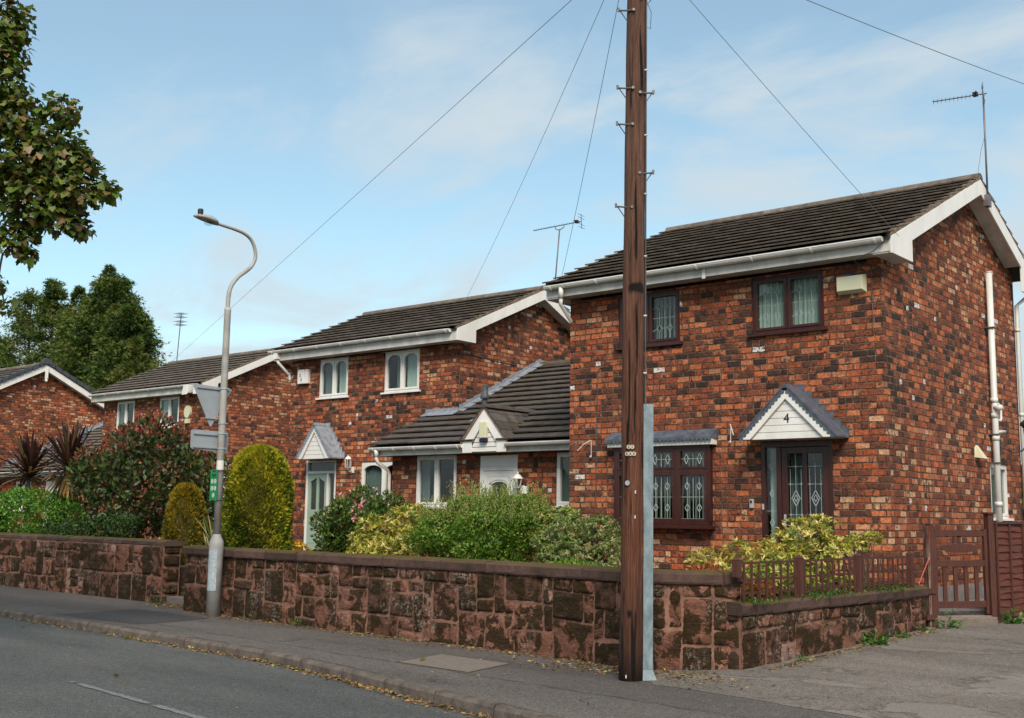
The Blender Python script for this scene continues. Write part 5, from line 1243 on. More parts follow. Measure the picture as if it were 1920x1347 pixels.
fs += [(0, m_, 3*m_, 2*m_), (m_-1, 3*m_-1, 4*m_-1, 2*m_-1)]
mb.add(vs, fs); mb.build('access_door', simple('bare_zinc', (.22, .27, .30), (.48, .54, .57), 40, .5, .3, 80), lamp)
mb = MB(); mb.lathe(LX, LY, [(.060, 1.2), (.056, 3.0), (.053, 4.84), (.056, 4.86), (.05, 4.9)], 20); mb.build('shaft', GALVP, lamp, smooth=True)
arm = [(11.13, 4.85), (11.13, 5.06), (11.17, 5.26), (11.30, 5.44), (11.45, 5.56), (11.56, 5.67), (11.63, 5.82), (11.61, 5.98), (11.52, 6.12), (11.38, 6.19), (11.2, 6.22), (11.0, 6.235), (10.8, 6.25)]
mb = MB(); P = [Vector((LX, a, b)) for a, b in arm]; sm = []
for i in range(len(P)-1):
    p0, p1, p2, p3 = P[max(i-1, 0)], P[i], P[i+1], P[min(i+2, len(P)-1)]
    for k in range(4):
        t_ = k/4; sm.append(.5*((2*p1)+(p2-p0)*t_+(2*p0-5*p1+4*p2-p3)*t_*t_+(3*p1-p0-3*p2+p3)*t_**3))
sm.append(P[-1]); mb.tube(sm, [.037-.012*i/len(sm) for i in range(len(sm))], 14); mb.build('swan_neck', GALVP, lamp, smooth=True)
mb = MB(); hx, hy, hz = LX, 10.66, 6.27
prof = [(.20, .03, .02), (.15, .085, .05), (.05, .11, .085), (-.06, .11, .07), (-.16, .085, .03), (-.24, .05, .01)]; base = len(mb.v); nn_ = 14
for (dy, wd, hh) in prof:
    for k in range(nn_):
        a = 2*math.pi*k/nn_; mb.v.append((hx+wd*math.cos(a), hy+dy, hz+(hh if math.sin(a) > 0 else .035)*math.sin(a)-dy*.12)); mb.c.append((1, 1, 1))
for i in range(len(prof)-1):
    for k in range(nn_): k2 = (k+1) % nn_; mb.f.append((i*nn_+k, i*nn_+k2, (i+1)*nn_+k2, (i+1)*nn_+k))
mb.f.append(tuple(range(nn_))[::-1]); mb.f.append(tuple((len(prof)-1)*nn_+k for k in range(nn_)))
hd = mb.build('lamp_head', GALVP, lamp, smooth=True)
mb = MB(); mb.lathe(hx, hy+.02, [(.07, hz-.035), (.065, hz-.07), (.03, hz-.09)], 14); mb.build('lens', GLASS, hd, smooth=True)
mb = MB(); mb.lathe(hx, hy-.14, [(.05, hz+.02), (.04, hz+.075), (.045, hz+.085), (.045, hz+.14), (.03, hz+.15)], 12); mb.build('photocell', BLACKP, hd)
for z in (3.58, 3.02, 2.86, 2.62):
    mb = MB(); mb.lathe(LX, LY, [(.056, z-.015), (.064, z-.012), (.064, z+.012), (.056, z+.015)], 18); mb.box(LX+.03, LX+.09, LY+.02, LY+.04, z-.01, z+.01); mb.build('sign_clip', GALV, lamp)
mb = MB(); mb.lathe(LX, LY, [(.0585, 2.285), (.0585, 2.43)], 18); mb.build('white_sticker', WHITE, lamp)
mb = MB()
for (z, a) in ((2.70, -.6), (1.52, .5), (1.6, .55), (.03, .2)):
    d = dn*math.cos(a)+ud*math.sin(a); p = Vector((LX, LY, z)); q = .056 if z > 1.3 else .111; mb.prism([p+d*q+ud*.012+Vector((0, 0, -.035)), p+d*q-ud*.012+Vector((0, 0, -.04)), p+d*q-ud*.006+Vector((0, 0, .05)), p+d*q+ud*.008+Vector((0, 0, .02))], d*.004)
mb.build('rust_patch', RUST, lamp)
# small hooded light unit for the sign
mb = MB(); mb.prism([(-15.50, 10.52, 3.44), (-15.50, 10.55, 3.60), (-15.50, 10.66, 3.60), (-15.50, 10.64, 3.53)], (-.14, 0, 0)); mb.box(-15.52, -15.50, 10.60, LY, 3.575, 3.595); mb.build('sign_light', WHITE, lamp, bevel=.01)
# road signs seen from behind
def rounded(poly, r=.04, n=4):
    o = []; k = len(poly)
    for i in range(k):
        p, a, b = Vector(poly[i]), Vector(poly[i-1]), Vector(poly[(i+1) % k]); d1, d2 = (a-p).normalized(), (b-p).normalized()
        for j in range(n+1):
            f = j/n; o.append(tuple((p+d1*r).lerp(p, f).lerp(p.lerp(p+d2*r, f), f)))
    return o
ts = T((-15.46, 0, 0), (0, 1, 0), (1, 0, 0))
def sign_back(label, poly, rails, cat, nm, frontcol):
    root = thing(nm, (-15.45, 10.97, poly[0][1]), label, cat); mb = MB(); ts.prism(mb, rounded(poly), -.002, .002); p_ = mb.build('sign_plate', SIGNBACK, root)
    for (a, b, z) in rails: mb = MB(); ts.box(mb, a, b, .003, .022, z-.012, z+.012); mb.build('rail', SIGNBACK, root)
    mb = MB(); ts.prism(mb, rounded(poly), -.006, -.0025); mb.build('sign_face', frontcol, root); return root
sign_back('grey back of a downward pointing triangular road sign on the lamp post', [(10.60, 3.625), (10.97, 2.95), (11.36, 3.60)], [(10.68, 11.30, 3.575), (10.86, 11.10, 3.10)], 'road sign', 'triangular_sign', WHITE)
sign_back('grey back of a small oblong plate fixed below the triangular sign', [(10.62, 2.60), (11.32, 2.56), (11.32, 2.90), (10.62, 2.90)], [(10.66, 11.28, 2.84), (10.66, 11.28, 2.63)], 'sign plate', 'sign_plate', WHITE)
gr = thing('green_notice', (-15.40, 11.03, 1.8), 'narrow bright green notice with five white discs strapped to the lamp post', 'notice')
tg = T((-15.41, 11.06, 0), (1, -.12, 0), (-.12, -1, 0)); mb = MB(); tg.prism(mb, rounded([(-.12, 1.79), (.10, 1.79), (.10, 2.285), (-.12, 2.285)], .012), 0, .006)
GREEN = simple('notice_green', (.0, .22, .055), (.0, .27, .07), 3, .45); mb.build('board', GREEN, gr)
DG = simple('notice_dark', (.0, .055, .02), (.0, .07, .025))
for (u, z) in ((-.055, 2.10), (.04, 2.10), (-.055, 1.99), (.04, 1.99), (-.005, 1.88)):
    mb = MB(); mb.tube([tg.p(u, .006, z), tg.p(u, .008, z)], .036, 20); dsc = mb.build('white_disc', WHITE, gr); mb = MB(); tg.strip(mb, [(u-.014, z+.004), (u-.004, z+.014), (u+.012, z)], .006, .008, .0095); tg.box(mb, u-.012, u+.012, .008, .0095, z-.016, z-.010); mb.build('pictogram', DG, dsc)
mb = MB(); tg.box(mb, -.075, .060, .006, .008, 2.19, 2.215); tg.box(mb, -.06, .045, .006, .008, 2.165, 2.182); mb.build('heading', DG, gr)
for z in (2.265, 1.80):
    mb = MB(); mb.lathe(LX, LY, [(.0605, z-.005), (.063, z), (.0605, z+.005)], 14); mb.tube([(LX+.02, LY-.06, z), (LX+.24, LY-.02, z+.006)], .004, 5); tg.box(mb, -.045, .03, .006, .014, z-.008, z+.008); mb.build('cable_tie', BLACKP, gr)

# television aerials
def aerial(label, base, topz, lean, dirv, L, style, boom_off=0):
    root = thing('television_aerial', base, label, 'aerial'); b = Vector(base); t_ = Vector((b.x+lean[0], b.y+lean[1], topz)); mb = MB(); mb.tube([b, t_], .017, 8); mb.build('mast', GALVW, root, smooth=True)
    d = Vector(dirv).normalized(); s = d.cross(Vector((0, 0, 1))).normalized(); up = s.cross(d).normalized(); mb = MB()
    if style == 'cradle':
        c = t_+Vector((0, 0, .10)); mb.tube([c-d*L*.55, c+d*L*.45], .011, 6)
        mb.tube([c-d*.0+d*.12, c+d*.12-up*.06, t_+d*.03, t_-d*.06, c-d*.12-up*.06, c-d*.12], .011, 6); tail = c+d*L*.45; k0 = c-d*L*.55
    else: mb.tube([t_+d*.06, t_-d*L], .011, 6); tail = t_; k0 = t_-d*L
    bo = mb.build('boom', GALVW, root); n = 16 if style == 'cradle' else 10; mb = MB(); Lb = (tail-k0).length; dd = (tail-k0).normalized()
    for i in range(n):
        p = k0+dd*Lb*(i+.3)/n*(.86 if style == 'cradle' else .80); w_ = .06 if style == 'cradle' else .065
        mb.tube([p-s*w_+up*.012, p+s*w_+up*.012], .0045, 5)
        if style != 'cradle': mb.tube([p-s*w_-up*.03, p-s*w_+up*.03], .004, 4)
    mb.build('director', GALVW, bo); mb = MB(); q = tail-dd*.13
    for k in (-.16, -.08, .08, .16): mb.tube([tail+up*k-s*.17, tail+up*k+s*.17], .005, 5)
    mb.tube([tail-up*.18, tail+up*.18], .010, 6); mb.build('reflector', GALVW, bo)
    mb = MB(); mb.tube([q-s*.13+up*.02, q+s*.13+up*.02], .016, 6); mb.box(q.x-.04, q.x+.04, q.y-.04, q.y+.04, q.z-.02, q.z+.05); mb.build('dipole', BLACKP, bo); return root
a = aerial('tall television aerial pointing left, on the gable peak of the nearest house', (-6.24, 20.35, 7.1), 9.16, (.0, .0), (.93, .37, .07), .85, 'plain')
mb = MB(); mb.tube([(-6.25, 20.33, 7.28), (-6.18, 20.55, 7.22)], .015, 6); mb.box(-6.29, -6.2, 20.25, 20.42, 7.1, 7.3); mb.tube([(-6.24, 20.35, 8.4), (-6.30, 20.28, 8.1), (-6.36, 20.2, 7.58)], .004, 4); mb.build('bracket', GALVW, a)
aerial('television aerial on a cradle mount above the roof of the sage door house', (-17.15, 22.0, 6.85), 8.66, (.17, .0), (.985, .15, .055), 1.35, 'cradle')
r3 = thing('television_aerial', (-39.1, 26.0, 6.8), 'small far aerial with stacked grid arms, just right of the dark conifers', 'aerial')
mb = MB(); mb.tube([(-39.12, 26, 6.8), (-38.93, 26, 9.4)], .02, 6); mb.build('mast', GALVW, r3)
for z in (9.02, 9.33):
    mb = MB()
    for k in range(5): mb.tube([(-39.15+.1*k, 25.8, z+.07), (-39.15+.1*k, 26.2, z+.07)], .006, 4); mb.tube([(-39.15+.1*k, 25.8, z-.07), (-39.15+.1*k, 26.2, z-.07)], .006, 4)
    for q in (-.07, .0, .07): mb.tube([(-39.18, 25.95, z+q), (-38.7, 25.95, z+q)], .006, 4)
    mb.build('grid', GALVW, r3)

# ================================================================== WOODEN FENCES AND GATE
pf = thing('picket_fence', (-6.1, 13.6, .73), 'small dark red picket fence standing on the low sandstone driveway wall', 'fence')
A, B = Vector((-6.13, 11.05, 0)), Vector((-6.03, 15.75, 0)); tf = T(A, B-A, (1, -.02, 0)); Lf = (B-A).length
posts = [0.02, 1.42, 2.98, 4.62]; zt = 1.17
for i, u in enumerate(posts):
    mb = MB(); tf.box(mb, u-.04, u+.04, -.04, .04, .70 if i else 1.0, zt+.01); c = tf.p(u, 0, 0)
    mb.add([tf.p(u-.046, -.046, zt+.01), tf.p(u+.046, -.046, zt+.01), tf.p(u+.046, .046, zt+.01), tf.p(u-.046, .046, zt+.01), tf.p(u, 0, zt+.055)], [(0, 1, 4), (1, 2, 4), (2, 3, 4), (3, 0, 4), (3, 2, 1, 0)]); mb.build('post', REDWOOD, pf, bevel=.004)
for (a, b) in zip(posts[:-1], posts[1:]):
    for z in (1.145, .965, .825):
        mb = MB(); tf.box(mb, a+.04, b-.04, -.028, -.008, z-.012, z+.012); mb.build('rail', REDWOOD, pf)
    n = 8 if a < 1 else 10
    for k in range(n):
        u = a+.04+(b-a-.08)*(k+.6)/n; z0 = .74+random.uniform(-.01, .01); mb = MB(); tl = random.uniform(-.006, .006)
        mb.hexa([tf.p(u-.013, -.007, z0), tf.p(u-.013, .012, z0), tf.p(u+.013, .012, z0), tf.p(u+.013, -.007, z0), tf.p(u-.013+tl, -.007, 1.135), tf.p(u-.013+tl, .012, 1.135), tf.p(u+.013+tl, .012, 1.135), tf.p(u+.013+tl, -.007, 1.135)][::-1]); mb.build('picket', REDWOOD, pf)
G0, G1 = Vector((-6.03, 16.38, 0)), Vector((-5.50, 17.32, 0)); tgt = T(G0, G1-G0, Vector(((G1-G0).y, -(G1-G0).x, 0))); gl_ = (G1-G0).length
gp = thing('gate_post', (G0.x, G0.y, .1), 'peeling weathered gate post with flaking red stain at the end of the low wall', 'post', None)
mb = MB(); tgt.box(mb, -.06, .04, -.05, .05, .02, 1.56); mb.build('post', OLDWOOD, gp, bevel=.006)
mb = MB(); tgt.box(mb, -.02, .045, -.045, .055, .05, 1.585); mb.build('backing_strip', REDWOOD, gp)
for z in (.30, .66): mb = MB(); tgt.box(mb, -.13, .05, .052, .075, z-.035, z+.035); mb.build('cleat', REDWOOD, gp)
mb = MB(); mb.tube([tgt.p(-.05, .06, 1.12), (-6.03, 15.95, .76)], .006, 5); mb.build('cord', simple('pink_cord', (.5, .09, .07), (.55, .12, .09)), gp)
gate = thing('garden_gate', ((G0.x+G1.x)/2, (G0.y+G1.y)/2, .35), 'dark red wooden garden gate with an oval plaque panel and four vertical slats', 'gate')
u0, u1 = .06, gl_-.06
for u in (u0, u1-.055): mb = MB(); tgt.box(mb, u, u+.055, -.02, .025, .33, 1.52); mb.build('stile', REDWOOD, gate)
for z0, z1 in ((1.42, 1.50), (.99, 1.08), (.42, .51)): mb = MB(); tgt.box(mb, u0+.055, u1-.055, -.018, .022, z0, z1); mb.build('rail', REDWOOD, gate, bevel=.004)
for k in range(4): u = u0+.055+(u1-u0-.11)*(k+.75)/4.5; mb = MB(); tgt.box(mb, u-.032, u+.032, -.01, .012, .51, .99); mb.build('slat', REDWOOD, gate)
mb = MB(); um = (u0+u1)/2; tgt.prism(mb, [(um+.33*math.cos(2*math.pi*k/28), 1.25+.062*math.sin(2*math.pi*k/28)) for k in range(28)], -.008, .012); tgt.box(mb, um-.03, um+.03, -.007, .0, 1.27, 1.42); mb.build('oval_plaque', REDWOOD, gate)
P2 = thing('gate_post', (G1.x, G1.y, .2), 'tall clean dark red post between the gate and the lap panel fence', 'post')
mb = MB(); tgt.box(mb, gl_-.045, gl_+.055, -.05, .05, .1, 1.74); mb.build('post', REDWOOD, P2, bevel=.004); mb = MB(); tgt.box(mb, gl_-.065, gl_+.075, -.07, .07, 1.74, 1.765); mb.build('post_cap', REDWOOD, P2)
mb = MB(); stp = thing('garden_step', (-5.75, 16.85, .1), 'shallow stone and tile step under the red gate', 'step')
tgt.box(mb, .0, gl_-.03, -.55, .14, .05, .29); mb.build('step', SLABM, stp, bevel=.012); mb = MB(); tgt.box(mb, .05, gl_-.06, -.5, .05, .2905, .305); mb.build('tiles', simple('step_tiles', (.16, .08, .07), (.30, .24, .20), 2.5, .8), stp)
lf = thing('lap_fence', (-5.4, 18.3, .2), 'reddish brown waney lap fence panel at the right edge, beside the driveway', 'fence')
tl_ = T((G1.x+.03, G1.y+.05, 0), (.02, 1, 0), (1, -.02, 0))
def panel(ua, ub):
    z = .24; k = 0
    while z < 1.60:
        h = random.uniform(.085, .11); n = 18; ph = random.uniform(0, 9); am = random.uniform(.004, .016); vs = []
        for i in range(n+1):
            u = ua+(ub-ua)*i/n; zz_ = z-.012+am*math.sin(u*5+ph)+.4*am*math.sin(u*13+ph*2); o = .004*math.sin(u*4+ph)
            vs += [tl_.p(u, .034+o, zz_), tl_.p(u, .010, min(z+h+.02, 1.62)), tl_.p(u, .022+o, zz_)]
        fs = []
        for i in range(n): a = 3*i; b = a+3; fs += [(a, b, b+1, a+1), (a+2, b+2, b, a), (a+1, b+1, b+2, a+2)]
        mb = MB(); q = random.uniform(.8, 1.2); mb.add(vs, fs, (q, q, q)); mb.build('board', REDPANEL, lf); z += h
    for u in (ua+.02, (ua*2+ub)/3+.0, (ua+2*ub)/3, ub-.02):
        mb = MB(); tl_.box(mb, u-.018, u+.018, .036, .055, .22, 1.60); mb.build('batten', REDWOOD, lf)
    mb = MB(); tl_.box(mb, ua, ub, -.02, .05, 1.60, 1.635); mb.build('top_rail', REDWOOD, lf); mb = MB(); tl_.box(mb, ua, ub, -.01, .03, .10, .24); mb.build('gravel_board', SLABM, lf)
panel(.03, 1.83); mb = MB(); tl_.box(mb, 1.84, 1.94, -.05, .05, .1, 1.74); mb.build('post', REDWOOD, lf); mb = MB(); tl_.box(mb, 1.82, 1.96, -.07, .07, 1.74, 1.765); mb.build('post_cap', REDWOOD, lf); panel(1.95, 3.75)

# ================================================================== PLANTS
def leaf_shape(kind):
    if kind == 'oval':   # folded pointed leaf, length 1 along +x
        v = [(0, 0, 0), (.45, .26, .06), (1, 0, -.02), (.45, -.26, .06), (.45, 0, 0)]; f = [(0, 4, 1), (4, 2, 1), (0, 3, 4), (4, 3, 2)]
    elif kind == 'round':
        v = [(0, 0, 0), (.3, .34, .05), (.8, .30, .04), (1, 0, 0), (.8, -.30, .04), (.3, -.34, .05)]; f = [(0, 5, 4, 3), (0, 3, 2, 1)]
    elif kind == 'narrow':
        v = [(0, 0, 0), (.5, .13, .03), (1, 0, -.05), (.5, -.13, .03)]; f = [(0, 3, 2), (0, 2, 1)]
    elif kind == 'frond':   # scale-leaf spray
        v = [(0, 0, 0), (.5, .10, 0), (1, .02, -.08), (.45, -.08, 0), (.25, .06, 0), (.62, .34, .02), (.5, .06, 0), (.3, -.05, 0), (.7, -.32, .02), (.52, -.06, 0)]; f = [(0, 3, 2, 1), (4, 6, 5), (7, 8, 9)]
    elif kind == 'maple':
        pts = [(0, 0), (.05, .22), (-.08, .46), (.24, .40), (.42, .56), (.55, .30), (.74, .22), (1, 0), (.74, -.22), (.55, -.30), (.42, -.56), (.24, -.40), (-.08, -.46), (.05, -.22)]
        v = [(.32, 0, -.02)]+[(x, y, .10*abs(y)-.06*x) for x, y in pts]; k = len(pts); f = [(0, 1+(i+1) % k, 1+i) for i in range(k)]
    elif kind == 'blade':
        v = [(0, .5, 0), (.35, .8, .0), (.7, .55, -.03), (1, 0, -.1), (.7, -.55, -.03), (.35, -.8, 0), (0, -.5, 0)]; f = [(0, 6, 5, 1), (1, 5, 4, 2), (2, 4, 3)]
    return np.array(v, dtype=np.float64), f
def norm(a): return a/np.maximum(np.linalg.norm(a, axis=1, keepdims=True), 1e-9)
def make_leaves(name, pos, dirs, up, size, kind, cols, mat, parent, widthf=1.0):
    v, f = leaf_shape(kind); n = len(pos); d = norm(dirs); s = norm(np.cross(up, d)+1e-6); u = np.cross(d, s)
    sz = size[:, None, None] if not np.isscalar(size) else size
    V = pos[:, None, :]+sz*(v[None, :, 0, None]*d[:, None, :]+widthf*v[None, :, 1, None]*s[:, None, :]+v[None, :, 2, None]*u[:, None, :])
    k = len(v); me = bpy.data.meshes.new(name); me.vertices.add(n*k); me.vertices.foreach_set('co', V.astype(np.float32).ravel())
    lens = [len(x) for x in f]; flat = np.array([i for x in f for i in x]); L = len(flat)
    idx = (flat[None, :]+(np.arange(n)*k)[:, None]).ravel(); me.loops.add(n*L); me.loops.foreach_set('vertex_index', idx.astype(np.int32))
    starts = np.concatenate([[0], np.cumsum(lens)[:-1]]); st = (starts[None, :]+(np.arange(n)*L)[:, None]).ravel()
    me.polygons.add(n*len(f)); me.polygons.foreach_set('loop_start', st.astype(np.int32)); me.polygons.foreach_set('loop_total', np.tile(lens, n).astype(np.int32))
    me.update(calc_edges=True); ca = me.color_attributes.new('Col', 'FLOAT_COLOR', 'POINT')
    C4 = np.ones((n, k, 4), dtype=np.float32); C4[:, :, :3] = cols[:, None, :]; ca.data.foreach_set('color', C4.ravel()); me.materials.append(mat)
    o = bpy.data.objects.new(name, me); COL.objects.link(o)
    if parent is not None: attach(o, parent)
    return o
def palette(n, pal, jit=.18, idx=None):
    w_ = np.array([p[3] for p in pal], float); w_ /= w_.sum(); i = RNG.choice(len(pal), n, p=w_) if idx is None else idx
    c = np.array([p[:3] for p in pal])[i]; return np.clip(c*RNG.uniform(1-jit, 1+jit, (n, 1))*RNG.uniform(.93, 1.07, (n, 3)), 0, 1)
def shell_points(blobs, n, inner=.55, low=-.9):
    """points in the outer layer of a union of ellipsoids, with outward normals"""
    vol = np.array([b[3]*b[4]+b[4]*b[5]+b[3]*b[5] for b in blobs]); i = RNG.choice(len(blobs), n, p=vol/vol.sum()); B = np.array(blobs)[i]
    d = norm(RNG.normal(size=(n, 3))); d[:, 2] = np.where(d[:, 2] < low, -d[:, 2], d[:, 2]); r = inner+(1-inner)*RNG.uniform(0, 1, (n, 1))**.6
    p = B[:, :3]+d*B[:, 3:6]*r; nn = norm(d/B[:, 3:6])
    # drop points buried deep in another blob
    keep = np.ones(n, bool)
    for b in blobs:
        q = (p-np.array(b[:3]))/np.array(b[3:6]); keep &= (np.linalg.norm(q, axis=1) > inner*.92) | (RNG.uniform(size=n) < .12)
    return p[keep], nn[keep]
def lump(c, rx, ry, rz, k, s=.35, spread=.75):
    """one big ellipsoid broken into many lumps so the outline is uneven"""
    out = [(c[0], c[1], c[2], rx*.82, ry*.82, rz*.82)]
    for _ in range(k):
        d = RNG.normal(size=3); d /= np.linalg.norm(d); q = s*RNG.uniform(.65, 1.25)
        out.append((c[0]+d[0]*rx*spread, c[1]+d[1]*ry*spread, c[2]+d[2]*rz*spread, rx*q, ry*q, rz*q))
    return out
def stems(root, base, tips, r=.012, mat=None, wob=.06, name='stem'):
    mb = MB()
    for t_ in tips:
        b = Vector(base)+Vector((random.uniform(-.06, .06), random.uniform(-.06, .06), 0)); t_ = Vector(t_); m1 = b.lerp(t_, .35)+Vector((random.uniform(-wob, wob), random.uniform(-wob, wob), 0)); m2 = b.lerp(t_, .7)+Vector((random.uniform(-wob, wob), random.uniform(-wob, wob), 0))
        mb.tube([b, m1, m2, t_], [r, r*.8, r*.6, r*.3], 6)
    return mb.build(name, mat or TWIG, root)
def shrub(nm, label, cat, base, blobs, n, size, kind, pal, mat=None, inner=.5, updir=.35, group=None, widthf=1.0, clusters=0, nstem=9, jit=.18, part='foliage', droop=0, low=-.9):
    root = thing(nm, base, label, cat, group); p, nn = shell_points(blobs, n, inner, low)
    if clusters:   # whorls: leaves radiating from shared shoot tips
        k = clusters; m = len(p)//k; P = p[:m]; N = norm(nn[:m]+RNG.normal(scale=.25, size=(m, 3))+np.array([0, 0, updir])); P = np.repeat(P, k, 0); N = np.repeat(N, k, 0)
        rad = norm(np.cross(N, RNG.normal(size=(m*k, 3)))); D = norm(N*RNG.uniform(.15, .9, (m*k, 1))+rad); U = N; p = P+N*RNG.uniform(-.02, .02, (m*k, 1)); idx = None
        w_ = np.array([q[3] for q in pal], float); w_ /= w_.sum(); ci = np.repeat(RNG.choice(len(pal), m, p=w_), k); cols = palette(m*k, pal, jit, ci)
    else:
        D = norm(nn*.55+RNG.normal(scale=.6, size=nn.shape)+np.array([0, 0, updir])); U = norm(nn+RNG.normal(scale=.45, size=nn.shape)); cols = palette(len(p), pal, jit)
        ci = None
    if droop: D[:, 2] -= droop; D = norm(D)
    sz = size*RNG.uniform(.65, 1.25, len(p)); make_leaves(part, p, D, U, sz, kind, cols, mat or LEAF, root, widthf)
    b = blobs
    tips = [tuple(np.array(q[:3])+RNG.uniform(-.3, .3, 3)*np.array(q[3:6])) for q in random.choices(b, k=nstem)]
    stems(root, base, tips)
    return root
# --- clipped golden conifers
def egg(label, cx, cy, z0, z1, r, n, pal, lean=0):
    root = thing('golden_conifer', (cx, cy, z0), label, 'conifer', 'golden egg-shaped conifers'); H = z1-z0; t_ = np.concatenate([RNG.uniform(0, 1, n-n//7), 1-.12*RNG.uniform(0, 1, n//7)**1.6]); th = RNG.uniform(0, 2*math.pi, n)
    prof = lambda t: np.clip(1-np.abs((t-.40)/.60)**2.7, 0, 1)**np.where(t > .4, .40, .36)
    lumpy = 1+.035*np.sin(th*3+t_*7)+.03*np.sin(th*7-t_*17)+.02*np.sin(t_*40+th*11)
    rr_ = r*prof(t_)*lumpy*(1.03-.17*RNG.uniform(0, 1, n)**1.5); p = np.stack([cx+rr_*np.cos(th)+lean*t_, cy+rr_*np.sin(th), z0+H*t_], 1)
    nn = norm(np.stack([np.cos(th), np.sin(th), (t_-.45)*1.6], 1)); D = norm(nn*.55+np.array([0, 0, .6])+RNG.normal(scale=.4, size=(n, 3))); U = norm(np.cross(nn, D)+RNG.normal(scale=.3, size=(n, 3)))
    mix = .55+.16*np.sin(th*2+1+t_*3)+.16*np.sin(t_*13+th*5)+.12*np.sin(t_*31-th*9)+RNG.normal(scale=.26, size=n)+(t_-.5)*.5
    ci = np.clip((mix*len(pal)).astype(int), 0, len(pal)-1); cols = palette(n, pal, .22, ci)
    make_leaves('foliage', p, D, U, .065*RNG.uniform(.5, 1.5, n), 'frond', cols, LEAF_MATT, root, 1.15)
    mb = MB(); mb.tube([(cx, cy, z0-.3), (cx, cy, z0+H*.5)], [.05, .02], 8); mb.build('trunk', BARK, root)
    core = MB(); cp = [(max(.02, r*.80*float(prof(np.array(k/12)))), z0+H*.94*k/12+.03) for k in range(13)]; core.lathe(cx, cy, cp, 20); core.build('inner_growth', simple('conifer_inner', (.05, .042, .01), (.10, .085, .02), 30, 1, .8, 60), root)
    return root
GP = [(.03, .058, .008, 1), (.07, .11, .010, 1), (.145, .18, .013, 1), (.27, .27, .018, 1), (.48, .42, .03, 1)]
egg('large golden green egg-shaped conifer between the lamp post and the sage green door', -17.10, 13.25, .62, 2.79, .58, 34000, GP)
egg('smaller golden egg-shaped conifer behind the gap in the wall, left of the lamp post', -19.56, 13.4, .35, 2.12, .37, 13000, [(.025, .034, .008, 1), (.06, .066, .012, 1), (.13, .115, .013, 1), (.25, .185, .016, 1), (.36, .25, .02, 1)])
# --- red tipped photinia
pb = lump((-22.6, 14.6, 2.15), 2.15, 1.5, 1.35, 30, .34, .78)
r_ = shrub('photinia_bush', 'big dark leafy shrub with red young tips, left of the lamp post', 'shrub', (-22.6, 14.6, .6), pb, 15000, .135, 'oval',
      [(.022, .040, .010, 6), (.045, .080, .018, 6), (.085, .13, .03, 3), (.07, .035, .018, 2), (.16, .040, .025, 1), (.12, .085, .035, 2)], inner=.6, jit=.3, nstem=14)
tipsP, tipsN = shell_points([b for b in pb if b[2] > 2.3], 560, .92, .05); sel = tipsP[:, 2] > 2.6; tipsP, tipsN = tipsP[sel], tipsN[sel]
k = 5; P = np.repeat(tipsP, k, 0); N = np.repeat(norm(tipsN+np.array([0, 0, 1.2])), k, 0); P = P+N*RNG.uniform(.0, .14, (len(P), 1)); D = norm(N+RNG.normal(scale=.45, size=N.shape))
make_leaves('young_red_leaves', P, D, norm(RNG.normal(size=N.shape)), .11*RNG.uniform(.6, 1.2, len(P)), 'oval', palette(len(P), [(.28, .045, .04, 3), (.20, .05, .03, 3), (.30, .12, .08, 1), (.10, .08, .02, 2)], .3), LEAF, r_)
# --- bright green shrub, far left
shrub('green_shrub', 'bright fresh green rounded shrub behind the left wall, at the left edge', 'shrub', (-25.6, 13.4, .6), lump((-25.9, 13.5, 1.45), 1.75, .9, .80, 16, .33, .75), 15000, .075, 'oval',
      [(.09, .21, .018, 4), (.15, .30, .03, 3), (.035, .10, .015, 3), (.15, .30, .05, 1)], inner=.55)
shrub('green_shrub', 'low dull green shrub under the photinia, behind the mossy wall', 'shrub', (-22.6, 13.0, .6), lump((-22.4, 13.1, 1.15), 1.9, .5, .42, 14, .35, .8), 7000, .07, 'oval', [(.03, .07, .012, 4), (.06, .12, .02, 3), (.02, .04, .01, 3)], inner=.45)
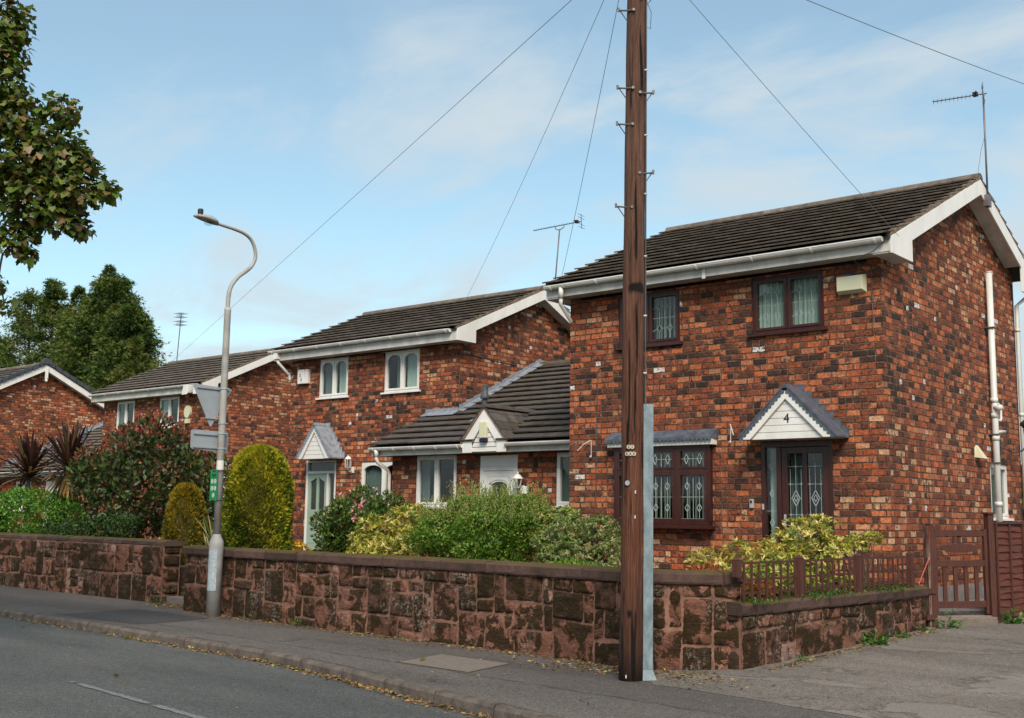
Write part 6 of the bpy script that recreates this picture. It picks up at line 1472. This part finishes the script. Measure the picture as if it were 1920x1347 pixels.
# --- cordylines
def cordyline(label, x, y, z, zt, n, L, pal, dead=0, lean=(0, 0), wide=.033):
    root = thing('cordyline', (x, y, z), label, 'spiky plant', 'purple cordylines'); mb = MB(); mb.tube([(x, y, z), (x+lean[0]*.5, y+lean[1]*.5, (z+zt)/2), (x+lean[0], y+lean[1], zt)], [.07, .06, .05], 9); mb.build('trunk', BARK, root)
    c = np.array([x+lean[0], y+lean[1], zt]); vs = []; fs = []; cs = []
    mb = MB(); W_ = np.array([p[3] for p in pal], float); W_ /= W_.sum()
    for i in range(n+dead):
        th = random.uniform(0, 2*math.pi); isd = i >= n; el = random.uniform(-.15, 1.5) if not isd else random.uniform(-1.3, -.6); d = Vector((math.cos(th)*math.cos(el), math.sin(th)*math.cos(el), math.sin(el))); Lb = L*random.uniform(.75, 1.1)*(.75 if isd else 1)
        s = d.cross(Vector((0, 0, 1)));
        if s.length < .05: s = Vector((1, 0, 0))
        s.normalize(); p = Vector(c)+d*.03+Vector((0, 0, random.uniform(-.08, .1))); col = pal[RNG.choice(len(pal), p=W_)][:3] if not isd else random.choice([(.20, .11, .03), (.13, .07, .03), (.26, .17, .06)])
        q = random.uniform(.75, 1.3); col = tuple(a*q for a in col); pts = []; N = 7; dd = d.copy(); g = random.uniform(.02, .09)*(1.0 if el < 1.0 else .3)
        for k in range(N+1):
            f = k/N; wv = wide*(.55+1.6*f*(1-f)*1.4)*(1 if k < N else .05); up = s.cross(dd).normalized()
            pts += [tuple(p-s*wv+up*wv*.25), tuple(p), tuple(p+s*wv+up*wv*.25)]; p = p+dd*(Lb/N); dd = (dd+Vector((0, 0, -g))).normalized()
        mb.add(pts, [(3*k+j, 3*k+j+1, 3*k+j+4, 3*k+j+3) for k in range(N) for j in (0, 1)], col)
    mb.build('leaves', LEAF, root); return root
CP = [(.045, .018, .016, 4), (.09, .038, .028, 3), (.17, .10, .06, 2), (.028, .014, .014, 3), (.20, .13, .07, 1)]
cordyline('purple-brown spiky cordyline at the far left above the bright green shrub', -28.9, 15.0, .6, 2.45, 150, 1.15, CP, 0)
cordyline('spiky cordyline with a bare trunk and drooping tan leaves, against the photinia', -25.15, 14.0, .6, 2.55, 110, 1.1, CP, 46, (.02, 0))
# --- striped phormium behind the lamp post
root = thing('phormium', (-18.3, 13.2, .6), 'yellow striped strap-leaved phormium low behind the lamp post', 'spiky plant'); mb = MB()
for i in range(75):
    th = random.uniform(0, 2*math.pi); el = random.uniform(.25, 1.4); d = Vector((math.cos(th)*math.cos(el), math.sin(th)*math.cos(el), math.sin(el))); s = d.cross(Vector((0, 0, 1))).normalized(); p = Vector((-18.25+random.uniform(-.15, .15), 13.2+random.uniform(-.15, .15), .75)); col = random.choice([(.16, .17, .04), (.30, .27, .10), (.07, .10, .02), (.14, .08, .03), (.36, .32, .15)]); pts = []; dd = d.copy(); Lb = random.uniform(.45, .95)
    for k in range(7):
        wv = .022*(1-.75*(k/6)**3); up = s.cross(dd).normalized(); pts += [tuple(p-s*wv+up*.008), tuple(p), tuple(p+s*wv+up*.008)]; p = p+dd*Lb/6; dd = (dd+Vector((0, 0, -.10))).normalized()
    mb.add(pts, [(3*k+j, 3*k+j+1, 3*k+j+4, 3*k+j+3) for k in range(6) for j in (0, 1)], col)
mb.build('leaves', LEAF, root)
# --- white flowered climber strands by the post, yellow flowers, pink shrub
root = thing('white_flowers', (-19.0, 14.0, .6), 'sparse stems of tiny white flowers between the photinia and the lamp post', 'flowers')
tp = [( -19.05+random.uniform(-.22, .30), 13.9+random.uniform(-.2, .2), random.uniform(1.3, 2.6)) for _ in range(14)]; stems(root, (-19.0, 14.0, .6), tp, .006)
n = 170; P = np.stack([-19.0+RNG.normal(scale=.17, size=n), 13.9+RNG.normal(scale=.12, size=n), RNG.uniform(1.1, 2.6, n)], 1); make_leaves('blossom', P, RNG.normal(size=(n, 3)), RNG.normal(size=(n, 3)), .05*RNG.uniform(.6, 1.2, n), 'round', palette(n, [(.75, .72, .66, 3), (.6, .5, .42, 1)], .1), LEAF, root)
shrub('yellow_flowers', 'small mound of bright yellow leaves at the foot of the sage door house', 'flowers', (-16.85, 14.0, .62), lump((-16.85, 14.0, .93), .42, .25, .16, 7, .4), 900, .075, 'oval', [(.62, .42, .02, 4), (.70, .52, .08, 2), (.35, .30, .03, 1)], inner=.4, clusters=5)
sh = shrub('flowering_shrub', 'loose green shrub dotted with pink blossoms in front of the sage green door', 'shrub', (-15.8, 14.5, .62), lump((-16.05, 14.5, 1.45), .66, .6, .60, 14, .38, .8)+lump((-15.15, 14.5, 1.40), .62, .55, .50, 12, .38, .85)+lump((-16.3, 14.3, .9), .3, .3, .3, 4, .4), 9500, .085, 'oval',
      [(.045, .095, .016, 4), (.085, .155, .026, 4), (.15, .21, .04, 2), (.13, .10, .04, 1), (.025, .045, .01, 1)], inner=.4, nstem=26)
P, N = shell_points(lump((-15.95, 14.45, 1.6), .66, .6, .52, 10, .35, .85)+lump((-15.2, 14.4, 1.55), .55, .5, .45, 8, .35, .85), 170, .9); P = np.repeat(P[:62], 6, 0)+RNG.normal(scale=.022, size=(62*6 if len(P) >= 62 else len(P)*6, 3))
make_leaves('blossom', P, RNG.normal(size=P.shape), RNG.normal(size=P.shape), .052, 'round', palette(len(P), [(.62, .26, .27, 3), (.72, .45, .42, 2), (.5, .14, .15, 1)], .15), LEAF, sh)
shrub('green_shrub', 'small dark low plant at the foot of the sage green front door', 'shrub', (-17.2, 15.2, .62), lump((-16.9, 15.2, .98), .5, .3, .3, 8, .4), 1500, .07, 'oval', [(.03, .065, .012, 3), (.06, .11, .02, 2), (.07, .035, .03, 1)], inner=.3)
# --- yellow leaved pieris
YP = [(.52, .44, .09, 4), (.62, .53, .17, 3), (.34, .36, .05, 3), (.14, .20, .03, 2), (.22, .14, .06, 1)]
shrub('yellow_shrub', 'pale yellow leaved shrub between the pink blossoms and the big green bush', 'shrub', (-13.8, 13.5, .62), [(-13.65, 13.6, 1.50, .42, .36, .24), (-14.05, 13.5, 1.30, .34, .3, .2), (-14.5, 13.4, 1.18, .22, .22, .16), (-13.35, 13.5, 1.62, .26, .26, .15), (-14.25, 13.4, 1.45, .22, .22, .14), (-13.6, 13.1, 1.02, .55, .3, .22), (-13.1, 13.2, 1.15, .28, .25, .25), (-14.2, 13.2, .95, .3, .3, .18)], 9000, .078, 'oval', YP, inner=.6, clusters=7, updir=.7, nstem=34, widthf=.6)
def mound(label, base, blobs, n, group, nst=22, pal=YP, size=.074): return shrub('yellow_shrub', label, 'shrub', base, blobs, n, size, 'oval', pal, inner=.55, clusters=7, updir=.7, group=group, nstem=nst, widthf=.55)
mound('low pale yellow shrub below the bow window, left of the number 4 doorway', (-7.5, 13.5, .62), [(-7.45, 13.6, 1.18, .30, .26, .15), (-7.85, 13.4, 1.08, .30, .25, .14), (-7.15, 13.7, 1.22, .25, .25, .13), (-7.55, 13.3, .98, .45, .3, .15), (-7.0, 13.5, 1.05, .3, .3, .2)], 2600, 'yellow shrubs by the picket fence', pal=YP+[(.45, .12, .03, 1)])
mound('tallest yellow and green shrub directly in front of the number 4 door', (-6.85, 14.3, .62), [(-6.92, 14.3, 1.42, .36, .34, .22), (-6.70, 14.3, 1.55, .25, .25, .12), (-7.15, 14.2, 1.28, .26, .25, .18), (-6.62, 14.3, 1.22, .34, .3, .2), (-6.85, 14.1, 1.05, .4, .3, .2)], 4200, 'yellow shrubs by the picket fence', 30)
mound('small yellow shrub right of the number 4 door, behind the picket fence', (-6.33, 14.7, .62), [(-6.38, 14.75, 1.34, .16, .2, .09), (-6.50, 14.5, 1.30, .10, .14, .08), (-6.25, 14.9, 1.38, .13, .2, .07)], 1300, 'yellow shrubs by the picket fence', 14)
shrub('fence_planting', 'mixed yellow green and orange foliage filling the bed behind the red picket fence', 'plants', (-6.6, 13.5, .62), [(-6.55, 11.8, .86, .24, .5, .16), (-6.55, 12.7, .92, .3, .6, .22), (-6.5, 13.6, .86, .24, .5, .16), (-6.45, 14.5, .82, .18, .4, .10), (-7.0, 12.4, .86, .4, .5, .18)], 5200, .07, 'oval', [(.30, .32, .04, 4), (.12, .19, .025, 4), (.05, .09, .015, 2), (.45, .40, .10, 2)], inner=.3, clusters=6, widthf=.8)
shrub('orange_plant', 'rusty orange and red leaved plant at the left end of the picket fence', 'plant', (-6.5, 11.6, .62), [(-6.42, 11.55, .84, .16, .35, .15), (-6.7, 11.4, .95, .3, .3, .14), (-6.36, 12.0, .82, .14, .3, .12)], 2600, .05, 'oval', [(.42, .10, .03, 3), (.30, .06, .02, 3), (.20, .12, .03, 1), (.12, .14, .03, 1)], inner=.2)
# --- the big green bush and variegated neighbour
bb = lump((-11.75, 13.3, 1.18), 1.15, .75, .54, 22, .34, .82)+[(-11.5, 13.4, 1.62, .55, .5, .30), (-10.75, 13.3, 1.4, .45, .5, .35), (-12.4, 13.2, 1.35, .5, .5, .35), (-11.0, 13.4, 1.72, .35, .4, .20), (-12.0, 13.4, 1.70, .40, .4, .22)]
g_ = shrub('green_bush', 'widest bright green small-leaved bush, in front of the white door of the brick link', 'shrub', (-11.7, 13.3, .62), bb+[(-11.7, 13.3, 1.15, .8, .45, .45), (-11.7, 13.3, 1.1, .5, .3, .3)], 46000, .048, 'oval', [(.06, .15, .012, 4), (.11, .225, .02, 4), (.18, .29, .03, 3), (.03, .075, .01, 2), (.24, .27, .04, 2)], inner=.6, updir=.6, nstem=24)
tp, tn = shell_points([b for b in bb if b[2]+b[5] > 1.6], 1500, .93, .1); sel = tp[:, 2] > 1.5; tp = tp[sel]; k = 14; P = np.repeat(tp, k, 0); hgt = np.tile(np.linspace(-.02, .20, k), len(tp))*RNG.uniform(.5, 1.4, len(tp)).repeat(k); an = RNG.uniform(-.35, .35, (len(tp), 2)).repeat(k, 0); P = P+np.stack([an[:, 0]*hgt, an[:, 1]*hgt, hgt], 1)
D = RNG.normal(size=P.shape)*.6+np.array([0, 0, .8]); make_leaves('new_shoots', P, D, RNG.normal(size=P.shape), .034*RNG.uniform(.6, 1.2, len(P)), 'oval', palette(len(P), [(.22, .27, .06, 3), (.30, .30, .09, 3), (.16, .24, .04, 3), (.28, .20, .09, 1)], .2), LEAF, g_)
# a few taller seeding stems
for i, (sx, sh_) in enumerate([(-12.15, 2.25), (-12.0, 2.15), (-12.5, 2.1), (-11.25, 2.05)]):
    pass
tp = np.array([(-12.2+random.uniform(-.25, .35), 13.3, random.uniform(1.9, 2.28)) for _ in range(9)]); stems(g_, (-12.1, 13.3, 1.5), [tuple(t) for t in tp], .005, name='tall_stem')
P = np.repeat(tp, 16, 0); P[:, 2] -= RNG.uniform(0, .35, len(P)); P[:, :2] += RNG.normal(scale=.02, size=(len(P), 2)); make_leaves('seed_heads', P, RNG.normal(size=P.shape)+np.array([0, 0, 1]), RNG.normal(size=P.shape), .04, 'oval', palette(len(P), [(.34, .28, .13, 2), (.28, .18, .09, 2), (.22, .26, .08, 1)], .2), LEAF, g_)
vb = [(-9.75, 13.0, 1.42, .36, .35, .22), (-9.25, 12.95, 1.46, .28, .3, .18), (-9.0, 12.9, 1.22, .24, .25, .16), (-9.6, 12.9, 1.15, .4, .35, .22), (-10.1, 13.0, 1.25, .32, .3, .2), (-9.2, 12.8, 1.0, .4, .3, .2), (-9.85, 12.8, .98, .4, .3, .2)]
shrub('variegated_shrub', 'greyish green variegated bush with pale cream edged leaves, just left of the wooden pole', 'shrub', (-9.5, 12.95, .62), vb, 15000, .044, 'oval', [(.18, .24, .07, 4), (.33, .34, .15, 3), (.10, .16, .04, 3), (.30, .25, .11, 2), (.18, .27, .04, 2)], inner=.6, clusters=6, nstem=30)
shrub('variegated_shrub', 'looser yellowish tipped bush merging between the widest green bush and the grey-green one', 'shrub', (-10.5, 13.4, .62), [(-10.55, 13.4, 1.55, .32, .3, .20), (-10.2, 13.4, 1.62, .22, .25, .14), (-10.8, 13.4, 1.68, .2, .2, .12), (-10.35, 13.3, 1.30, .3, .3, .2)], 5500, .05, 'oval', [(.30, .33, .07, 4), (.20, .27, .05, 3), (.38, .30, .13, 2), (.10, .15, .03, 2)], inner=.5, clusters=6, nstem=20)
shrub('green_shrub', 'low lime green plant at the foot of the grey-green bush, above the wall coping', 'plant', (-9.2, 12.2, .62), [(-9.2, 12.2, .92, .4, .3, .14), (-8.8, 12.1, .88, .25, .25, .12)], 2600, .045, 'oval', [(.16, .26, .025, 3), (.10, .19, .02, 3), (.24, .32, .05, 1)], inner=.3)

# --- conifers behind the far houses
def conifer(label, x, y, z0, z1, r, n, pal, seed, top=.0, prof=None, leaf=.46, tops=()):
    rg = np.random.default_rng(seed); root = thing('conifer_tree', (x, y, z0), label, 'tree', 'dark conifers behind the far houses'); H = z1-z0
    nb = 260; P = []; Dr = []; mb = MB(); mb.tube([(x, y, z0), (x+.2, y, z0+H*.5), (x, y, z1-.3)], [.35, .22, .03], 8); mb.build('trunk', BARK, root)
    bt = rg.uniform(0.02, .97, nb)**.85; bth = rg.uniform(0, 2*math.pi, nb); per = n//nb; tw = MB()
    for i in range(nb):
        t_ = bt[i]; Rr = r*(prof(t_) if prof else (1-t_)**.75)*rg.uniform(.55, 1.35)+.15; d = np.array([math.cos(bth[i]), math.sin(bth[i]), 0]); zb_ = z0+H*t_
        rise = .35*Rr+.3; m = per; f = rg.uniform(.25, 1, m)**.7; wid = .16*Rr+.28
        q = np.array([x, y, zb_])+d*(f*Rr)[:, None]+np.stack([np.zeros(m), np.zeros(m), rise*f-.55*Rr*f**3*.5], 1)+rg.normal(scale=1, size=(m, 3))*np.array([wid, wid, wid*.55])*(1.05-.5*f)[:, None]
        P.append(q); dd = d*.8+np.array([0, 0, .15]); Dr.append(np.tile(dd, (m, 1))+rg.normal(scale=.55, size=(m, 3)))
        if i % 3 == 0: tw.tube([(x, y, zb_), tuple(np.array([x, y, zb_])+d*Rr*.5+np.array([0, 0, rise*.5])), tuple(np.array([x, y, zb_])+d*Rr*.9+np.array([0, 0, rise*.75]))], [.06, .035, .012], 5)
    tw.build('branch', BARK, root)
    for (tx, ty, tz, th_, tr) in tops:   # leader tips
        m = 1700; f = rg.uniform(0, 1, m); a = rg.uniform(0, 2*math.pi, m); rad = tr*(1-f)**.8*(.7+.3*np.sin(f*22+a*2))*rg.uniform(.3, 1.15, m)+.08; P.append(np.stack([tx+rad*np.cos(a)+.25*f**2, ty+rad*np.sin(a), tz+th_*f], 1)); Dr.append(np.stack([np.cos(a), np.sin(a), np.full(m, .5)], 1)+rg.normal(scale=.4, size=(m, 3)))
    P = np.concatenate(P); Dr = norm(np.concatenate(Dr)); Dr[:, 2] -= .25; U = norm(rg.normal(size=P.shape)+np.array([0, 0, 1.0])); lw = np.sin(P[:, 0]*1.3)+np.sin(P[:, 2]*1.7+P[:, 1])+rg.normal(scale=.9, size=len(P))
    ci = np.clip(((lw+2.4)/4.8*len(pal)).astype(int), 0, len(pal)-1); make_leaves('crown', P, Dr, U, leaf*rg.uniform(.5, 1.15, len(P)), 'frond', palette(len(P), pal, .25, ci), LEAF_MATT, root); return root
KP = [(.032, .052, .015, 1), (.055, .090, .020, 1), (.080, .125, .026, 1), (.115, .155, .034, 1), (.155, .165, .05, 1)]
full = lambda t: min(.95, 1.05*(1-t)**.72)
conifer('tallest broad dark green conifer cluster behind the third house roof', -85.0, 50.0, -.5, 21.0, 6.8, 62000, KP, 3, prof=full, tops=[(-85.6, 50, 17.6, 4.0, 1.3), (-82.9, 49, 15.8, 4.2, 1.3), (-88.4, 49, 16.6, 3.4, 1.2), (-90.2, 49, 14.8, 2.8, 1.0), (-80.9, 48, 14.4, 3.2, 1.2)])
conifer('right-hand conifer of the cluster, beside the small far aerial', -79.5, 48.5, -.5, 17.3, 5.0, 42000, KP, 4, prof=full, tops=[(-79.2, 48, 13.2, 3.8, 1.2), (-77.0, 47.5, 11.5, 3.0, 1.1), (-75.6, 47, 9.5, 2.8, 1.1)])
conifer('slim pointed conifer spire left of the cluster', -97.0, 51.5, -.5, 22.4, 2.9, 22000, KP, 5, prof=lambda t: (1-t)**.8+.05)
conifer('sparse loose conifer near the left edge with sky showing through', -102.0, 52.0, -.5, 21.9, 4.6, 15000, KP[1:], 6, prof=lambda t: (1-t)**.6)
conifer('lower dark conifer at the left edge behind the far gable', -108.0, 52.0, -.5, 18.0, 6.0, 26000, KP, 7, prof=full)
conifer('lower bushy conifer filling the gap between the spire and the cluster', -92.5, 51.0, -.5, 16.8, 5.2, 34000, KP, 8, prof=full)
conifer('yellowish low tree tucked behind the third house ridge', -74.5, 46.0, -.5, 12.2, 4.4, 22000, [(.05, .07, .015, 1), (.10, .12, .025, 1), (.15, .16, .04, 1)], 9, prof=full)

# --- far tree belt behind the plots, only glimpsed from the side
n = 26000; a_ = RNG.uniform(0, 1, n); X_ = -40+240*a_; hh = 6.5+2.0*np.sin(X_*.21)+1.3*np.sin(X_*.57+1); Z_ = hh*RNG.uniform(0, 1, n)**.6; P = np.stack([X_, 100-.25*X_+RNG.normal(scale=2.0, size=n), Z_-.4], 1)
tag(make_leaves('far_woodland', P, RNG.normal(size=(n, 3)), RNG.normal(size=(n, 3))+np.array([0, -.5, .6]), 1.3*RNG.uniform(.5, 1.2, n), 'round', palette(n, [(.03, .055, .014, 2), (.05, .085, .02, 2), (.07, .10, .03, 1)], .25), LEAF_MATT, None), kind='stuff')
# --- sycamore overhanging from the near side of the road, top left
syc = thing('sycamore_tree', (-15.3, 1.6, 0), 'leafy sycamore reaching in from the top left corner', 'tree')
mb = MB(); mb.tube([(-15.3, 1.6, -.1), (-15.2, 1.7, 2.2), (-15.0, 2.0, 4.4), (-14.9, 2.3, 7.0), (-14.7, 2.6, 9.5)], [.30, .26, .21, .15, .05], 12); mb.build('trunk', BARK, syc, smooth=True)
vis = [(-12.92, 6.05, 7.32, 0.28), (-12.98, 6.05, 6.95, 0.28), (-13.1, 6.0, 6.55, 0.40), (-12.95, 6.2, 6.2, 0.34), (-12.50, 6.58, 6.30, 0.20), (-12.97, 6.30, 5.70, 0.46), (-12.62, 6.58, 5.83, 0.36), (-12.36, 6.80, 5.71, 0.18), (-12.45, 6.79, 5.42, 0.32), (-12.19, 7.02, 5.36, 0.15), (-12.87, 6.48, 5.25, 0.42), (-12.58, 6.74, 5.05, 0.22), (-12.42, 6.90, 4.90, 0.11), (-13.05, 6.41, 4.80, 0.24), (-12.95, 6.50, 4.60, 0.12), (-13.25, 6.32, 4.26, 0.11), (-13.21, 6.41, 3.98, 0.08)]
blobs = [(a, b, c, r*1.12, r*1.12, r*1.05) for a, b, c, r in vis]
rg = np.random.default_rng(21)
for _ in range(46):
    a = rg.uniform(0, 2*math.pi); rr_ = rg.uniform(.5, 4.0); z = rg.uniform(4.6, 10.2); c = (-15.6+rr_*math.cos(a)*(1-.03*(z-6)**2 if z > 6 else 1), 2.3+rr_*math.sin(a), z)
    # keep this generic part of the crown left of the branch that reaches over the road
    if c[0]-(-15.6) > 0 and c[1] > 3.0+.0: continue
    q = rg.uniform(.45, .85); blobs.append((*c, q, q, q*.8))
blobs += [(-13.6, 5.4, 7.6, .5, .5, .45), (-13.7, 5.4, 6.9, .45, .45, .4), (-13.9, 5.2, 6.2, .5, .5, .45), (-13.8, 5.3, 5.4, .5, .5, .45), (-13.4, 5.8, 5.9, .4, .4, .4), (-13.6, 5.6, 4.8, .38, .38, .3), (-13.0, 5.8, 8.0, .45, .45, .4)]
def crown(blobs, dens):
    P = []; N = []
    for b in blobs:
        m = int(dens*b[3]**2.1); d = norm(rg.normal(size=(m, 3))); r = rg.uniform(.15, 1.0, (m, 1))**.55*rg.uniform(.8, 1.12, (m, 1)); P.append(np.array(b[:3])+d*np.array(b[3:6])*r); N.append(d)
    return np.concatenate(P), np.concatenate(N)
P, N = crown(blobs, 3700); D = norm(N*.7+rg.normal(scale=.5, size=N.shape)+np.array([0, 0, -.65])); U = norm(N*.6+np.array([0, 0, .9])+rg.normal(scale=.5, size=N.shape))
make_leaves('crown', P, D, U, .086*rg.uniform(.55, 1.3, len(P)), 'maple', palette(len(P), [(.06, .095, .014, 5), (.10, .145, .022, 4), (.15, .19, .03, 2), (.16, .10, .035, 2), (.26, .17, .075, 1)], .25), LEAF, syc)
tw = MB()
nodes = sorted(blobs, key=lambda b: math.hypot(b[0]+15.1, b[1]-1.9)); done_ = []
for b in nodes:      # every spray grows from the nearest spray that is closer to the trunk
    c = Vector(b[:3]); best = None
    for q in done_:
        p_ = Vector(q[:3]); d_ = (c-p_).length
        if best is None or d_ < best[0]: best = (d_, p_)
    h0 = Vector((-15.05, 1.95, min(max(c.z-1.2, 3.4), 9.0)))
    if best is None or (c-h0).length < best[0]*1.15: best = ((c-h0).length, h0)
    o = best[1]; L_ = best[0]; r0_ = .012+.055*math.exp(-(o-h0).length/2.2)
    mid = o.lerp(c, .5)+Vector((random.uniform(-.12, .12), random.uniform(-.12, .12), .10))*min(L_, 1.2)
    tw.tube([o, o.lerp(mid, .5)+Vector((0, 0, .03)), mid, c.lerp(mid, .4), c], [r0_, r0_*.85, r0_*.7, r0_*.5, r0_*.35], 6)
    for _ in range(9):
        d = Vector(rg.normal(size=3)); d.normalize(); e_ = c+Vector((d.x*b[3], d.y*b[4], d.z*b[5]))*.9; tw.tube([c, c.lerp(e_, .5)+Vector((0, 0, .03)), e_], [.006, .004, .002], 4)
    done_.append(b)
tw.build('branch', BARK, syc)

# --- weeds and litter
def weed(x, y, z, s, lab, n=60, pal=None):
    r = thing('weed', (x, y, z), lab, 'weed', 'weeds growing from the foot of the walls'); d = norm(RNG.normal(size=(n, 3))*np.array([1, 1, .4])+np.array([0, 0, .5])); P = np.array([x, y, z])+d*s*RNG.uniform(.1, 1, (n, 1)); P[:, 2] = np.maximum(P[:, 2], z+.01)
    make_leaves('leaves', P, d+RNG.normal(scale=.4, size=d.shape), RNG.normal(size=d.shape)+np.array([0, 0, 1]), s*.42, 'oval', palette(n, pal or [(.05, .13, .02, 3), (.09, .19, .03, 2), (.03, .08, .015, 1)], .2), LEAF, r)
for (x, y, s, lab, n) in [(-13.3, 11.10, .11, 'small green weed at the base of the long wall, second from the lamp post', 45), (-14.75, 11.18, .05, 'tiny weed at the wall foot just right of the lamp post', 24), (-17.95, 11.88, .10, 'weed at the left side of the gap between the two walls', 40), (-18.25, 11.85, .07, 'yellowish weed clump left of the garden gap', 30), (-11.05, 10.92, .06, 'little weed at the wall foot above the concrete slab', 26),
                      (-5.87, 14.05, .17, 'largest weed clump at the foot of the low driveway wall', 150), (-5.88, 14.9, .10, 'weed clump to the right of the biggest one by the low wall', 60), (-5.9, 12.1, .09, 'small weed at the low wall, nearest the pole', 40), (-5.93, 15.8, .09, 'weed by the wall end next to the gate post', 50), (-5.83, 16.42, .20, 'tall fresh green weed beside the step under the gate', 60), (-5.3, 17.55, .20, 'leafy weed at the foot of the fence post right of the gate', 90), (-5.2, 18.7, .12, 'weed along the fence foot near the right edge', 60), (-5.75, 15.6, .05, 'tiny weed out on the driveway tarmac', 24)]:
    weed(x, y, gz(x, y)+.004, s, lab, n)
weed(-17.5, 12.6, .13, .42, 'dark leafy growth filling the gap between the two sandstone walls', 420, [(.04, .08, .015, 3), (.08, .13, .03, 2), (.02, .04, .01, 3)])
n = 5200
LP = []
for _ in range(n):
    k = random.random()
    if k < .40: x = random.uniform(-18.6, -3.6); x = x if random.random() < .35 else random.gauss(-9.9, 2.6); y = kerb_y(x)-abs(random.gauss(0, .07))-.02; z = -.095
    elif k < .62: x = random.uniform(-16.4, -6.8); y = 11.43+(x+16.6)*(-.075)-.05-abs(random.gauss(0, .11)); z = gz(x, y)+.006
    elif k < .78: x = random.gauss(-6.95, .6); y = 10.40+random.gauss(0, .20)-abs(x+7)*.1; z = gz(x, y)+.006
    elif k < .90: y = random.uniform(11.3, 16.9); x = -5.93+abs(random.gauss(0, .08)); z = gz(x, y)+.008
    elif k < .985: x = random.gauss(-17.3, .5); y = 11.75+random.gauss(0, .12)-.02*(x+17); z = .006
    else: x = random.uniform(-16, -3); y = random.uniform(4.5, 11); y = y if y < kerb_y(x)-.1 or y > kerb_y(x)+.2 else kerb_y(x)-1; z = (road_z(x, y)+.004) if y < kerb_y(x) else gz(x, y)+.006
    if not (-7.1 < x < -6.3 and 9.6 < y < 10.1) : LP.append((x, y, z+random.uniform(0, .006)))
LP = np.array(LP); n = len(LP); D = RNG.normal(size=(n, 3))*np.array([1, 1, .15]); U = RNG.normal(scale=.35, size=(n, 3))+np.array([0, 0, 1]); sz = .050*RNG.uniform(.3, 1.3, n)
tag(make_leaves('leaf_litter', LP, D, U, sz, 'oval', palette(n, [(.34, .20, .08, 4), (.20, .11, .05, 4), (.42, .32, .13, 2), (.10, .06, .03, 4), (.20, .22, .07, 1)], .25), LEAF_MATT, None), kind='stuff')
n = 14; LP = np.array([(x, (kerb_y(x)-.10-abs(random.gauss(0, .08))) if i % 2 else random.uniform(5, 11.0), 0) for i, x in enumerate(np.random.default_rng(5).uniform(-17, -5, n))]); LP[:, 2] = [road_z(a, b)+.012 if b < kerb_y(a) else gz(a, b)+.012 for a, b in LP[:, :2]]
tag(make_leaves('fallen_leaves', LP, RNG.normal(size=(n, 3))*np.array([1, 1, .2]), RNG.normal(scale=.4, size=(n, 3))+np.array([0, 0, 1]), .09*RNG.uniform(.5, 1.1, n), 'maple', palette(n, [(.40, .34, .12, 3), (.22, .24, .08, 2), (.30, .16, .06, 1)], .2), LEAF, None), kind='stuff')
n = 5000; LP = np.zeros((n, 3)); LP[:, 0] = RNG.uniform(-6.4, -5.99, n); LP[:, 1] = RNG.uniform(11.3, 16.0, n); LP[:, 2] = .70+RNG.uniform(0, .07, n); keep = np.sin(LP[:, 1]*3)+RNG.normal(scale=.6, size=n) > -.1; LP = LP[keep]; n = len(LP)
tag(make_leaves('ground_cover', LP, RNG.normal(size=(n, 3))+np.array([0, 0, .6]), RNG.normal(size=(n, 3)), .035, 'oval', palette(n, [(.05, .12, .02, 3), (.10, .18, .03, 2), (.03, .07, .01, 2)], .2), LEAF, None), kind='stuff')
